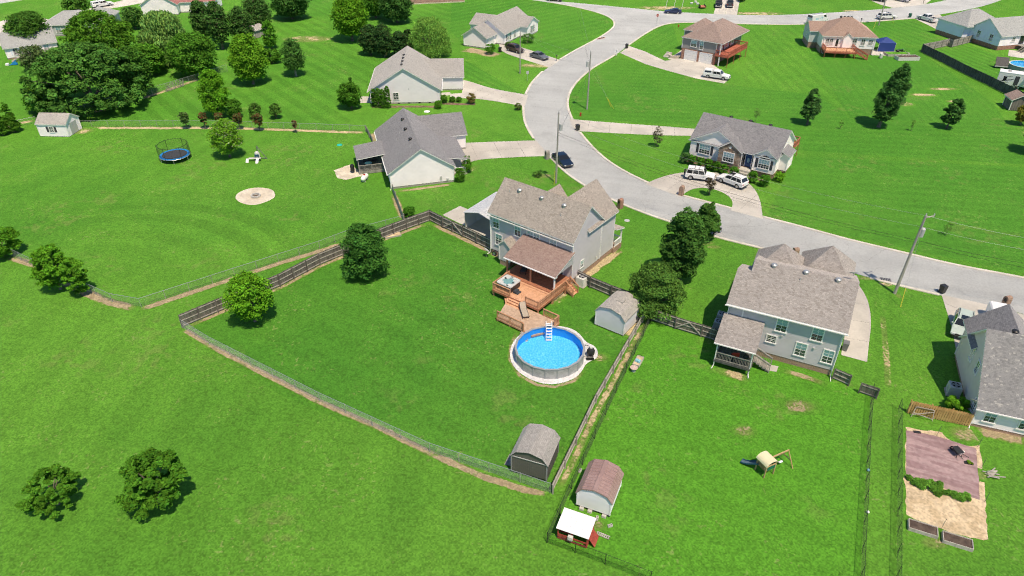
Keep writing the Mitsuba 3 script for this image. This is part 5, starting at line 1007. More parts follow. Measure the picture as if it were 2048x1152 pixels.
def wire_fence(label, pts, h=1.2, step=3.0, metal='galv', wire='galv_wire', gap=.09, r=.0035, rail=True, post_r=.03, arms=0):
    k = thing('chain_link_fence', label, 'fence'); V, F_, n0 = [], [], 0
    secs = along(pts, step); tri = np.array([0, 2 * math.pi / 3, 4 * math.pi / 3])
    for i, (a, c) in enumerate(secs):
        d = c - a; L = np.linalg.norm(d); d /= L; nn = np.array([-d[1], d[0], 0.0]); d3 = np.array([d[0], d[1], 0])
        b = B(); b.cyl(a[0], a[1], 0, h + .06, post_r, n=7)
        if arms: b.tube([(a[0], a[1], h * .62), (a[0] + d[0] * arms, a[1] + d[1] * arms, 0.0)], post_r * .8, 5)
        part(k, 'post', b, metal)
        if rail: b = B(); b.tube([(*a, h), (*c, h)], .024 if metal == 'galv' else .015, 6); part(k, 'top_rail', b, metal)
        s0 = np.arange(-h, L, gap * 1.414)
        for sg_ in (1, -1):
            x0, x1 = (s0, s0 + h) if sg_ > 0 else (s0 + h, s0); z0, z1 = np.zeros_like(s0) + .03, np.zeros_like(s0) + h
            for lo, hi in ((0.0, L),):
                t0, t1 = np.zeros_like(x0), np.ones_like(x0); dx = x1 - x0
                ta, tb = (lo - x0) / dx, (hi - x0) / dx; t0 = np.maximum(t0, np.minimum(ta, tb)); t1 = np.minimum(t1, np.maximum(ta, tb)); ok = t1 - t0 > .02
                p0 = np.stack([x0 + dx * t0, z0 + (z1 - z0) * t0], 1)[ok]; p1 = np.stack([x0 + dx * t1, z0 + (z1 - z0) * t1], 1)[ok]
            A = np.c_[a[0] + d[0] * p0[:, 0], a[1] + d[1] * p0[:, 0], p0[:, 1]]; C = np.c_[a[0] + d[0] * p1[:, 0], a[1] + d[1] * p1[:, 0], p1[:, 1]]
            w_ = C - A; w_ /= np.linalg.norm(w_, axis=1, keepdims=True); m_ = np.cross(w_, nn)
            rings = [np.stack([P_ + r * (math.cos(t) * nn + math.sin(t) * m_) for t in tri], 1) for P_ in (A, C)]
            v = np.concatenate(rings, 1).reshape(-1, 3); m = len(A); base = (np.arange(m) * 6)[:, None, None]
            f = np.array([[0, 1, 4], [0, 4, 3], [1, 2, 5], [1, 5, 4], [2, 0, 3], [2, 3, 5]])[None] + base
            V.append(v); F_.append(f.reshape(-1, 3) + n0); n0 += len(v)
    b = B(); b.cyl(c[0], c[1], 0, h + .06, post_r, n=7); part(k, 'post', b, metal)
    scene[k + '__mesh'] = mikit.ply((np.vstack(V), np.vstack(F_)), wire); labels[k + '__mesh'] = {'kind': 'stuff'}
    return k
wood_fence('long weathered grey board fence with a double gate behind the pool house yard', [(-36.51,61.85),(-32.1,66.16),(-27.95,70),(-24.23,74.87),(-21.79,77.17),(-17.64,81.15),(-14.46,84.02),(-11.47,86.45),(-9.5,84.58),(-6.53,81.96),(-2.74,78.43)], 1.75, 1, gates={}, frnd=1)
k_ = 'wooden_fence'
def brace(key, a, c, h=1.75, inner=1):
    a, c = np.array(a), np.array(c); d = (c - a) / np.linalg.norm(c - a); n = np.array([d[1], -d[0]]) * inner * .1
    for p, q in (((a, .25), (a * .5 + c * .5, 1.55)), ((a * .5 + c * .5, 1.55), (c, .25))):
        b = B(); b.beam((*(p[0] + n), p[1] * h / 1.75), (*(q[0] + n), q[1] * h / 1.75), .12, .05, (n[0], n[1], 0)); part(key, 'gate_brace', b, 'wood_grey_light')
brace(k_, (-9.42,84.44), (-6.53,81.96))
k_ = wood_fence('weathered board fence between the pool house corner and the barn roofed shed', [(7.3,71.87),(9.38,69.79),(11.68,67.89),(13.62,66.56),(15.63,64.97)], 1.6, 1, frnd=2)
k_ = wood_fence('weathered board fence with a braced gate between the two two-storey houses', [(15.73,63.15),(18.03,61.67),(20.58,60.24),(21.91,59.45)], 1.6, 1, step=2.0, frnd=3); brace(k_, (18.03,61.67), (20.58,60.24), 1.6)
wood_fence('low grey board fence running beside the sheds on the pool side', [(15.54,64.78),(14.49,62.78),(11.26,56.35),(8.01,49.82),(5.68,44.38),(3.3,38.94)], 1.15, -1, step=2.6, boards='wood_grey', rails_z=(.3, 1.4), frnd=4)
wood_fence('short grey board fence at the corner of the speckled roof house', [(32.29,53.37),(33.49,52.33)], 1.35, 1, step=2.0, frnd=5)
wood_fence('short dark board gate panel standing alone at the head of the black chain link', [(34.07,51.31),(35.42,50.45)], 1.3, 1, step=1.9, rails_z=(.3, 1.4), boards='wood_grey_dark', rails='wood_grey', frnd=6)
wood_fence('long dark board fence bounding the camper yard', [(101.21,133.27),(100.52,138.55),(100.12,145.16),(99.29,153.36),(98.77,163.16),(98.07,171)], 1.9, 1, boards='wood_charcoal', rails='wood_grey', frnd=7)
k_ = wood_fence('grey board fence with a gate between the blue-white house and the dark fence', [(98.39,171.43),(102.61,173.6),(107.27,176.28),(107.43,174.93),(115.31,179.96)], 1.8, 1, boards='wood_grey', rails='wood_grey_light', frnd=8); brace(k_, (105.58,175.38), (107.65,175.83), 1.8)
wood_fence('short open picket fence at the back corner of the grey roof bungalow', [(-26.13,119.94),(-25.03,117.12),(-23.93,114.17)], 1.1, 1, boards='wood_grey', rails='wood_grey', w=.3, rails_z=(.4, 1.4), frnd=9)
wood_fence('low post and board fence from the bungalow corner down to the wooden yard fence', [(-18.03,95.72),(-16.56,90.99),(-15.18,86.45)], 1.15, -1, boards='wood_grey', rails='wood_grey', w=.3, rails_z=(.4, 1.4), frnd=10)
# new yellow fence of staggered slats
k = thing('wooden_fence', 'new yellow pine fence of staggered slats by the vegetable plot', 'fence'); a, c = np.array((37.5,48.46)), np.array((42.43,46.69)); d = c - a; L = np.linalg.norm(d); d /= L; M_ = np.eye(4); M_[:2, 0] = d; M_[:2, 1] = (d[1], -d[0]); M_[:2, 3] = a
for z in (.3, 1.25): b = B(); b.box(0, L, -.045, .045, z - .045, z + .045, M_); part(k, 'rail', b, 'wood_yellow')
n_ = int(L / .2)
for i in range(n_):
    x = i * L / n_
    for q in (0, 1):
        y = .06 if q == 0 else -.06; xx = x + (.1 if q else 0); b = B(); b.box(xx, xx + .14, y - .011, y + .011, .05, 1.52, M_, .004); part(k, 'slat', b, 'wood_yellow')
for i in range(4): b = B(); x = L * i / 3; b.box(x - .05, x + .05, -.05, .05, 0, 1.6, M_) if False else b.box(x - .05, x + .05, -.16, -.075, 0, 1.6, M_); part(k, 'post', b, 'wood_yellow')
k = thing('trellis', 'weathered white wooden trellis frame leaning on the yellow fence', 'trellis'); M2 = M_.copy()
for p, q in (((.3, .45, .02), (.5, .12, 1.1)), ((2.1, .45, .02), (2.0, .12, 1.1)), ((.5, .14, 1.1), (2.0, .14, 1.1)), ((.35, .4, .3), (2.05, .2, .95)), ((.4, .35, .5), (2.1, .4, .2))):
    b = B(); b.beam((M2 @ [*p, 1])[:3], (M2 @ [*q, 1])[:3], .05, .05); part(k, 'slat', b, 'wood_grey_light')
wire_fence('long galvanised chain link fence closing the pool yard towards the open meadow', [(3.18,38.99),(0.68,40.1),(-7.3,43.49),(-18.59,50.03),(-32.36,58.76),(-36.56,61.85)])
wire_fence('galvanised chain link fence of the sand circle yard meeting the grey board fence', [(-42.77,65.76),(-34.09,72.21),(-25.13,78.81),(-21.78,81.82),(-15.04,85.87)])
wire_fence('galvanised chain link fence with shrubs growing through it at the meadow edge', [(-65.28,77.55),(-54.48,71.21),(-46.59,66.76),(-42.77,65.76)])
wire_fence('galvanised chain link fence behind the trampoline and the row of crape myrtles', [(-79.44,122.14),(-58.76,122.39),(-38.32,120.91),(-26.09,119.71)], gap=.14, r=.004)
wire_fence('galvanised chain link fence behind the small white garden shed', [(-93.91,118.75),(-92.1,120.19),(-89.79,122.39),(-87.67,124.14)], gap=.14, r=.004)
wire_fence('tall galvanised chain link fence in front of the giant maples', [(-82.64,127.25),(-79.95,132.14),(-74.98,137.35),(-71.11,142.58),(-66.83,149.17),(-63.09,155.54)], 1.5, gap=.14, r=.005)
wire_fence('black chain link fence beside the brown metal roofed shed and the coop', [(15.63,63.25),(10.22,51.31),(6.16,42.04),(2.73,34.13)], 1.25, metal='black_metal', wire='black_wire', gap=.08, r=.003)
wire_fence('black chain link fence along the front of the red coop', [(2.73,34.13),(4.85,33.23),(7.04,32.24),(10.21,30.78)], 1.25, metal='black_metal', wire='black_wire', gap=.075, r=.003)
wire_fence('black chain link fence with raking braces beside the swing set lawn', [(35.26,51.24),(32.86,46.24),(29.21,38.26),(25.99,31.27),(24.55,28.2)], 1.25, 2.2, metal='black_metal', wire='black_wire', gap=.08, r=.0026, arms=.5, post_r=.018)
wire_fence('black chain link fence with raking braces along the vegetable plot', [(36.89,49),(33.16,40.92),(28.68,31.27),(27.07,27.82)], 1.3, 2.2, metal='black_metal', wire='black_wire', gap=.08, r=.0026, arms=.5, post_r=.018)
k = thing('brushwood_screen', 'woven brushwood screen leaning on the chain link beside the maples', 'screen'); rng = np.random.default_rng(2); a, c = np.array((-71,141.32)), np.array((-68.73,145.49))
for i in range(46): t, u = rng.uniform(0, 1, 2); p = a + (c - a) * t; q = a + (c - a) * min(1, max(0, t + rng.uniform(-.25, .25))); b = B(); b.tube([(*p, .05), (q[0], q[1] + rng.uniform(-.2, .1), rng.uniform(1.2, 1.8))], .03, 4); part(k, 'branch', b, 'wood_grey')

# ---------------------------------------------------------------- sheds and shelters
def barn_shed(name, label, x, y, ang, w, d, we, wr, sid, roofm, doors=None, base=.15, metal=False, trim='trim_white', batten=False, fascia=None):
    h = House(name, label, 'shed', x, y, ang, sid, roofm, base, 'wood_charcoal', trim); q = w / 2; kx, kz = w * .13, we + (wr - we) * .64
    prof = [(0, we), (.13, kz), (.5, wr), (.87, kz), (1, we)]
    for a, c, t in (((0, 0), (w, 0), prof), ((w, 0), (w, d), [(0, we), (1, we)]), ((w, d), (0, d), prof), ((0, d), (0, 0), [(0, we), (1, we)])): h.wall(a, c, t, base, lap=0 if batten else .018)
    for i in range(3): b = B(); b.box(.1 + (w - .3) * i / 2, .3 + (w - .3) * i / 2, .05, d - .05, 0, base); h.p('skid', b, 'wood_charcoal')
    o = .14; e = .12; s1 = (kz - we) / kx
    F = [[(-o, d + e, we - s1 * o), (-o, -e, we - s1 * o), (kx, -e, kz), (kx, d + e, kz)], [(kx, d + e, kz), (kx, -e, kz), (q, -e, wr), (q, d + e, wr)], [(w - kx, -e, kz), (w - kx, d + e, kz), (q, d + e, wr), (q, -e, wr)], [(w + o, -e, we - s1 * o), (w + o, d + e, we - s1 * o), (w - kx, d + e, kz), (w - kx, -e, kz)]]
    tr = h.trim; h.trim = fascia or tr; h.roof([[(p[0], p[1], p[2] + .12) for p in f] for f in F], fascia=.1)
    h.trim = tr
    if metal:
        for i in range(int(d / .3) + 1):
            yy = -e + .02 + i * (d + 2 * e - .06) / int(d / .3); b = B()
            for p0, p1 in (((-o, we - s1 * o), (kx, kz)), ((kx, kz), (q, wr)), ((q, wr), (w - kx, kz)), ((w - kx, kz), (w + o, we - s1 * o))): b.beam((p0[0], yy, p0[1] + .135), (p1[0], yy, p1[1] + .135), .035, .035)
            h.p('roof_rib', b, roofm)
        b = B(); b.box(q - .2, q + .2, -e, d + e, wr + .09, wr + .16, None, .03); h.p('ridge_cap', b, roofm)
    for cx, cy in ((0, 0), (w, 0), (w, d), (0, d)): b = B(); b.box(cx - .05, cx + .05, cy - .05, cy + .05, base, we - .02); h.p('corner_trim', b, trim)
    return h
h = barn_shed('shed', 'pale grey barn-roofed shed with tan shingles inside the pool yard fence', 9.24, 62.31, -36.1, 3.5, 3.7, 2.05, 2.95, 'shed_grey', 'shingle_weathered', fascia='mid_grey')
b = B(); b.box(.5, 1.9, 3.7, 3.74, .15, 2.0); h.p('door', b, 'trim_white'); b = B(); b.box(1.5, 2.3, 1.6, 2.4, 2.98, 3.12); h.p('skylight', b, 'shingle_weathered')
for i in range(3): b = B(); b.box(-.02, .02, .6 + i * .3, .8 + i * .3, .3, .6); 
h = barn_shed('shed', 'charcoal barn-roofed shed with taupe shingles at the corner of the chain link yard', -.04, 41.2, -20.4, 3.15, 3.3, 2.15, 3.0, 'shed_charcoal', 'shingle_taupe', base=.3, trim='mid_grey', batten=True, fascia='black_plastic'); h_ = h
for i in range(16): x = .15 + i * .19; b = B(); b.box(x, x + .03, -.03, .0, .3, 2.15); h.p('batten', b, 'shed_charcoal')
for i in range(16): y = .15 + i * .2; b = B(); b.box(3.15, 3.18, y, y + .03, .3, 2.15); h.p('batten', b, 'shed_charcoal')
b = B(); b.box(-.08, 3.23, -.07, -.03, 2.12, 2.2); h.p('band_trim', b, 'light_grey'); b = B(); b.hull([(-.02, .6, .1), (-.02, 1.9, .1), (-.9, .6, .0), (-.9, 1.9, .0), (-.9, .6, .05), (-.9, 1.9, .05), (-.02, .6, .18), (-.02, 1.9, .18)]); h.p('ramp', b, 'wood_grey')
h = barn_shed('shed', 'white barn-roofed shed with a ribbed brown metal roof beside the coop', 5.29, 37.61, -23.1, 2.8, 3.2, 1.85, 2.6, 'shed_white', 'metal_roof_brown', metal=True, base=.28, trim='shed_white', fascia='metal_roof_brown')
for x in (.3, 1.0, 2.2): b = B(); b.box(x, x + .35, -.25, .0, 0, .22); h.p('block', b, 'cinder')
h = House('shed', 'small white garden shed with a weathered gable roof and double doors by the crape myrtles', 'shed', -83.27, 117.58, -2.5, 'siding_white', 'shingle_weathered', .1, 'wood_grey')
h.body(0, 5.2, 0, 3.9, 2.3, 'x', 3.5); h.gable(0, 5.2, 0, 3.9, 2.3, 3.5, 'x', .2, .2)
h.window('S', 0, 2.4, .9, .7, .9, blind=0, shutters=True); b = B(); b.box(5.2, 5.25, .9, 1.9, .1, 2.1); h.p('door', b, 'light_grey'); b = B(); b.box(5.2, 5.25, 1.95, 2.95, .1, 2.1); h.p('door', b, 'light_grey'); h.done()
h = House('shed', 'weathered grey plank shed with a brown roof at the end of the dark fence', 'shed', *(95.53,130.75), -10, 'wood_grey_dark', 'shingle_brown', .1, 'wood_charcoal')
h.body(0, 3.2, 0, 3.0, 2.1, 'y', 3.0); h.gable(0, 3.2, 0, 3.0, 2.1, 3.0, 'y', .3, .3); h.done()
h = House('shed', 'little grey garden shed between the dark trees, lantern hung on it', 'shed', *(-65.29,182.8), 60, 'wood_grey', 'shingle_weathered', .1, 'wood_charcoal'); h.body(0, 3.5, 0, 3.0, 2.0, 'x', 2.8); h.gable(0, 3.5, 0, 3.0, 2.0, 2.8, 'x', .3, .2); h.done()
# chicken coop
k = thing('chicken_coop', 'red wooden chicken coop under a plain white metal roof', 'coop'); CF = frame(3.5, 34.63, -23.0)
b = B(); b.hull([(-.05, -.15, 1.3), (2.6, -.15, 1.3), (-.05, -.15, 1.33), (2.6, -.15, 1.33), (-.05, 1.8, 1.5), (2.6, 1.8, 1.5), (-.05, 1.8, 1.53), (2.6, 1.8, 1.53)]); part(k, 'roof', b, 'white_metal', CF)
for i in range(11): x = -.03 + i * .262; b = B(); b.beam((x, -.15, 1.338), (x, 1.8, 1.538), .03, .02); part(k, 'roof_rib', b, 'white_metal', CF)
for x in (.1, 1.25, 2.45):
    for y in (0.02, 1.65): b = B(); b.box(x - .05, x + .05, y - .05, y + .05, 0, 1.3 + .1 * y); part(k, 'post', b, 'red_boards', CF)
for i in range(5): b = B(); b.box(.1, 2.45, 1.6, 1.63, .1 + i * .24, .32 + i * .24); part(k, 'board', b, 'red_boards', CF)
for i in range(3): b = B(); b.box(.1, 2.45, -.06, -.03, .08 + i * .2, .26 + i * .2) if i != 1 else b.box(.1, .9, -.06, -.03, .3, .5); part(k, 'board', b, 'red_boards', CF)
for i in range(4): b = B(); b.box(2.47, 2.5, .05, 1.6, .1 + i * .24, .32 + i * .24); part(k, 'board', b, 'red_boards', CF)
b = B(); b.box(.15, 1.15, .3, 1.5, .45, 1.1); part(k, 'nest_box', b, 'red_boards', CF); b = B(); b.box(.95, 1.35, -.28, .0, .5, .95, None, .02); part(k, 'nest_hatch', b, 'off_white', CF)
b = B(); b.hull([(2.5, .2, .9), (2.5, 1.3, .9), (3.05, .2, .1), (3.05, 1.3, .1), (2.5, .2, .95), (2.5, 1.3, .95), (3.05, .2, .15), (3.05, 1.3, .15)]); part(k, 'ramp', b, 'red_boards', CF)
k = thing('ladder', 'pale wooden chicken ladder lying in the grass beside the coop', 'ladder'); LF = mul(CF, 2.75, 1.5, -4)
for y in (0, .24): b = B(); b.box(0, 1.1, y - .03, y + .03, .02, .09); part(k, 'side_rail', b, 'wood_grey_light', LF)
for i in range(7): b = B(); x = .08 + i * .155; b.box(x - .04, x + .04, 0, .24, .06, .1); part(k, 'rung', b, 'wood_grey_light', LF)
def cinder(label, x, y, a):
    k = thing('cinder_block', label, 'block'); b = B(); q = sg.box(-.2, -.1, .2, .1).difference(sg.box(-.16, -.06, -.02, .06)).difference(sg.box(.02, -.06, .16, .06)); b.prism(q, 0, .19, frame(x, y, a)); scene[k] = shape(b, 'cinder')
cinder('grey cinder block lying by the black fence above the brown roofed shed', *(5.88,41.31), 60); cinder('grey cinder block in the grass past the coop ladder', *(7.82,35.66), 20); cinder('cinder block in the worn grass between coop and shed', *(6.85,36.37), 75)
# carport
k = thing('carport', 'open grey metal carport with a bent roof beside the pool house', 'carport'); CP = mul(H1, -6.6, 3.2, 3)
prof = [(0, 2.55), (.25, 2.72), (2.6, 3.35), (4.95, 2.72), (5.2, 2.55)]
for (x0, z0), (x1, z1) in zip(prof[1:-2], prof[2:-1]): b = B(); b.hull([(x, y, z + o) for x, z in ((x0 - (.3 if x0 < 1 else 0), z0 - (.08 if x0 < 1 else 0)), (x1 + (.3 if x1 > 4 else 0), z1 - (.08 if x1 > 4 else 0))) for y in (-.3, 7.3) for o in (0, .04)]); part(k, 'roof_panel', b, 'metal_roof_grey', CP)
for i in range(13):
    y = -.25 + i * .625
    for (x0, z0), (x1, z1) in zip(prof[1:-2], prof[2:-1]): b = B(); b.beam((x0, y, z0 + .05), (x1, y, z1 + .05), .05, .03); part(k, 'roof_rib', b, 'metal_roof_grey', CP)
for x in (.05, 5.15):
    for y in (0, 2.3, 4.6, 7.0): b = B(); b.box(x - .04, x + .04, y - .04, y + .04, 0, 2.6); part(k, 'post', b, 'galv', CP)
    for z in (1.2, 2.2): b = B(); b.box(x - .03, x + .03, 0, 7, z - .03, z + .03); part(k, 'girt', b, 'galv', CP)
b = B(); b.box(.0, .03, 0, 7, .02, 2.55); part(k, 'side_panel', b, 'metal_roof_grey', CP)
for y in (0, 2.3, 4.6, 7.0):
    for (x0, z0), (x1, z1) in zip(prof[1:-2], prof[2:-1]): b = B(); b.beam((x0, y, z0 - .08), (x1, y, z1 - .08), .05, .06); part(k, 'rafter', b, 'galv', CP)
struct('patio', sheet([tuple((CP @ [x, y, 0, 1])[:2]) for x, y in ((-.2, -.3), (5.4, -.3), (5.4, 9), (-.2, 9))], .026), 'concrete')

# ---------------------------------------------------------------- yard things
k = thing('trampoline', 'round trampoline with a blue rim and black safety net', 'trampoline'); TF = frame(*(-55.51,107.79)); R = 2.35
b = B(); b.lathe([(R, .78), (R, .84), (R - .38, .84), (R - .38, .78)], 32); part(k, 'pad', b, 'blue_pad', TF, 30)
b = B(); b.lathe([(.001, .80), (R - .36, .80)], 32); part(k, 'mat', b, 'dark_fabric', TF)
b = B(); b.lathe([(R + .02, .70), (R + .06, .74), (R + .02, .78), (R - .02, .74)], 32); part(k, 'frame', b, 'galv', TF)
for i in range(6):
    a = i * math.pi / 3 + .3; x, y = (R + .1) * math.cos(a), (R + .1) * math.sin(a); b = B(); b.tube([(x, y, 0), (x, y, 2.6), (x * .96, y * .96, 2.75)], .035, 6); part(k, 'net_pole', b, 'black_metal', TF)
    a += .5; x, y = R * math.cos(a), R * math.sin(a); b = B(); b.tube([(x, y, .75), (x, y, 0)], .04, 6); part(k, 'leg', b, 'galv', TF)
V, F_, n0 = [], [], 0; net = B()
for i in range(110): a = 2 * math.pi * i / 110; x, y = (R - .02) * math.cos(a), (R - .02) * math.sin(a); net.tube([(x, y, .85), (x * .98, y * .98, 2.6)], .006, 3, False)
for j in range(16): z = .95 + j * .108; net.tube([((R - .03) * math.cos(t), (R - .03) * math.sin(t), z) for t in np.linspace(0, 2 * math.pi, 33)], .006, 3, False)
part(k, 'net', net, 'black_wire', TF, kind='stuff'); b = B(); b.tube([((R - .04) * math.cos(t), (R - .04) * math.sin(t), 2.62) for t in np.linspace(0, 2 * math.pi, 33)], .03, 5, False); part(k, 'top_hoop', b, 'black_metal', TF)
k = thing('fire_pit', 'ring of pale stones around a fire pit in the middle of the sand circle', 'fire pit'); FF = frame(*(-38.13,94.05)); rng = np.random.default_rng(4)
for lv in range(2):
    for i in range(12): a = math.pi * 2 * (i + .5 * lv) / 12; M_ = FF @ frame(.62 * math.cos(a), .62 * math.sin(a), math.degrees(a) + 90); b = B(); b.box(-.15, .15, -.1, .1, .015 + lv * .15, .16 + lv * .15, None, .025); part(k, 'stone', b, 'cinder', M_)
b = B(); b.lathe([(.001, .03), (.5, .03)], 14); part(k, 'ash', b, 'soil', FF)
# plastic climbing set
k = thing('playset', 'grey and white plastic climbing set with a low slide and a tripod of dark poles', 'playset'); PF_ = frame(*(-41.88,106.98), 4)
b = B(); b.box(-.4, .5, -.1, .6, .02, .7, None, .06); part(k, 'base', b, 'grey_plastic', PF_); b = B(); b.box(-1.25, .7, -.25, .12, .42, .6, None, .05); part(k, 'platform', b, 'off_white', PF_)
b = B(); b.hull([(.0, -.2, .55), (.42, -.2, .55), (-.02, -1.1, .05), (.44, -1.1, .05), (.0, -.2, .45), (.42, -.2, .45)]); part(k, 'slide', b, 'plain_white', PF_); b = B(); b.hull([(-1.65, -.1, .4), (-1.2, -.1, .4), (-1.65, -.7, .05), (-1.2, -.7, .05), (-1.65, -.1, .5), (-1.2, -.1, .5)]); part(k, 'slide', b, 'plain_white', PF_)
b = B(); b.lathe([(.001, 1.55), (.25, 1.5), (.4, 1.3), (.42, .7), (.4, .65)], 14, frame(.15, .3)); part(k, 'dome', b, 'off_white', PF_, 40); b = B(); b.box(-.2, .5, -.15, .05, .75, 1.2, None, .08); part(k, 'panel', b, 'navy_plastic', PF_)
for p, q in (((.2, .9, 0), (.2, .7, 2.3)), ((1.5, .7, 0), (.2, .7, 2.3)), ((-.2, 1.5, 0), (.2, .7, 2.3)), ((1.5, .7, 0.1), (.3, 1.0, .15))): b = B(); b.tube([p, q], .06, 7); part(k, 'pole', b, 'grey_plastic', PF_)
# wooden swing set with cream canopy
k = thing('swing_set', 'wooden swing set with a cream curved roof, dark slide and two pale swings', 'swing set'); S0 = np.array((21.53,40.59)); SF = frame(S0[0], S0[1], 26) @ np.diag([.9, .9, .9, 1])
for x in (0, 1.15):
    for y in (0, 1.15): b = B(); b.box(x - .05, x + .05, y - .05, y + .05, 0, 1.75); part(k, 'post', b, 'wood_play', SF)
for i in range(8): b = B(); b.box(0, 1.15, .0 + i * .145, .135 + i * .145, .85, .89); part(k, 'floor_board', b, 'wood_play', SF)
ang = np.linspace(.05, math.pi - .05, 9)
b = B()
for i in range(8): p = [(.575 + .72 * math.cos(t), z, 1.55 + .5 * math.sin(t)) for t in (ang[i], ang[i + 1]) for z in (0, 0)]; (x0, _, z0), (x1, _, z1) = p[0], p[2]; b.hull([(x, y, z + o) for x, z in ((x0, z0), (x1, z1)) for y in (-.15, 1.3) for o in (0, .03)])
part(k, 'canopy', b, 'cream_plastic', SF)
for s_, (x0, y0, x1, y1) in enumerate(((0, 0, 1.15, 0), (0, 0, 0, 1.15), (1.15, 0, 1.15, 1.15))):
    if s_ == 2: b = B(); b.box(1.13, 1.17, .1, 1.05, .95, 1.5); part(k, 'board_panel', b, 'green_plastic', SF); continue
    for i in range(6): t = (i + .5) / 6; x, y = x0 + (x1 - x0) * t, y0 + (y1 - y0) * t; b = B(); b.box(x - .03, x + .03, y - .03, y + .03, .85, 1.45); part(k, 'baluster', b, 'wood_play', SF)
    b = B(); b.beam((x0, y0, 1.45), (x1, y1, 1.45), .06, .09); part(k, 'rail', b, 'wood_play', SF)
b = B(); b.box(.1, 1.05, -.06, -.03, .95, 1.4); part(k, 'board_panel', b, 'green_plastic', SF)
b = B(); b.beam((1.0, .55, 1.75), (3.25, .55, 1.75), .1, .14); part(k, 'swing_beam', b, 'wood_play', SF)
for y in (-.35, 1.45): b = B(); b.beam((3.2, .55, 1.75), (3.35, y, 0), .09, .06); part(k, 'frame_leg', b, 'wood_play', SF)
b = B(); b.beam((3.25, .0, .8), (3.25, 1.1, .8), .06, .08); part(k, 'cross_tie', b, 'wood_play', SF)
for x in (1.75, 2.55):
    for dx in (-.2, .2): b = B(); b.tube([(x + dx, .55, 1.7), (x + dx, .55, .5)], .012, 4); part(k, 'chain', b, 'green_plastic', SF)
    b = B(); b.hull([(x + dx, .55 + dy, .5 - .1 * (abs(dx) < .1)) for dx in (-.22, 0, .22) for dy in (-.1, .1)] + [(x + dx, .55 + dy, .46 - .1 * (abs(dx) < .1)) for dx in (-.22, 0, .22) for dy in (-.1, .1)]); part(k, 'swing_seat', b, 'plain_white', SF)
b = B(); w_ = [(-.05, .95), (-.5, .7), (-1.0, .35), (-1.4, .18), (-1.7, .15)]
for (x0, z0), (x1, z1) in zip(w_[:-1], w_[1:]): b.hull([(x, y, z + o) for x, z in ((x0, z0), (x1, z1)) for y in (.35, .85) for o in (0, .03)])
SL_ = SF @ frame(.15, .95, -65) @ frame(0, -.6); part(k, 'slide', b, 'slate_plastic', SL_)
for y in (.35, .85): b = B(); [b.beam((x0, y, z0 + .08), (x1, y, z1 + .08), .04, .14) for (x0, z0), (x1, z1) in zip(w_[:-1], w_[1:])]; part(k, 'slide_side', b, 'navy_plastic', SL_)
# planter with a round stone table
k = thing('planter', 'long weathered planter box with seedlings against the black fence', 'planter'); PP = frame(*(13.07,55.86), 62)
for x0, x1, y0, y1 in ((-.8, .8, -.36, -.31), (-.8, .8, .31, .36), (-.8, -.75, -.31, .31), (.75, .8, -.31, .31)): b = B(); b.box(x0, x1, y0, y1, 0, .3); part(k, 'board', b, 'wood_grey_light', PP)
b = B(); b.box(-.75, .75, -.31, .31, 0, .24); part(k, 'soil', b, 'straw', PP)
k = thing('crate', 'light blue plastic crates standing in the planter box', 'crate'); 
for x, y in ((-.15, .12), (-.2, -.15)): b = B(); b.box(x - .16, x + .16, y - .12, y + .12, .241, .5, None, .02); part(k, 'bin', b, 'sky_blue', PP)
k = thing('garden_table', 'round pink stone garden table beside the planter box', 'table'); GT = frame(*(12.41,54.52)); b = B(); b.lathe([(.001, .5), (.38, .5), (.4, .47), (.38, .44), (.001, .44)], 20); part(k, 'tabletop', b, 'pink_stone', GT); b = B(); b.lathe([(.22, 0), (.12, .2), (.14, .44)], 12); part(k, 'pedestal', b, 'cinder', GT)
# raised beds by the plot
def raised(label, x, y, a, L=2.1, W_=1.0, h=.35, m='wood_grey_light', fill='soil', cat='garden bed', plants=0):
    k = thing('raised_bed', label, cat); fr = frame(x, y, a)
    for x0, x1, y0, y1 in ((-L / 2, L / 2, -W_ / 2, -W_ / 2 + .06), (-L / 2, L / 2, W_ / 2 - .06, W_ / 2), (-L / 2, -L / 2 + .06, -W_ / 2 + .06, W_ / 2 - .06), (L / 2 - .06, L / 2, -W_ / 2 + .06, W_ / 2 - .06)): b = B(); b.box(x0, x1, y0, y1, 0, h); part(k, 'board', b, m, fr)
    b = B(); b.box(-L / 2 + .06, L / 2 - .06, -W_ / 2 + .06, W_ / 2 - .06, 0, h - .08); part(k, 'soil', b, fill, fr); return k
raised('low grey raised bed of bare soil below the straw, the one nearer the black fence', *(32.55,35.33), -24); raised('low grey raised bed of bare soil below the straw, farther from the black fence', *(34.68,34.17), -24)
raised('tall white raised bed of block with a few seedlings near the blue tent', *(91.79,164.76), 2, 5.0, 2.0, .8, 'off_white'); raised('open timber raised bed of grass between the white bed and the tent patio', *(91.03,168.45), 2, 5.2, 2.4, .5, 'wood_grey_light', 'grass_mat'); raised('timber framed garden bed in the corner of the grey fence behind the oval tree', *(-16.14,82.36), 22, 2.2, 1.2, .2, 'wood_grey_light', 'straw')
raised('kerbed shrub bed of mulch at the top street edge', *(-23.88,226.83), 12, 18, 7, .3, 'sand', 'mulch')
k = thing('wheelbarrow', 'black wheelbarrow standing on the purple weed cloth', 'wheelbarrow'); WF = frame(*(39.41,43.25), 100)
b = B(); b.hull([(-.4, -.32, .6), (-.4, .32, .6), (.45, -.3, .6), (.45, .3, .6), (-.22, -.2, .3), (-.22, .2, .3), (.2, -.2, .3), (.2, .2, .3)]); part(k, 'tray', b, 'black_plastic', WF)
t, q = wheel_mesh(.2, .1, 14); part(k, 'wheel', t, 'tyre', mul(WF, .58, 0, 0, .2), 30)
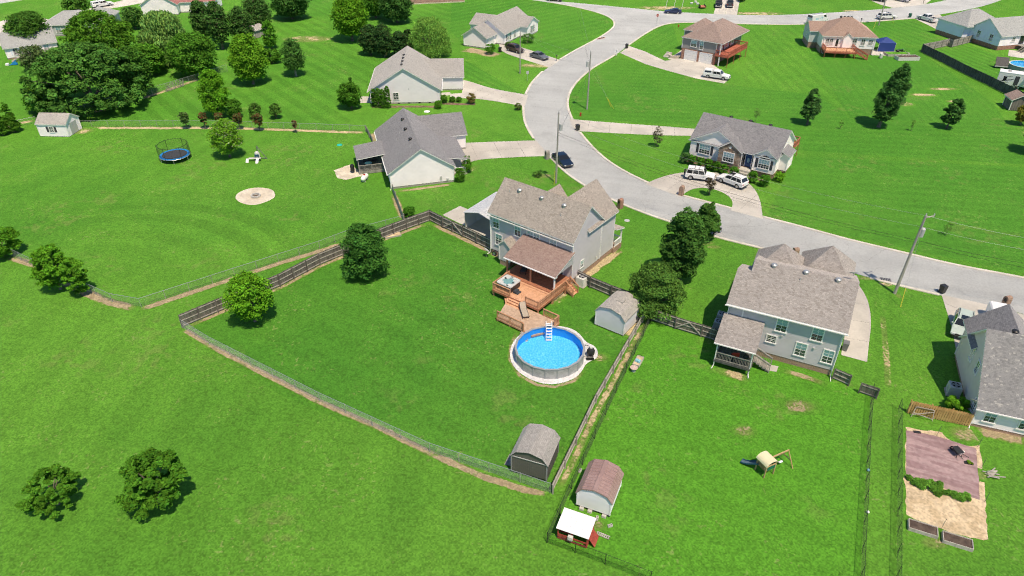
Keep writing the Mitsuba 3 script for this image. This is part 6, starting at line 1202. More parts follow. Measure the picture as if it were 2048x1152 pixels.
for y in (-.25, .25): b = B(); b.beam((.6, y * .3, .2), (-.95, y * 1.2, .55), .04, .04); part(k, 'handle', b, 'wood_charcoal', WF); b = B(); b.beam((-.3, y, .3), (-.35, y, 0), .04, .04); part(k, 'leg', b, 'black_metal', WF)
k = thing('bag', 'white paper sack lying beside the black wheelbarrow', 'bag'); b = B(); b.box(-.12, .12, -.28, .28, .02, .3, None, .08); scene[k] = shape(b, 'plain_white', mul(WF, .0, -.5, 10))
k = thing('seedling_tray', 'black tray of green seedlings on the purple weed cloth', 'tray'); b = B(); b.box(-.35, .35, -.15, .15, .021, .09); part(k, 'tray', b, 'black_plastic', frame(*(39.96,42.21), -14))
k = thing('seedling_tray', 'black empty tray at the corner of the purple weed cloth by the chain link', 'tray'); b = B(); b.box(-.3, .3, -.12, .12, .021, .1); part(k, 'tray', b, 'black_plastic', frame(*(37.23,45.92), -10))
k = thing('brush_pile', 'small pile of split grey boards on the grass beside the plot', 'pile'); rng = np.random.default_rng(8); c = np.array((41.3,40.86))
for i in range(12): a = rng.uniform(-.5, .6); p = c + rng.uniform(-.45, .45, 2); L = rng.uniform(.3, .6); b = B(); b.beam((p[0] - L * math.cos(a), p[1] - L * math.sin(a), .04 + .02 * i), (p[0] + L * math.cos(a), p[1] + L * math.sin(a), .06 + .02 * i), .09, .03); part(k, 'board', b, 'wood_grey_light')
for p, lb in zip([(38.81,45.49),(41.81,44.14),(40.77,41.7),(38.97,38.01),(34.1,35.42)], ('thin stake behind the purple cloth, midway along the yellow fence', 'thin stake at the house corner of the purple cloth', 'thin stake beside the purple cloth next to the board pile', 'thin stake where the purple cloth meets the straw', 'thin stake in the straw above the raised beds')): k = thing('stake', lb, 'stake', 'stakes round the vegetable plot'); b = B(); b.tube([(*p, 0), (p[0] + .12, p[1] + .1, 1.1)], .018, 5); scene[k] = shape(b, 'wood_charcoal')

# ---------------------------------------------------------------- trees and shrubs
def leaves(rng, centers, radii, n, leaf, col, flat=.5, var=.28, droop=0.0, mid=None):
    """n leaf-clump faces spread over the clumps; colour differs leaf by leaf and clump by clump"""
    k = len(centers); w = radii ** 2; i = rng.choice(k, n, p=w / w.sum())
    d = rng.normal(size=(n, 3)); d /= np.linalg.norm(d, axis=1, keepdims=True)
    d[:, 2] = np.where(d[:, 2] < -.25, -d[:, 2], d[:, 2])
    p = centers[i] + d * (radii[i] * rng.uniform(.55, 1.08, n))[:, None] * [1, 1, .8]
    nrm = d * .55 + rng.normal(size=(n, 3)) * .5 + [0, 0, flat * 1.5]; nrm /= np.linalg.norm(nrm, axis=1, keepdims=True)
    a = np.cross(nrm, rng.normal(size=(n, 3))); a /= np.linalg.norm(a, axis=1, keepdims=True); b = np.cross(nrm, a)
    if droop: a = a * (1 - droop) + np.array([0, 0, -1.0]) * droop * 1.6
    s = leaf * rng.uniform(.6, 1.35, n)[:, None]
    L, Wd = a * s * .72, b * s * .42
    v = np.stack([p - L, p + Wd + nrm * s * .06, p + L, p - Wd + nrm * s * .06], 1).reshape(-1, 3)
    q = np.arange(n)[:, None] * 4; f = np.concatenate([q + [0, 1, 2], q + [0, 2, 3]], 0)
    tone = (1 + .6 * var * rng.normal(size=k))[i] * (1 + .22 * rng.normal(size=n)); tone = np.clip(tone, .45, 1.8)
    base = np.array(col)[None] * tone[:, None]
    hue = rng.uniform(-1, 1, n)[:, None] * .18; base = base * (1 + hue * np.array([1.0, .15, -.4]))
    if mid is not None: base = np.where((rng.uniform(size=n) < mid[1])[:, None], np.array(mid[0])[None] * tone[:, None], base)
    return v, f, np.repeat(np.clip(base, .003, .8), 4, 0)
PROFILE = {'round': lambda t: np.sqrt(np.clip(1 - (2 * t - 1) ** 2, 0, 1)), 'oval': lambda t: np.clip(np.sin(math.pi * np.clip(t, 0, 1) ** .75), 0, 1) ** .62, 'dome': lambda t: np.sqrt(np.clip(1 - t ** 2.2, 0, 1)) * (0.80 + .2 * np.clip(t * 6, 0, 1)),
           'cone': lambda t: np.clip(1 - t, 0, 1) ** .8 * (.6 + .4 * np.clip(t * 8, 0, 1)), 'column': lambda t: np.clip(np.sin(math.pi * np.clip(t * .93 + .07, 0, 1) ** .8), 0, 1) ** .45, 'vase': lambda t: (.35 + .65 * t ** .7) * np.sqrt(np.clip(1 - np.clip((t - .55) / .45, 0, 1) ** 2, 0, 1)), 'pear': lambda t: np.clip(np.sin(math.pi * np.clip(t, 0, 1) ** .6), 0, 1) ** .7}
DARK, MID, BRIGHT, LIME, WILLOW, CONIF, PALE, DUSK = (.030, .085, .012), (.045, .125, .012), (.075, .195, .012), (.105, .235, .018), (.115, .205, .055), (.028, .072, .020), (.10, .19, .04), (.048, .105, .022)
def plant(name, label, x, y, h, w, kind='round', col=MID, n=4000, leaf=.28, tf=.12, seed=1, cat='tree', group=None, wy=None, clumps=None, lean=(0, 0), trunk=None, open_=0.0, bark='bark', droop=0.0, mid=None, flat=.5, stems=1, cr=1.0, rag=.36):
    rng = np.random.default_rng(seed * 7919 + 13); k = thing(name, label, cat, group)
    t0 = tf * h; H_ = h - t0; rx, ry = w / 2, (wy or w) / 2; n = int(n * 1.7); leaf = leaf * .76; col = tuple(q * 1.75 for q in col); nc = clumps or int(np.clip(34 + 3.2 * w * H_, 44, 420)); pf = PROFILE[kind]
    t = rng.beta(1.15, 1.1, nc * 3); ang = rng.uniform(0, 2 * math.pi, nc * 3); rad = np.sqrt(rng.uniform(.30, 1, nc * 3)) * pf(t)
    bump_ = 1 - rag / 2 + rag * vnoise(np.stack([np.cos(ang) * 1.6 + seed, np.sin(ang) * 1.6, t * 3.2], 1)); rad = rad * bump_
    keep = rng.uniform(size=nc * 3) < np.clip(pf(t) * 1.2 + .15, 0, 1); t, ang, rad = t[keep][:nc], ang[keep][:nc], rad[keep][:nc]
    cr_ = np.clip(.165 * min(w, H_ * 1.1) * rng.uniform(.6, 1.25, len(t)) * (.6 + .4 * pf(t)), .10, 1.25) * cr
    sx = np.clip((rx - cr_ * .75) / rx, .35, 1)
    c = np.c_[rx * rad * sx * np.cos(ang) + lean[0] * t, ry * rad * sx * np.sin(ang) + lean[1] * t, t0 + np.clip(t * H_, cr_ * .6, H_ - cr_ * .7)]
    v, f, cc = leaves(rng, c, cr_, n, leaf, col, flat, droop=droop, mid=mid)
    v = v + [x, y, 0]; v[:, 2] = np.maximum(v[:, 2], .03)
    scene[k + '__crown'] = mikit.ply((v, f), 'leaf', color=cc)
    tr = trunk or max(.03, .022 * h + .01 * w); b = B(); top = min(.78 * h, t0 + .7 * H_)
    for s_ in range(stems):
        o = (0, 0) if stems == 1 else (rng.uniform(-.12, .12) * w * .6, rng.uniform(-.12, .12) * w * .6); sp = 1.0 if stems == 1 else 2.2
        b.tube([(x + o[0] * .3, y + o[1] * .3, -.02), (x + o[0] * .4 + .02, y + o[1] * .4, t0 * .25 + .02), (x + o[0] + .25 * lean[0], y + o[1] + .25 * lean[1], t0 + .2 * H_), (x + o[0] * sp + .6 * lean[0], y + o[1] * sp + .6 * lean[1], top)], [tr * 1.35, tr, tr * .75, tr * .2], 8)
    part(k, 'trunk', b, bark)
    if w > 1.6:
        b = B()
        for j in range(min(9, 3 + int(w))):
            q = c[rng.integers(len(c))]; z0 = t0 + (q[2] - t0) * .3; b.tube([(x + lean[0] * .2, y + lean[1] * .2, z0), (x + q[0] * .5, y + q[1] * .5, z0 + (q[2] - z0) * .6), (x + q[0], y + q[1], q[2])], [tr * .5, tr * .33, tr * .08], 5)
        part(k, 'limbs', b, bark, kind='stuff')
    return k
# meadow and yard trees
plant('maple_tree', 'dense oval dark green tree inside the yard by the grey board fence', -17.88,72.78,6.75,6.19, 'dome', (.035, .105, .018), 9000, .30, .05, 1, cr=.85)
plant('young_tree', 'bright green open tree against the grey board fence', -28.79,63.06,5.93,5.16, 'round', BRIGHT, 5200, .27, .10, 2, rag=.8, cr=.85)
plant('young_tree', 'low spreading meadow tree with a bare trunk foot, nearest the pale dry corner', -37.36,37.86,3.59,4.45, 'dome', (.048, .130, .012), 3800, .27, .16, 3, wy=4.6, rag=1.3, cr=.6)
plant('young_tree', 'broad round meadow tree standing alone beside the spreading one', -29.19,38.11,5.01,5.29, 'dome', (.046, .128, .012), 6000, .28, .12, 4, rag=1.2, cr=.62)
plant('young_tree', 'green tree half cut off at the end of the meadow fence', -65.43,77.05,4.07,5.02, 'round', (.06, .165, .012), 4200, .28, .08, 5, rag=.8, cr=.85)
plant('young_tree', 'round bright tree growing through the chain link, larger of two', -54.04,69.47,5.7,4.19, 'round', (.065, .175, .012), 4600, .27, .06, 6, rag=.8, cr=.85)
plant('young_tree', 'round bright tree growing through the chain link, smaller of two', -50.76,68.2,4.91,2.84, 'round', (.06, .16, .012), 3000, .25, .06, 7, rag=.8, cr=.85)
plant('young_tree', 'rounded lime green blossoming tree beside the trampoline', -46.86,108.61,6.46,5.48, 'oval', LIME, 6500, .27, .1, 8, mid=((.35, .38, .26), .08))
plant('young_tree', 'tall narrow bright tree behind the row of crape myrtles', -55.25,127.51,8.84,5.66, 'oval', BRIGHT, 6500, .32, .06, 9)
plant('shrub', 'rounded bush at the foot of the tall narrow tree', -51.88,126.72,3.46,3.19, 'round', MID, 1500, .28, .04, 10, 'bush')
plant('maple_tree', 'tall bright maple on the striped lawn behind the crape myrtles', -54.65,146.81,10.13,8.25, 'oval', (.085, .2, .014), 9000, .40, .08, 11)
plant('young_tree', 'open crowned tree with a pale trunk on the striped lawn', -47.07,152.3,7.98,5.45, 'oval', (.05, .125, .025), 4200, .33, .14, 12, bark='wood_grey')
plant('young_tree', 'rounded tree with a pointed conifer behind it near the grey house patio', -31.09,131.86,4.84,5.04, 'round', MID, 4200, .30, .08, 13)
plant('arborvitae', 'single pointed arborvitae behind the tree near the patio', -32.05,137.95,4.61,1.81, 'cone', DARK, 1400, .22, .02, 14)
plant('maple_tree', 'tall bright tree at the top edge above the bare straw patch', -40.16,180.9,11.26,10.07, 'oval', (.075, .185, .012), 8000, .45, .1, 15)
for i, (bx, sd) in enumerate(((((-33.42,168.45,7,5.45)), 0), (((-29.86,166.79,7.74,5.17)), 1), (((-26.44,167.62,5.64,4.72)), 2), (((-24.73,171,5.3,3.12)), 3))):
    plant('cedar_tree', ('dark cedar tree at the near end of the row behind the grey sided house', 'second dark cedar in the row behind the grey sided house, the tallest', 'third dark cedar in the row behind the grey sided house', 'small dark cedar next to the pale willow like tree')[i], *bx, 'oval', CONIF, 4200, .34, .05, 20 + sd, mid=((.07, .075, .03), .12))
plant('willow_tree', 'pale fine leaved round tree between the cedars and the white house', -18.96,165.97,9.01,10.77, 'dome', (.115, .225, .04), 9500, .32, .03, 25, droop=.4)
plant('maple_tree', 'dark round tree at the top edge over the shrub bed', -31.34,199.37,8.35,9.85, 'round', (.04, .105, .022), 6000, .5, .06, 26)
plant('maple_tree', 'green tree at the top edge behind the tall bright tree', -38.14,205.09,8.54,9.82, 'round', (.05, .14, .015), 5500, .5, .06, 27)
plant('maple_tree', 'broad dark tree at the top edge shading the striped lawn', -61.25,203.92,8.72,11.72, 'round', (.046, .12, .024), 6500, .5, .05, 28)
for i, (bx, lb) in enumerate((((-76.71,179.96,9.91,5.51), 'dark narrow tree nearest the red roof in the row of four'), ((-70.27,173.6,10.99,6.08), 'dark narrow tree with a clear trunk, second in the row by the red roof'), ((-65.77,176.28,9.29,6.4), 'dark narrow tree, third in the row by the red roof'), ((-66.09,189.75,9.3,8.13), 'wide dark tree at the far end of the row by the red roof'))):
    plant('dark_tree', lb, *bx, 'oval', (.048, .115, .024), 5600, .40, .1, 30 + i, mid=((.09, .085, .05), .08))
plant('young_tree', 'slim bright tree beside the little grey garden shed', -58.48,173.6,6.73,3.89, 'oval', (.06, .17, .014), 2600, .34, .06, 35)
plant('shrub', 'low green bush behind the open crowned tree on the striped lawn', -54.94,161.97,3,5.05, 'round', MID, 1900, .34, .03, 36, 'bush', wy=4.0)
plant('maple_tree', 'dense round tree standing on the tall chain link fence', -68.43,152.3,8.87,10.68, 'round', (.058, .155, .016), 9500, .42, .03, 37)
plant('willow_tree', 'wispy pale green willow beyond the giant maples', -77.9,161.19,11.36,12.34, 'dome', (.13, .235, .055), 14000, .46, .03, 38, droop=.6)
plant('maple_tree', 'giant dark maple spreading over the tall chain link fence', -81.2,132.71,11.61,22.59, 'dome', (.054, .138, .024), 24000, .46, .05, 40, cr=.72, rag=.3)
plant('maple_tree', 'tall bright maple rising behind the giant dark one', -89.87,155.9,12.62,16.66, 'oval', (.06, .15, .014), 12000, .5, .05, 41)
plant('maple_tree', 'mid sized maple joined to the giant one on the willow side', -75.08,139.16,9.82,6.68, 'oval', (.045, .12, .016), 5500, .42, .04, 42)
plant('maple_tree', 'small maple joined to the giant one on the lawn side', -89.87,129.93,5.46,5.36, 'dome', (.055, .145, .014), 3600, .38, .03, 43)
plant('shrub', 'light green sapling bush in front of the giant maple at the fence', -76.49,139.16,2.6,2.23, 'round', BRIGHT, 900, .28, .03, 44, 'bush')
plant('maple_tree', 'round tree between the white deck house and the grey hip roof', -115.25,172.73,8.5,10.17, 'round', (.05, .125, .018), 7500, .46, .05, 45)
plant('maple_tree', 'round green tree filling the gap between the giant maple and the willow', -79.19,153.01,6.41,8.75, 'round', (.06, .16, .016), 6000, .42, .04, 49)
plant('shrub', 'mixed olive bush below the timber deck beside the giant maple', -105.32,155.9,5.51,6.44, 'round', (.065, .105, .035), 2600, .38, .03, 46, 'bush')
plant('maple_tree', 'light tree in front of the white pickup at the top edge', -122.03,206.26,6.26,7.61, 'oval', (.06, .145, .02), 3600, .5, .06, 47)
plant('shrub', 'bush at the gable of the red roof house', -100,192.87,5.47,6.38, 'round', (.055, .13, .025), 2600, .42, .03, 48, 'bush')
plant('arborvitae', 'pointed arborvitae at the edge, taller of the pair by the chain link', -89.12,119.71,5.44,3.23, 'cone', (.05, .13, .012), 3200, .28, .02, 50)
plant('arborvitae', 'pointed arborvitae at the edge, half cut off behind the chain link', -90.41,118.28,5.41,3.02, 'cone', (.05, .13, .012), 2800, .28, .02, 51)
plant('shrub', 'small pine bush behind the white garden shed', -83.68,126.72,2.43,2.44, 'cone', MID, 1000, .24, .03, 52, 'bush')
# crape myrtles along the fence
CR_ = ((.20, .06, .035), .45)
for i, (bx, m_, lb) in enumerate((((-58.84,121.16,3.1,2.17), None, 'green crape myrtle at the trampoline end of the row'), ((-55.49,121.16,3.03,1.81), CR_, 'bronze topped crape myrtle, second from the trampoline'), ((-53.19,122.63,2.47,2.19), CR_, 'bronze bush in front of the tall narrow tree'), ((-49.16,120.91,2.99,2.35), CR_, 'bronze topped crape myrtle behind the blossoming tree'), ((-45.26,119.94,3.26,2.33), CR_, 'bronze topped crape myrtle with a clear stem, nearest the striped lawn'))):
    plant('crape_myrtle', lb, *bx, 'vase', (.06, .11, .03), 1100, .22, .3, 60 + i, 'small tree', 'crape myrtles along the chain link', stems=3, trunk=.05, mid=m_)
plant('crape_myrtle', 'small bare stemmed crape myrtle alone at the end of the row', -38.61,119.23,2.38,1.25, 'vase', (.10, .055, .035), 260, .2, .3, 66, 'small tree', stems=3, trunk=.04)
plant('shrub', 'round green tree top just beyond the crape myrtle row, the bronze one below it', -47.78,126.2,2.89,2.62, 'round', (.055, .125, .02), 1400, .25, .05, 67, 'bush')
plant('shrub', 'round green bush alone beyond the end of the crape myrtle row', -44.11,126.46,2.81,2.44, 'round', (.055, .125, .02), 1300, .25, .05, 68, 'bush')
# shrubs round the houses
for i, bx in enumerate(((-26.68,132.71,3.63,1.27), (-25.76,132.42,3.82,1.26), (-24.84,132.14,3.72,1.26), (-23.96,132.14,4.3,1.26))): plant('arborvitae', ('arborvitae nearest the small patio in the tight row of four at the pale grey wall', 'second arborvitae from the patio in the tight row of four', 'third arborvitae from the patio in the tight row of four', 'arborvitae nearest the gable window in the tight row of four')[i], *bx, 'column', (.045, .125, .012), 3600, .2, .02, 70 + i, clumps=90, group='arborvitae at the grey sided wall')
for i, (bx, c_, lb) in enumerate((((-14.24,131.86,1.53,1.74), (.055, .155, .012), 'clipped ball shrub at the gable corner of the grey sided house'), ((-13.33,135,1.57,1.48), MID, 'dark shrub beside the downspout of the grey sided house'), ((-11.79,135.58,1.06,1.39), MID, 'small round shrub before the garage wing, nearer the gable'), ((-10.5,135.58,0.97,1.19), MID, 'small round shrub before the garage wing, nearer the drive'), ((-7.98,134.71,2.05,1.97), (.12, .10, .03), 'reddish shrub at the end of the mulch bed by the drive'), ((-5.12,169.29,2.38,2.98), (.05, .145, .012), 'ball shrub at the garage corner of the white stacked gable house'), ((3.87,179.03,2.2,3.74), (.05, .13, .02), 'broad shrub at the far gable of the white stacked gable house'), ((-0.98,175.38,1.14,1.96), (.06, .11, .03), 'low shrub beside the brown car'), ((-8.06,99.21,2.18,1.86), (.05, .14, .012), 'clipped shrub at the porch corner of the grey roof bungalow'), ((-7.15,102.51,2.75,1.91), (.055, .15, .012), 'taller clipped shrub beside the bungalow porch'), ((-14.45,87.33,1.68,1.9), (.04, .125, .012), 'dense round shrub behind the corner of the grey board fence'), ((42.22,48.59,1.42,2.76), (.075, .19, .012), 'broad bright shrub between the air conditioner and the yellow fence'), ((2.07,173.6,0.92,1.22), MID, 'tiny shrub by the white gable'))):
    if i < 12: plant('shrub', lb, *bx, 'round', c_, 1500 if i != 11 else 3200, .17 if i != 11 else .2, .02, 80 + i, 'shrub', clumps=50)
for i, bx in enumerate(((28.17,106.18,1.84,1.8), (29.19,105.59,1.67,1.54), (30.27,104.61,1.66,1.53), (31.38,103.84,1.75,1.53), (32.44,102.89,1.64,1.59), (33.52,102.14,1.64,1.51), (34.6,100.47,1.87,1.72))): plant('hedge_shrub', ('looser dark shrub at the start of the row before the stone gable house', 'second shrub of the row, below the shuttered window edge', 'third shrub of the row, below the shuttered window', 'fourth shrub of the row, where white wall meets stone', 'fifth shrub of the row, below the stone gable', 'sixth shrub of the row, below the stone gable window', 'last shrub of the row, just before the blue door steps')[i], *bx, 'round', (.045, .135, .012) if i else (.05, .12, .03), 1300, .16, .02, 100 + i, 'shrub', 'clipped shrubs in front of the stone gable' if i else None, clumps=44)
plant('hedge_shrub', 'round shrub just beside the blue front door', 37.11,98.85,1.84,1.78, 'round', (.045, .135, .012), 1400, .16, .02, 108, 'shrub', clumps=44); plant('hedge_shrub', 'round shrub below the arched window of the stone house', 38.52,97.62,1.82,1.84, 'round', (.045, .135, .012), 1400, .16, .02, 109, 'shrub', clumps=44)
plant('shrub', 'loose green perennials at the gable corner of the stone house', 41.3,99.39,1.37,2.02, 'round', BRIGHT, 600, .22, .02, 110, 'plant')
# trees by the street
plant('maple_tree', 'large dark tree between the two two-storey houses', 20.34,71.43,9.69,5.62, 'oval', (.042, .106, .02), 12500, .30, .05, 120, cr=.85)
plant('maple_tree', 'dark tree at the kerb behind the large dark one', 25.66,81.15,5.66,3.48, 'oval', (.045, .11, .02), 6000, .30, .07, 121)
plant('maple_tree', 'broad loose olive green tree behind the barn roofed shed fence', 16.14,64.97,6.14,7.1, 'dome', (.062, .135, .024), 14000, .24, .04, 122, droop=.2, cr=.8)
plant('pear_tree', 'narrow dark tree, the smaller of three on the wide meadow', 54.18,123.38,6.63,3.67, 'pear', (.040, .10, .026), 4200, .3, .14, 123, clumps=110, cr=.8)
plant('pear_tree', 'tall narrow dark tree leaning with the wind on the wide meadow', 66.78,122.14,11.51,5.1, 'pear', (.042, .11, .026), 9500, .32, .1, 124, clumps=300, cr=.8, rag=.6, lean=(1.6, 0))
plant('pear_tree', 'narrow dark tree nearest the plank shed on the wide meadow', 78.79,121.4,5.66,3.45, 'pear', (.04, .105, .024), 4000, .3, .16, 125, clumps=110, cr=.8, lean=(.5, 0))
plant('young_tree', 'golden green small tree in front of the plank shed', 93.16,123.13,3.67,3.12, 'round', (.13, .125, .02), 1800, .28, .15, 126)
plant('young_tree', 'tree cut off at the frame edge below the golden one', 87.35,109.85,5.74,5.03, 'round', (.06, .14, .02), 3000, .3, .15, 127)
plant('crape_myrtle', 'dark thin sapling on the lawn beside the long drive', 24.74,112.85,3.71,1.88, 'oval', (.06, .06, .035), 420, .2, .12, 128, 'small tree', stems=3, trunk=.03)
plant('crape_myrtle', 'dark multi stemmed sapling inside the loop drive', 29.42,94.38,2.76,1.94, 'vase', (.06, .05, .03), 420, .2, .2, 129, 'small tree', stems=4, trunk=.04)
plant('sapling', 'thin sapling behind the grey roof of the stone house', 44.85,124.14,2.71,1.66, 'vase', (.06, .10, .03), 90, .2, .3, 130, 'sapling', trunk=.03)
plant('sapling', 'tiny sapling on the verge near the leaning utility pole', 58.56,82.36,1.85,1.22, 'vase', (.05, .10, .02), 70, .18, .2, 131, 'sapling', trunk=.03)
plant('sapling', 'tiny sapling on the meadow between the narrow dark trees', 59.38,121.16,1.67,0.91, 'vase', (.06, .12, .02), 60, .18, .2, 132, 'sapling', trunk=.03)
plant('sapling', 'tiny sapling on the meadow near the tall leaning tree', 71.77,120.19,2.04,0.9, 'vase', (.06, .12, .02), 60, .18, .2, 133, 'sapling', trunk=.03)
plant('shrub', 'ragged weeds and yellow stakes in the small bed by the street pole', 4.01,101.02,0.77,1.73, 'round', (.05, .11, .02), 300, .2, .02, 134, 'plant')
plant('shrub', 'small shrub beside the mailbox of the grey sided house', 1.16,131.03,1.34,1.35, 'round', (.07, .10, .03), 420, .2, .02, 135, 'shrub')
# the row of vegetables on the plot
rng = np.random.default_rng(77); a, c = np.array((34.01,40.26)), np.array((37.94,38.01)); m = 60; t = rng.uniform(0, 1, m); ctr = np.c_[a + (c - a) * t[:, None] + rng.normal(size=(m, 2)) * .22, rng.uniform(.1, .3, m)]
v, f, cc = leaves(rng, ctr, rng.uniform(.14, .3, m), 5000, .15, (.11, .27, .035), .8)
k = thing('vegetable_row', 'feathery green row of vegetables between the purple cloth and the straw', 'plants'); scene[k] = mikit.ply((v, f), 'leaf', color=cc)
k_ = 'seedling_tray'; rng = np.random.default_rng(78); c = np.array((39.96,42.21)); ctr = np.c_[c + rng.uniform(-.2, .2, (8, 2)), np.full(8, .16)]; v, f, cc = leaves(rng, ctr, np.full(8, .1), 160, .1, (.14, .26, .02), .6); scene['seedling_tray__seedlings'] = mikit.ply((v, f), 'leaf', color=cc)

# ---------------------------------------------------------------- vehicles
def loft(b, prof, stations):
    """side profile (x, z) swept across y: stations = [(y, inset)]"""
    pg = sg.Polygon(prof); p = np.array(prof, float); k = len(p); c = np.array(pg.centroid.coords[0])
    rings = []
    for y, ins in stations:
        q = p.copy(); q = c + (q - c) * (1 - ins / np.maximum(np.abs(q - c).max(0), .1)) if ins else q; rings.append(np.c_[q[:, 0], np.full(k, y), q[:, 1]])
    v = np.vstack(rings); f = []; m = len(rings)
    for i in range(m - 1):
        for j in range(k): n = (j + 1) % k; f += [[i * k + j, i * k + n, (i + 1) * k + n], [i * k + j, (i + 1) * k + n, (i + 1) * k + j]]
    tv, tf = trimesh.creation.triangulate_polygon(sg.Polygon(rings[0][:, [0, 2]]), engine='earcut')
    for r, fl in ((0, 1), (m - 1, 0)): b.add(np.c_[tv[:, 0], np.full(len(tv), rings[r][0, 1]), tv[:, 1] if r == 0 else tv[:, 1]], tf[:, ::-1] if fl else tf)
    b.add(v, np.array(f)[:, ::-1]); return b
def vehicle(name, label, cat, x, y, ang, paint, L=4.7, W_=1.82, kind='suv', z=.02, glass='car_glass', group=None):
    """kinds: sedan, coupe, suv, jeep, pickup, topper, van"""
    k = thing(name, label, cat, group); fr = frame(x, y, ang, z); r = {'sedan': .32, 'coupe': .33, 'suv': .36, 'jeep': .37, 'pickup': .40, 'topper': .37, 'van': .36}[kind]
    h = L / 2; w = W_ / 2; xf, xr = h - .20 * L, -h + .20 * L
    S = {'sedan': (.78, .95, 1.44, .88), 'coupe': (.78, .93, 1.36, .90), 'suv': (.92, 1.05, 1.70, 1.05), 'jeep': (1.0, 1.05, 1.80, 1.05), 'pickup': (1.05, 1.14, 1.86, 1.12), 'topper': (.98, 1.06, 1.72, 1.02), 'van': (1.05, 1.2, 2.5, 1.2)}[kind]
    hood, belt, top, deck = S; gz = .24 if kind in ('sedan', 'coupe') else .32
    C = {'sedan': (.22, .02, -.26, -.40), 'coupe': (.17, -.06, -.26, -.42), 'suv': (.24, .10, -.38, -.47), 'jeep': (.20, .11, -.43, -.475), 'pickup': (.22, .11, -.10, -.13), 'topper': (.23, .13, -.12, -.14), 'van': (.40, .28, -.485, -.49)}[kind]
    wb, wt, rt, rb = (q * L for q in C)
    prof = [(-h + .04, gz + .08), (-h, .55), (-h + .03, deck - .1), (-h + .1, deck)] + ([(rb - .02, belt)] if kind in ('sedan', 'coupe') else []) + [(wb, belt), (wb + .25, hood + .02), (h - .35, hood - .06), (h - .06, hood - .20), (h, .56), (h - .06, gz + .08), (h - .2, gz)]
    pg = sg.Polygon(prof + [(-h + .2, gz)])
    for xx in (xf, xr): pg = pg.difference(sg.Point(xx, r).buffer(r * 1.14, 5))
    pg = max(getattr(pg, 'geoms', [pg]), key=lambda g: g.area)
    b = B(); loft(b, list(pg.exterior.coords)[:-1], [(-w, .07), (-w + .10, 0), (w - .10, 0), (w, .07)]); part(k, 'body', b, paint, fr, 35)
    inner = B(); inner.box(-h + .25, h - .25, -w + .16, w - .16, gz - .03, .62); part(k, 'underside', inner, 'black_plastic', fr)
    wtop = w - (.16 if kind not in ('van', 'jeep', 'topper') else .10); wbel = w - .03
    lo = [(wb, s * wbel, belt - .01) for s in (-1, 1)] + [(rb, s * wbel, belt - .01) for s in (-1, 1)]; hi = [(wt, s * (wtop - .03), top - .05) for s in (-1, 1)] + [(rt, s * (wtop - .03), top - .04) for s in (-1, 1)]
    crown = [(wt - .15, s * (wtop - .2), top) for s in (-1, 1)] + [(rt + .12, s * (wtop - .2), top) for s in (-1, 1)]
    b = B(); b.hull(lo + hi + crown); part(k, 'cabin', b, paint, fr, 35)
    def pane(nm, q4, m, o=.012):
        q4 = np.array(q4, float); n = np.cross(q4[1] - q4[0], q4[2] - q4[0]); n /= np.linalg.norm(n); c = q4.mean(0); n = n if n @ (c - [0, 0, 1.2]) > 0 else -n
        b = B(); b.add(np.vstack([q4 + n * o, q4 - n * .02]), [[0, 1, 2], [0, 2, 3], [0, 4, 5], [0, 5, 1], [1, 5, 6], [1, 6, 2], [2, 6, 7], [2, 7, 3], [3, 7, 4], [3, 4, 0]]); part(k, nm, b, m, fr)
    def quad(A, Bq, C_, D, u0, u1, v0, v1):
        A, Bq, C_, D = map(np.array, (A, Bq, C_, D)); P = lambda u, v: (A * (1 - u) + Bq * u) * (1 - v) + (D * (1 - u) + C_ * u) * v
        return [P(u0, v0), P(u1, v0), P(u1, v1), P(u0, v1)]
    pane('windscreen', quad(lo[0], lo[1], hi[1], hi[0], .05, .95, .08, .93), glass); pane('rear_window', quad(lo[2], lo[3], hi[3], hi[2], .08, .92, .12 if kind != 'van' else .5, .9), glass)
    for s in (0, 1):
        cuts = {'sedan': (.05, .48, .52, .92), 'coupe': (.08, .62, .66, .9), 'suv': (.05, .36, .39, .66, .69, .95), 'jeep': (.04, .33, .36, .64, .68, .97), 'pickup': (.06, .50, .54, .95), 'topper': (.06, .56, .60, .95), 'van': (.03, .2)}[kind]
        for u0, u1 in zip(cuts[::2], cuts[1::2]): pane('side_window', quad(lo[s], lo[2 + s], hi[2 + s], hi[s], u0, u1, .10 if kind != 'van' else .45, .86), glass)
    for xx in (xf, xr):
        for s in (-1, 1):
            t, q = wheel_mesh(r, .22); M_ = mul(fr, xx, s * (w - .13), 0, r); kw = part(k, 'wheel', t, 'tyre', M_, 30); part(kw, 'rim', q, 'rim_silver', M_, 30)
    for s in (-1, 1):
        b = B(); b.box(h - .20, h - .01, s * (w - .34) - .17, s * (w - .34) + .17, hood - .33, hood - .19, None, .03); part(k, 'headlight', b, 'head_lamp', fr)
        b = B(); b.box(-h - .005, -h + .10, s * (w - .2) - .12, s * (w - .2) + .12, deck - .30, deck - .10, None, .02); part(k, 'tail_light', b, 'tail_lamp', fr)
        b = B(); b.box(wb - .28, wb - .12, s * (w + .10) - .09, s * (w + .10) + .09, belt + .0, belt + .15, None, .03); part(k, 'mirror', b, paint, fr)
    b = B(); b.box(h - .10, h + .02, -w + .45, w - .45, hood - .42, hood - .22, None, .02); part(k, 'grille', b, 'black_plastic', fr)
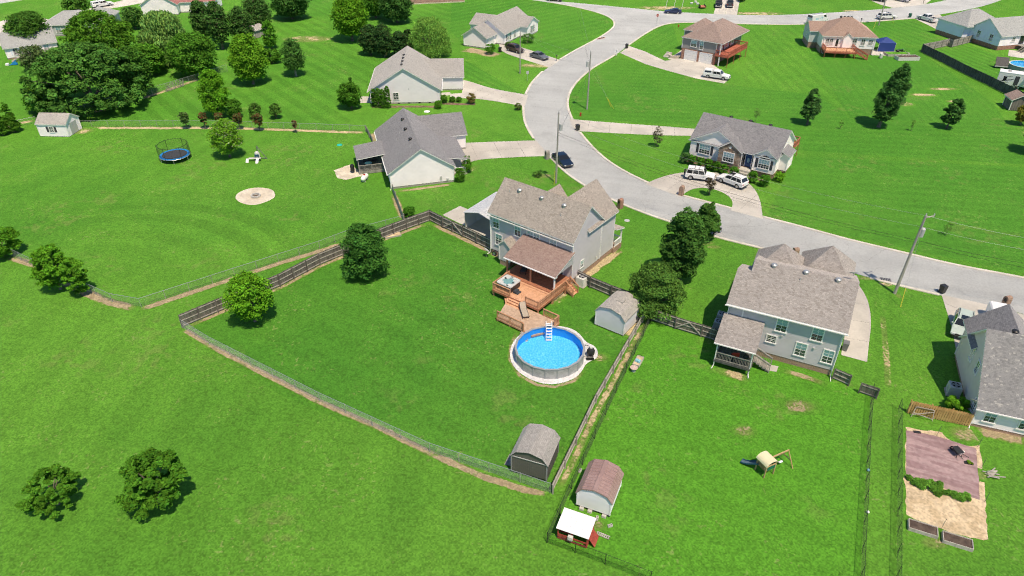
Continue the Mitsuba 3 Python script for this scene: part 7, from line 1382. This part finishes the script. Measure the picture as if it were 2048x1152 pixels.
    b = B(); b.box(h - .12, h + .05, -w + .1, w - .1, gz + .05, gz + .22, None, .04); part(k, 'front_bumper', b, 'chrome' if kind in ('topper', 'pickup') else 'black_plastic', fr); b = B(); b.box(-h - .05, -h + .12, -w + .1, w - .1, gz + .05, gz + .22, None, .04); part(k, 'rear_bumper', b, 'chrome' if kind in ('topper', 'pickup') else 'black_plastic', fr)
    if kind in ('suv', 'jeep'):
        for s in (-1, 1): b = B(); b.box(rt + .1, wt - .15, s * (wtop - .12) - .02, s * (wtop - .12) + .02, top + .0, top + .06); part(k, 'roof_rail', b, 'black_plastic', fr)
    if kind == 'suv': b = B(); b.box(-.3, .5, -.4, .4, top - .01, top + .008); part(k, 'sunroof', b, glass, fr)
    if kind == 'jeep':
        t, q = wheel_mesh(.36, .22); M_ = mul(fr, -h - .13, 0, 90, .95); part(k, 'spare_wheel', t, 'tyre', M_, 30)
        for i in range(3): xx = -.9 + i * .7; b = B(); b.box(xx - .03, xx + .03, -wtop + .12, wtop - .12, top + .061, top + .09); part(k, 'roof_bar', b, 'black_plastic', fr)
    if kind == 'pickup':
        b = B(); b.box(-h + .16, rb - .15, -w + .14, w - .14, deck + .002, deck + .012); part(k, 'bed_opening', b, 'dark_inside', fr)
        for s in (-1, 1): b = B(); b.box(-h + .08, rb - .05, s * (w - .1) - .05, s * (w - .1) + .05, deck - .02, deck + .12, None, .02); part(k, 'bed_side', b, paint, fr)
        b = B(); b.box(-h + .02, -h + .12, -w + .06, w - .06, deck - .02, deck + .12, None, .02); part(k, 'tailgate', b, paint, fr)
    if kind == 'topper':
        lo2 = [(xx, s * (w - .04), deck) for xx in (-h + .08, rb - .06) for s in (-1, 1)]; hi2 = [(xx, s * (w - .18), top - .02) for xx in (-h + .18, rb - .1) for s in (-1, 1)]
        b = B(); b.hull(lo2 + hi2); part(k, 'truck_cap', b, paint, fr, 35)
        for s in (0, 1): pane('cap_window', quad(lo2[s], lo2[2 + s], hi2[2 + s], hi2[s], .12, .88, .3, .82), glass)
    return k, fr
def at2(p, q): p, q = np.array(p), np.array(q); c = (p + q) / 2; return c[0], c[1], math.degrees(math.atan2(*(q - p)[::-1]))
vehicle('parked_car', 'shiny midnight blue sedan parked at the kerb by the utility pole', 'car', *at2((7.31,108.61), (9.15,103.84)), 'paint_midnight', 4.8, 1.85, 'sedan', .03)
vehicle('parked_suv', 'boxy white off-road car with a spare wheel on the loop drive', 'car', *at2((27.67,100.66), (30.86,99.57)), 'paint_white', 4.5, 1.85, 'jeep', .04)
vehicle('parked_suv', 'sleek white crossover on the loop drive facing the boxy one', 'car', *at2((35.14,96.75), (32.46,99.75)), 'paint_white', 4.7, 1.86, 'suv', .04)
vehicle('pickup_truck', 'white pickup with a cap over its bed on the hillside drive', 'pickup', *at2((41.76,151.94), (46.46,149.51)), 'paint_white', 5.6, 1.95, 'topper', .04)
vehicle('parked_suv', 'brown car on the narrow drive close to the white house', 'car', *at2((-1.09,173.16), (2.62,169.29)), 'paint_brown', 4.7, 1.85, 'suv', .04)
vehicle('parked_car', 'slate blue sedan on the narrow drive near the street', 'car', *at2((4.37,167.62), (8.32,163.55)), 'paint_slate', 4.8, 1.84, 'sedan', .04)
vehicle('parked_car', 'navy blue coupe at the far kerb of the top street', 'car', *at2((48.47,210.48), (43.85,211.09)), 'paint_navy', 4.75, 1.88, 'coupe', .03)
vehicle('pickup_truck', 'black pickup facing the street on the far drive', 'pickup', *at2((63.23,226.83), (59.54,212.33)), 'paint_black', 5.8, 1.98, 'pickup', .04)
vehicle('parked_suv', 'dark grey pickup with a red tail light on the far drive beside the boat', 'pickup', *at2((63.18,213.58), (66.24,225.44)), 'paint_dark_grey', 5.2, 1.9, 'pickup', .04)
vehicle('pickup_truck', 'white double cab pickup at the kerb behind the wooden pole', 'pickup', *at2((101.33,203.34), (107.42,204.5)), 'paint_white', 5.5, 1.9, 'suv', .03)
vehicle('pickup_truck', 'white pickup with an open bed on the drive of the blue-white house', 'pickup', *at2((115.75,198.26), (113.44,205.09)), 'paint_white', 5.9, 2.0, 'pickup', .04)
k, f_ = vehicle('delivery_van', 'white high roof van with a blue ring emblem and roof ladder on the top street', 'van', *at2((79.42,197.16), (87.17,200.49)), 'paint_white', 6.2, 2.05, 'van', .03)
b = B(); b.lathe([(.42, 0), (.42, .012), (.28, .012), (.28, 0)], 24, f_ @ np.linalg.inv(f_) @ frame(.2, -1.0, 0, 1.5) @ trimesh.transformations.rotation_matrix(math.pi / 2, [1, 0, 0])); part(k, 'emblem', b, 'sky_blue', f_)
for i, xx in enumerate((-1.1, -1.6)): b = B(); b.box(xx - .18, xx + .18, -1.012, -1.0, 1.3, 1.7); part(k, 'emblem', b, 'sky_blue', f_)
for s in (-.5, .2): b = B(); b.box(-2.9, 1.2, s - .04, s + .04, 2.62, 2.7); part(k, 'ladder_rail', b, 'galv', f_)
for i in range(9): b = B(); b.box(-2.7 + i * .45, -2.64 + i * .45, -.5, .2, 2.63, 2.69); part(k, 'ladder_rung', b, 'galv', f_)
vehicle('parked_car', 'dark car cut off at the top edge on the street above the striped lawn', 'car', *at2((11.05,227.53), (14.96,226.13)), 'paint_black', 4.7, 1.84, 'sedan', .03)
vehicle('parked_car', 'dark car cut off at the top edge on the wide far drive', 'car', *at2((110.52,228.23), (113.29,225.44)), 'paint_black', 4.7, 1.84, 'sedan', .04)
vehicle('parked_suv', 'white car cut off at the top edge on the wide far drive', 'car', *at2((117.91,228.23), (120.28,224.75)), 'paint_white', 4.7, 1.84, 'suv', .04)
vehicle('pickup_truck', 'white pickup at the top corner beyond the giant maples', 'pickup', *at2((-123.62,217.41), (-119.58,221.36)), 'paint_white', 6.0, 2.0, 'topper', .04)
vehicle('parked_suv', 'pale green car on the drive beside the steep speckled roof house', 'car', *at2((51.02,63.81), (47.86,59.1)), 'paint_pale_green', 4.6, 1.85, 'suv', .04)
# covered boat trailer, boat, camper
def trailer_wheels(k, fr, xs, w, r=.33):
    for xx in xs:
        for s in (-1, 1): t, q = wheel_mesh(r, .2); M_ = mul(fr, xx, s * w, 0, r); kw = part(k, 'wheel', t, 'tyre', M_, 30); part(kw, 'rim', q, 'rim_silver', M_, 30)
k = thing('boat', 'boat under a dark grey cover behind the white pickup', 'boat'); fr = frame(*at2((115.52,188.73), (114.51,196.07)), .04)
b = B(); b.hull([(-2.6, -.8, .6), (-2.6, .8, .6), (-2.6, -.9, 1.0), (-2.6, .9, 1.0), (1.2, -.9, 1.1), (1.2, .9, 1.1), (2.9, 0, 1.2), (1.2, -.6, .5), (1.2, .6, .5)]); part(k, 'hull', b, 'paint_dark_grey', fr); b = B(); b.hull([(-2.65, -.92, 1.02), (-2.65, .92, 1.02), (1.2, -.92, 1.12), (1.2, .92, 1.12), (2.9, 0, 1.22), (-1.8, 0, 1.5), (.4, 0, 1.7)]); part(k, 'cover', b, 'dark_fabric', fr, 25); trailer_wheels(k, fr, (-1.0,), .85)
k = thing('boat', 'white motor boat on a trailer beside the dark pickups', 'boat'); fr = frame(*at2((72.71,236.99), (67.65,216.12)), .02)
b = B(); b.hull([(-3, -.8, .6), (-3, .8, .6), (-3, -1.1, 1.3), (-3, 1.1, 1.3), (1, -1.1, 1.5), (1, 1.1, 1.5), (3.2, 0, 1.7), (1, -.6, .6), (1, .6, .6)]); part(k, 'hull', b, 'paint_black', fr, 25); b = B(); b.hull([(-3.02, -1.12, 1.32), (-3.02, 1.12, 1.32), (1, -1.12, 1.52), (1, 1.12, 1.52), (3.22, 0, 1.72), (-3, 0, 1.5), (1, 0, 1.75)]); part(k, 'deck', b, 'paint_white', fr, 25)
b = B(); b.hull([(-1.6, -.7, 1.5), (-1.6, .7, 1.5), (.2, -.7, 1.6), (.2, .7, 1.6), (-1.4, -.55, 2.1), (-1.4, .55, 2.1), (-.3, -.5, 2.1), (-.3, .5, 2.1)]); part(k, 'windscreen', b, 'car_glass', fr); b = B(); b.box(1.2, 2.0, -.3, .3, 1.72, 1.8); part(k, 'seat', b, 'red_paint', fr); trailer_wheels(k, fr, (-1.2, -.4), .95)
k = thing('travel_trailer', 'white travel trailer with a dark swoosh behind the dark board fence', 'camper'); fr = frame(*(105.28,144.51), -33, .02)
pf_ = [(-3.9, .55), (-3.9, 2.9), (3.0, 2.95), (3.6, 2.5), (3.8, 1.7), (3.7, .8), (3.3, .55)]
b = B(); b.side(pf_, -1.22, 1.22); part(k, 'body', b, 'paint_white', fr); b = B(); b.side([(-3.92, 2.91), (-3.92, 2.99), (3.0, 3.03), (3.3, 2.85), (3.0, 2.96)], -1.26, 1.26); part(k, 'roof', b, 'white_metal', fr)
b = B(); b.box(.9, 2.5, -1.75, -1.225, .9, 2.7, None, .03); part(k, 'slide_out', b, 'paint_white', fr); b = B(); b.box(1.2, 2.2, -1.77, -1.755, 1.5, 2.3); part(k, 'slide_window', b, 'car_glass', fr)
for x0, x1, z0, z1, nm, m in ((-.9, -.1, .7, 2.5, 'door', 'dark_fabric'), (-2.9, -2.3, 1.4, 2.1, 'window', 'car_glass'), (2.7, 3.4, 1.5, 2.4, 'window', 'car_glass')): b = B(); b.box(x0, x1, -1.25, -1.225, z0, z1); part(k, nm, b, m, fr)
for pts in ([(-3.2, 1.3), (-1.2, 1.85), (-1.0, 1.75), (-2.9, 1.15)], [(-3.4, .9), (-1.9, 1.2), (-1.8, 1.1), (-3.2, .8)], [(-3.0, 2.2), (-1.4, 2.35), (-1.4, 2.28), (-2.9, 2.1)]): b = B(); b.side(pts, -1.24, -1.225); part(k, 'stripe', b, 'paint_dark_grey', fr)
for x in (-2.2, .6): b = B(); b.box(x - .3, x + .3, -.3, .3, 3.0, 3.2, None, .06); part(k, 'roof_unit', b, 'mid_grey' if x < 0 else 'white_metal', fr)
trailer_wheels(k, fr, (-.6, .2), 1.15)
k = thing('cargo_trailer', 'white enclosed cargo trailer beyond the steep speckled roof on its drive', 'trailer'); fr = frame(*(54.05,62.78), 70, .04)
b = B(); b.box(-1.6, 1.6, -.9, .9, .45, 1.75, None, .12); part(k, 'body', b, 'paint_white', fr); b = B(); b.box(1.6, 1.63, -.6, .6, .6, 1.6); part(k, 'door', b, 'light_grey', fr); trailer_wheels(k, fr, (-.2,), .95, .3)
k = thing('utility_trailer', 'black flatbed utility trailer tipped up by the far oval pool', 'trailer'); fr = frame(*(109.61,157.76), -16)
b = B(); b.hull([(-1.3, -.2, .5), (1.3, -.2, .5), (-1.3, .9, 2.3), (1.3, .9, 2.3), (-1.3, -.1, .45), (1.3, -.1, .45), (-1.3, 1.0, 2.25), (1.3, 1.0, 2.25)]); part(k, 'bed', b, 'black_plastic', fr); b = B(); b.box(-1.35, 1.35, -.3, -.2, .4, .6); part(k, 'bumper', b, 'light_grey', fr)
trailer_wheels(k, mul(fr, 0, .6, 90), (0,), 1.1, .36)
k = thing('utility_trailer', 'small brown utility trailer on the grass by the far black pickup', 'trailer'); fr = frame(*(56.06,217.41), 90)
b = B(); b.box(-1.4, 1.4, -.8, .8, .45, .55); part(k, 'bed', b, 'wood_deck_dark', fr)
for s in (-1, 1): b = B(); b.box(-1.4, 1.4, s * .8 - .03, s * .8 + .03, .55, .95); part(k, 'side_rail', b, 'black_metal', fr)
trailer_wheels(k, fr, (0,), .92, .3)
k = thing('pool', 'far blue pool with a pale rim behind the travel trailer', 'pool'); fr = frame(*(113.98,156.64)); R = 3.0
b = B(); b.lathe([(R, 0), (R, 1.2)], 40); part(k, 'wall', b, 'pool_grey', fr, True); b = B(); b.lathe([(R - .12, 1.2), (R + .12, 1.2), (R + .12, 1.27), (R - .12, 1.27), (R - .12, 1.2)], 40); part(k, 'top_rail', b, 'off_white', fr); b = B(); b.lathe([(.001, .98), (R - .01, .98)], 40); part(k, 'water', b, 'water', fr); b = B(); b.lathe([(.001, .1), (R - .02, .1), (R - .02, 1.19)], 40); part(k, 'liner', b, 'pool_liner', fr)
k = thing('quad_bike', 'black quad bike parked at the kerb under the street tree', 'quad bike'); fr = frame(*at2((26.85,82.5), (28.06,83.6)), .03)
b = B(); b.hull([(-.6, -.25, .45), (-.6, .25, .45), (.6, -.2, .45), (.6, .2, .45), (-.5, -.22, .85), (-.5, .22, .85), (.5, -.15, .8), (.5, .15, .8)]); part(k, 'body', b, 'paint_black', fr, 30)
for xx in (-.62, .62):
    for s in (-1, 1): t, q = wheel_mesh(.28, .22); M_ = mul(fr, xx, s * .45, 0, .28); kw = part(k, 'wheel', t, 'tyre', M_, 30); part(kw, 'rim', q, 'rim_silver', M_, 30); b = B(); b.box(xx - .3, xx + .3, s * .45 - .16, s * .45 + .16, .58, .66, None, .03); part(k, 'fender', b, 'paint_black', fr)
b = B(); b.tube([(.35, -.4, 1.05), (.3, 0, .95), (.35, .4, 1.05)], .025); part(k, 'handlebar', b, 'black_metal', fr); b = B(); b.box(-.5, .1, -.16, .16, .84, .95, None, .04); part(k, 'seat', b, 'dark_fabric', fr)
k = thing('canopy_tent', 'blue pop-up canopy tent with one blue side wall on the patio', 'tent'); fr = frame(*(89.82,172.73), -6)
for x in (-1.9, 1.9):
    for y in (-1.7, 1.7): b = B(); b.box(x - .04, x + .04, y - .04, y + .04, 0, 2.1); part(k, 'pole', b, 'white_metal', fr)
b = B(); b.add([(-1.95, -1.75, 2.05), (1.95, -1.75, 2.05), (1.95, 1.75, 2.05), (-1.95, 1.75, 2.05), (0, 0, 3.1)], [[0, 1, 4], [1, 2, 4], [2, 3, 4], [3, 0, 4]]); part(k, 'roof', b, 'blue_tent', fr)
b = B(); b.box(-1.9, 1.9, -1.76, -1.73, .1, 2.1); part(k, 'side_wall', b, 'blue_tent', fr)
for x0, x1, y0, y1 in ((-1.97, 1.97, 1.73, 1.76), (-1.97, -1.94, -1.75, 1.75), (1.94, 1.97, -1.75, 1.75)): b = B(); b.box(x0, x1, y0, y1, 1.8, 2.06); part(k, 'valance', b, 'blue_tent', fr)
k = thing('motorcycle', 'black touring motorcycle next to the blue tent', 'motorcycle'); fr = frame(*(92.56,169.72), -5, .02)
for xx in (-.75, .8): t, q = wheel_mesh(.33, .14); M_ = mul(fr, xx, 0, 0, .33); kw = part(k, 'wheel', t, 'tyre', M_, 30); part(kw, 'rim', q, 'rim_silver', M_, 30)
b = B(); b.hull([(-.9, -.14, .6), (-.9, .14, .6), (.5, -.12, .5), (.5, .12, .5), (-.8, -.16, .85), (-.8, .16, .85), (.4, -.16, .95), (.4, .16, .95)]); part(k, 'body', b, 'paint_black', fr, 30); b = B(); b.tube([(.45, -.4, 1.1), (.5, 0, 1.0), (.45, .4, 1.1)], .025); b.tube([(.8, 0, .33), (.5, 0, 1.0)], .04); part(k, 'fork', b, 'chrome', fr)
for s in (-1, 1): b = B(); b.box(-1.0, -.5, s * .3 - .13, s * .3 + .13, .4, .8, None, .05); part(k, 'saddlebag', b, 'paint_black', fr)
vehicle('parked_suv', 'dark maroon car parked under the blue canopy tent', 'car', *at2((87.98,171), (90.79,172.73)), 'paint_brown', 3.4, 1.7, 'suv', .03) if False else None

# ---------------------------------------------------------------- poles, wires, street furniture
def pole(label, x, y, h, lean=(0, 0), arm=None, box=None, r=.16):
    k = thing('utility_pole', label, 'utility pole'); b = B(); tx, ty = x + lean[0], y + lean[1]; b.tube([(x, y, -.05), (tx, ty, h)], [r, r * .62], 10); part(k, 'mast', b, 'wood_post')
    P = lambda z: np.array([x + lean[0] * z / h, y + lean[1] * z / h, z])
    if arm: p = P(h - .25); d = np.array([math.cos(math.radians(arm)), math.sin(math.radians(arm)), .1]); b = B(); b.beam(p, p + d * 1.1, .09, .1); part(k, 'cross_arm', b, 'wood_grey_light'); b = B(); b.cyl(*(p + d * 1.05)[:2], p[2] + .1, p[2] + .4, .06); part(k, 'insulator', b, 'light_grey')
    b = B(); b.cyl(*P(h)[:2], h, h + .25, .06); part(k, 'insulator', b, 'light_grey')
    if box is not None: p = P(h - 2.2); a = math.radians(box); b = B(); b.lathe([(.001, -.55), (.26, -.52), (.28, .45), (.22, .52), (.001, .55)], 14, frame(p[0] + .45 * math.cos(a), p[1] + .45 * math.sin(a), 0, p[2])); part(k, 'transformer', b, 'light_grey', None, 40); b = B(); b.beam(p, p + [.3 * math.cos(a), .3 * math.sin(a), 0], .1, .1); part(k, 'bracket', b, 'galv')
    return k, P
kA, PA = pole('tall weathered utility pole by the speckled roof house leaning over the street', *(45.4,68.51), 10.3, (.45, .25), 10, 20, .19)
kB, PB = pole('pale utility pole rising behind the ridge of the pool house', *(6.79,98.67), 11.2, (0, 0), None, 20)
kC, PC = pole('grey utility pole on the lawn inside the street bend', *(14.48,131.31), 10.9, (.05, 0), None, 160)
kD, PD = pole('grey utility pole on the lawn between the two white houses', *(1.76,154.08), 8.8)
kE, PE = pole('wooden utility pole at the top street near the blue tent house', *(99.1,196.62), 10.5, (0, 0), None, 30)
X_ = np.array([*(72.99,59.7,10)]); 
def wires(label, p, q, sag=.6, r=.011, cat='cable'):
    t = np.linspace(0, 1, 25)[:, None]; c = p + (np.array(q) - p) * t; c[:, 2] -= (sag * 4 * t * (1 - t))[:, 0]; b = B(); b.tube(c, r, 5, False); k = thing('power_line', label, cat); scene[k] = shape(b, 'galv_wire' if r < .014 else 'black_rubber')
wires('topmost power line over the meadow running off past the verge', PA(10.3), X_, 1.0); wires('topmost power line between the leaning pole and the pool house pole', PA(10.3), PB(11.2), 1.4)
wires('second power line over the meadow running off past the verge', PA(8.9), X_ - [0, 0, 1.3], 1.0); wires('second power line between the leaning pole and the pool house pole', PA(8.9), PB(9.8), 1.4)
wires('thick low telephone cable over the meadow running off past the verge', PA(7.2), X_ - [0, 0, 3.0], .9, .018); wires('thick low telephone cable between the leaning pole and the pool house pole', PA(7.2), PB(8.2), 1.2, .018)
wires('second low telephone cable over the meadow running off past the verge', PA(6.9), X_ - [0, 0, 3.5], 1.0, .014); wires('second low telephone cable between the leaning pole and the pool house pole', PA(6.9), PB(7.8), 1.3, .014)
wires('power line from the pool house pole to the street bend pole', PB(11.0), PC(10.7), .5); wires('telephone cable from the pool house pole to the street bend pole', PB(8.2), PC(7.9), .5, .014)
wires('sagging service wire across the street to the narrow drive', PC(7.8), np.array([*(2.96,176.28), 3.2]), .9); wires('wire from the street bend pole up to the top street', PC(10.7), np.array([*(19.12,278.82), 11.0]), .8); wires('second wire from the street bend pole to the top street', PC(8.2), np.array([*(19.12,278.82), 8.0]), .8, .014)
wires('wire between the lawn pole and the street bend pole', PD(8.7), PC(10.4), .5)
def guy(label, p, x, y, guard=True):
    k = thing('guy_wire', label, 'guy wire'); q = np.array([x, y, 0.0]); p = np.array(p); b = B(); b.tube([p, q], .012, 5, False); part(k, 'wire', b, 'galv_wire')
    if guard: b = B(); b.tube([q, q + (p - q) / np.linalg.norm(p - q) * 2.3], .045, 6); part(k, 'guard', b, 'yellow_plastic')
guy('guy wire with a yellow guard on the lawn inside the street bend, nearer the pole', PC(9.5), *(19.28,132.71)); guy('guy wire with a yellow guard on the lawn inside the street bend, farther one', PC(8.0), *(19.66,131.86)); guy('guy wire running from the street bend pole to the kerb', PC(10), *(13.75,135.29), False)
guy('guy wire with a yellow guard at the foot of the leaning pole', PA(9.8), *(44.84,65.76)); guy('guy wire with a yellow guard beside the pool house pole', PB(9.5), *(6.45,97.97)); guy('guy wire with a yellow guard at the top street pole, nearer the tent', PE(9), *(96.37,193.4)); guy('guy wire with a yellow guard at the top street pole, nearer the green bin', PE(8), *(104.15,198.82))
def mailbox(label, x, y, a, m):
    k = thing('mailbox', label, 'mailbox'); fr = frame(x, y, a); b = B(); b.box(-.32, .32, -.32, .32, 0, 1.25, None, .01); part(k, 'pillar', b, m, fr)
    b = B(); b.side([(.3 * math.cos(t), 1.25 + .28 * math.sin(t)) for t in np.linspace(0, math.pi, 9)], -.32, .32); part(k, 'arched_top', b, m, fr); b = B(); b.side([(-.16, .85), (.16, .85), (.16, 1.15), (.1, 1.27), (-.1, 1.27), (-.16, 1.15)], -.36, -.33); part(k, 'door', b, 'black_metal', fr)
mailbox('red brick mailbox pillar with an arched top behind the pool house', *(15.61,90.36), -55, 'brick_red'); mailbox('grey stone mailbox pillar beside the midnight blue sedan', *(5.78,107.79), -60, 'block_grey'); mailbox('stone mailbox pillar at the mouth of the loop drive', *(25.27,94.55), 145, 'brick_tan'); mailbox('round topped brick mailbox beyond the speckled roof gables', *(36.16,76.56), -75, 'brick_tan'); mailbox('round topped brick mailbox beyond the steep speckled roof', *(56.79,65.76), -75, 'brick_tan')
def post_box(label, x, y, m='black_metal'):
    k = thing('mailbox', label, 'mailbox'); b = B(); b.box(x - .05, x + .05, y - .05, y + .05, 0, 1.1); part(k, 'post', b, m); b = B(); b.box(x - .13, x + .13, y - .25, y + .25, 1.1, 1.35, None, .04); part(k, 'box', b, m)
post_box('small black mailbox on a post at the narrow drive', *(10.29,163.55)); post_box('white mailbox post at the hillside drive', *(24.72,168.04), 'plain_white'); post_box('small black mailbox on a post in front of the rust roof house', *(95.14,198.82)); post_box('small black mailbox on a post across the top street', *(123.84,222.71))
def bin_(label, x, y, a, m='black_plastic'):
    k = thing('wheelie_bin', label, 'bin'); fr = frame(x, y, a, .02); b = B(); b.hull([(-.24, -.26, .08), (.24, -.26, .08), (-.24, .26, .08), (.24, .26, .08), (-.3, -.32, 1.0), (.3, -.32, 1.0), (-.3, .34, 1.0), (.3, .34, 1.0)]); part(k, 'bin', b, m, fr)
    b = B(); b.hull([(-.32, -.34, 1.0), (.32, -.34, 1.0), (-.32, .38, 1.0), (.32, .38, 1.0), (-.28, -.28, 1.1), (.28, -.28, 1.1), (-.28, .3, 1.1), (.28, .3, 1.1)]); part(k, 'lid', b, m, fr)
    for s in (-1, 1): t, q = wheel_mesh(.12, .06, 10); M_ = mul(fr, s * .28, .3, 90, .12); part(k, 'wheel', t, 'tyre', M_)
bin_('black wheelie bin at the kerb beside the wide drive', *(51.03,68.62), 20); bin_('black wheelie bin at the mouth of the long drive', *(11.8,120.43), 30); bin_('dark wheelie bin at the corner of the speckled roof house drive', *(35.24,57.91), -26, 'grey_plastic'); bin_('black wheelie bin at the kerb by the hillside drive', *(27.9,174.04), -30); bin_('black wheelie bin before the garage of the white stacked gable house', *(-2.88,171), -27); bin_('green wheelie bin on the top street kerb', *(111.75,205.67), 5, 'dark_green_plastic'); bin_('pale bucket bin beside the open timber bed', *(86.09,165.57), 0, 'off_white')
def hydrant(label, x, y):
    k = thing('fire_hydrant', label, 'hydrant'); fr = frame(x, y); b = B(); b.lathe([(.16, 0), (.16, .06), (.11, .08), (.11, .5), (.14, .52), (.14, .56), (.09, .68), (.001, .74)], 12); part(k, 'barrel', b, 'red_paint', fr, 40); b = B(); b.tube([(-.2, 0, .42), (.2, 0, .42)], .06, 8); part(k, 'nozzle', b, 'red_paint', fr)
hydrant('red fire hydrant on the verge by the long drive', *(12.94,127.78)); hydrant('red fire hydrant on the corner lawn near the stop sign', *(44.7,194.99))
k = thing('stop_sign', 'red octagonal STOP sign on a thin post at the street corner', 'sign'); x, y = (38.98,196.07); fr = frame(x, y, -12)
b = B(); b.box(-.03, .03, -.03, .03, 0, 2.5); part(k, 'post', b, 'galv', fr); oc = [(.42 * math.cos(math.radians(22.5 + 45 * i)), 2.75 + .42 * math.sin(math.radians(22.5 + 45 * i))) for i in range(8)]
b = B(); b.side(oc, -.05, -.03); part(k, 'plate', b, 'plain_white', fr); b = B(); b.side([(px_ * .92, 2.75 + (pz_ - 2.75) * .92) for px_, pz_ in oc], -.056, -.05); part(k, 'face', b, 'red_paint', fr)
tm = text_mesh('STOP', .24, .004, True); tb_ = tm.bounds; tm.apply_translation([-(tb_[0, 0] + tb_[1, 0]) / 2, -(tb_[0, 1] + tb_[1, 1]) / 2, 0]); b = B(); b.mesh(tm, frame(0, -.056, 0, 2.75) @ trimesh.transformations.rotation_matrix(math.pi / 2, [1, 0, 0])); part(k, 'lettering', b, 'plain_white', fr)
k = thing('street_sign', 'small grey sign seen from behind at the inside of the bend', 'sign'); x, y = (3.31,148.83); b = B(); b.box(x - .03, x + .03, y - .03, y + .03, 0, 2.1); part(k, 'post', b, 'galv'); b = B(); b.box(x - .28, x + .28, y - .06, y - .035, 1.5, 2.15); part(k, 'plate', b, 'light_grey')
k = thing('storm_drain', 'grey storm drain grate in the kerb by the speckled roof house', 'drain'); x, y = (45.62,71.43); fr = frame(x, y, -16)
b = B(); b.box(-.6, .6, -.3, .3, .0, .125); part(k, 'frame', b, 'mid_grey', fr)
for i in range(6): b = B(); b.box(-.55 + i * .19, -.45 + i * .19, -.26, .26, .125, .135); part(k, 'bar', b, 'black_metal', fr)
for p, lb in (((22.66,183.29), 'brown storm drain inlet at the kerb of the corner lawn'),):
    k = thing('storm_drain', lb, 'drain'); fr = frame(*p, 35); b = B(); b.box(-1.2, 1.2, -.3, .3, 0, .13); part(k, 'frame', b, 'brick_red', fr)
    for i in (-.6, .6): b = B(); b.box(i - .4, i + .4, -.2, .2, .13, .14); part(k, 'grate', b, 'black_metal', fr)
b = B(); b.lathe([(.001, .06), (.55, .05), (.6, 0)], 18); single('septic_lid', b, 'plain_white', 'white round septic lid on the lawn between the bungalow and the grey sided house', 'lid', fr=frame(*(-16.3,130.2)))
b = B(); b.lathe([(.001, .06), (.45, .05), (.5, 0)], 18); single('septic_lid', b, 'teal', 'teal green round septic lid in the sand circle yard', 'lid', fr=frame(*(-29.71,113.73)))
b = B(); b.lathe([(.001, .05), (.35, .05), (.4, 0)], 16); single('septic_lid', b, 'light_grey', 'grey round lid in the lawn beside the pool house front porch', 'lid', fr=frame(*(16.11,86.59)))
k = thing('swing_set', 'white metal swing frame of three poles beyond the navy coupe', 'swing set')
for p in [(45.17,216.76),(47.4,216.12),(49.75,216.12)]: b = B(); b.tube([(*p, 0), (p[0] + .3, p[1], 2.6)], .07, 7); part(k, 'pole', b, 'white_metal')
k = thing('picnic_set', 'white garden seats beyond the navy coupe at the top edge', 'furniture')
for p in [(54.08,222.71),(55.73,224.75),(55.74,222.03)]: b = B(); b.box(p[0] - .4, p[0] + .4, p[1] - .3, p[1] + .3, .35, .45); part(k, 'seat', b, 'plain_white'); b = B(); b.box(p[0] - .35, p[0] + .35, p[1] - .25, p[1] + .25, 0, .35); part(k, 'base', b, 'light_grey')
k = thing('plastic_slide', 'blue and white plastic toys lying by the deck steps of the white house', 'toy'); fr = frame(*(-113.31,160.42), 20); b = B(); b.hull([(-.8, -.3, .1), (.8, -.3, .1), (-.8, .3, .1), (.8, .3, .1), (.7, -.3, 1.1), (.7, .3, 1.1)]); part(k, 'slide', b, 'blue_pad', fr); b = B(); b.box(-1.6, -.9, -.4, .4, 0, .5, None, .08); part(k, 'box', b, 'plain_white', fr)
k = thing('sprinkler_ball', 'pale ball in the grass against the swing set lawn fence', 'ball'); b = B(); b.lathe([(.13 * math.sin(t), .13 - .13 * math.cos(t)) for t in np.linspace(.01, math.pi - .01, 9)], 12); scene[k] = shape(b, 'plain_white', frame(*(28.91,36.96)), 60)
k = thing('sprinkler_ball', 'light blue ball in the grass farther up the swing set lawn fence', 'ball'); scene[k] = shape(b, 'sky_blue', frame(*(30.81,41.36)), 60)
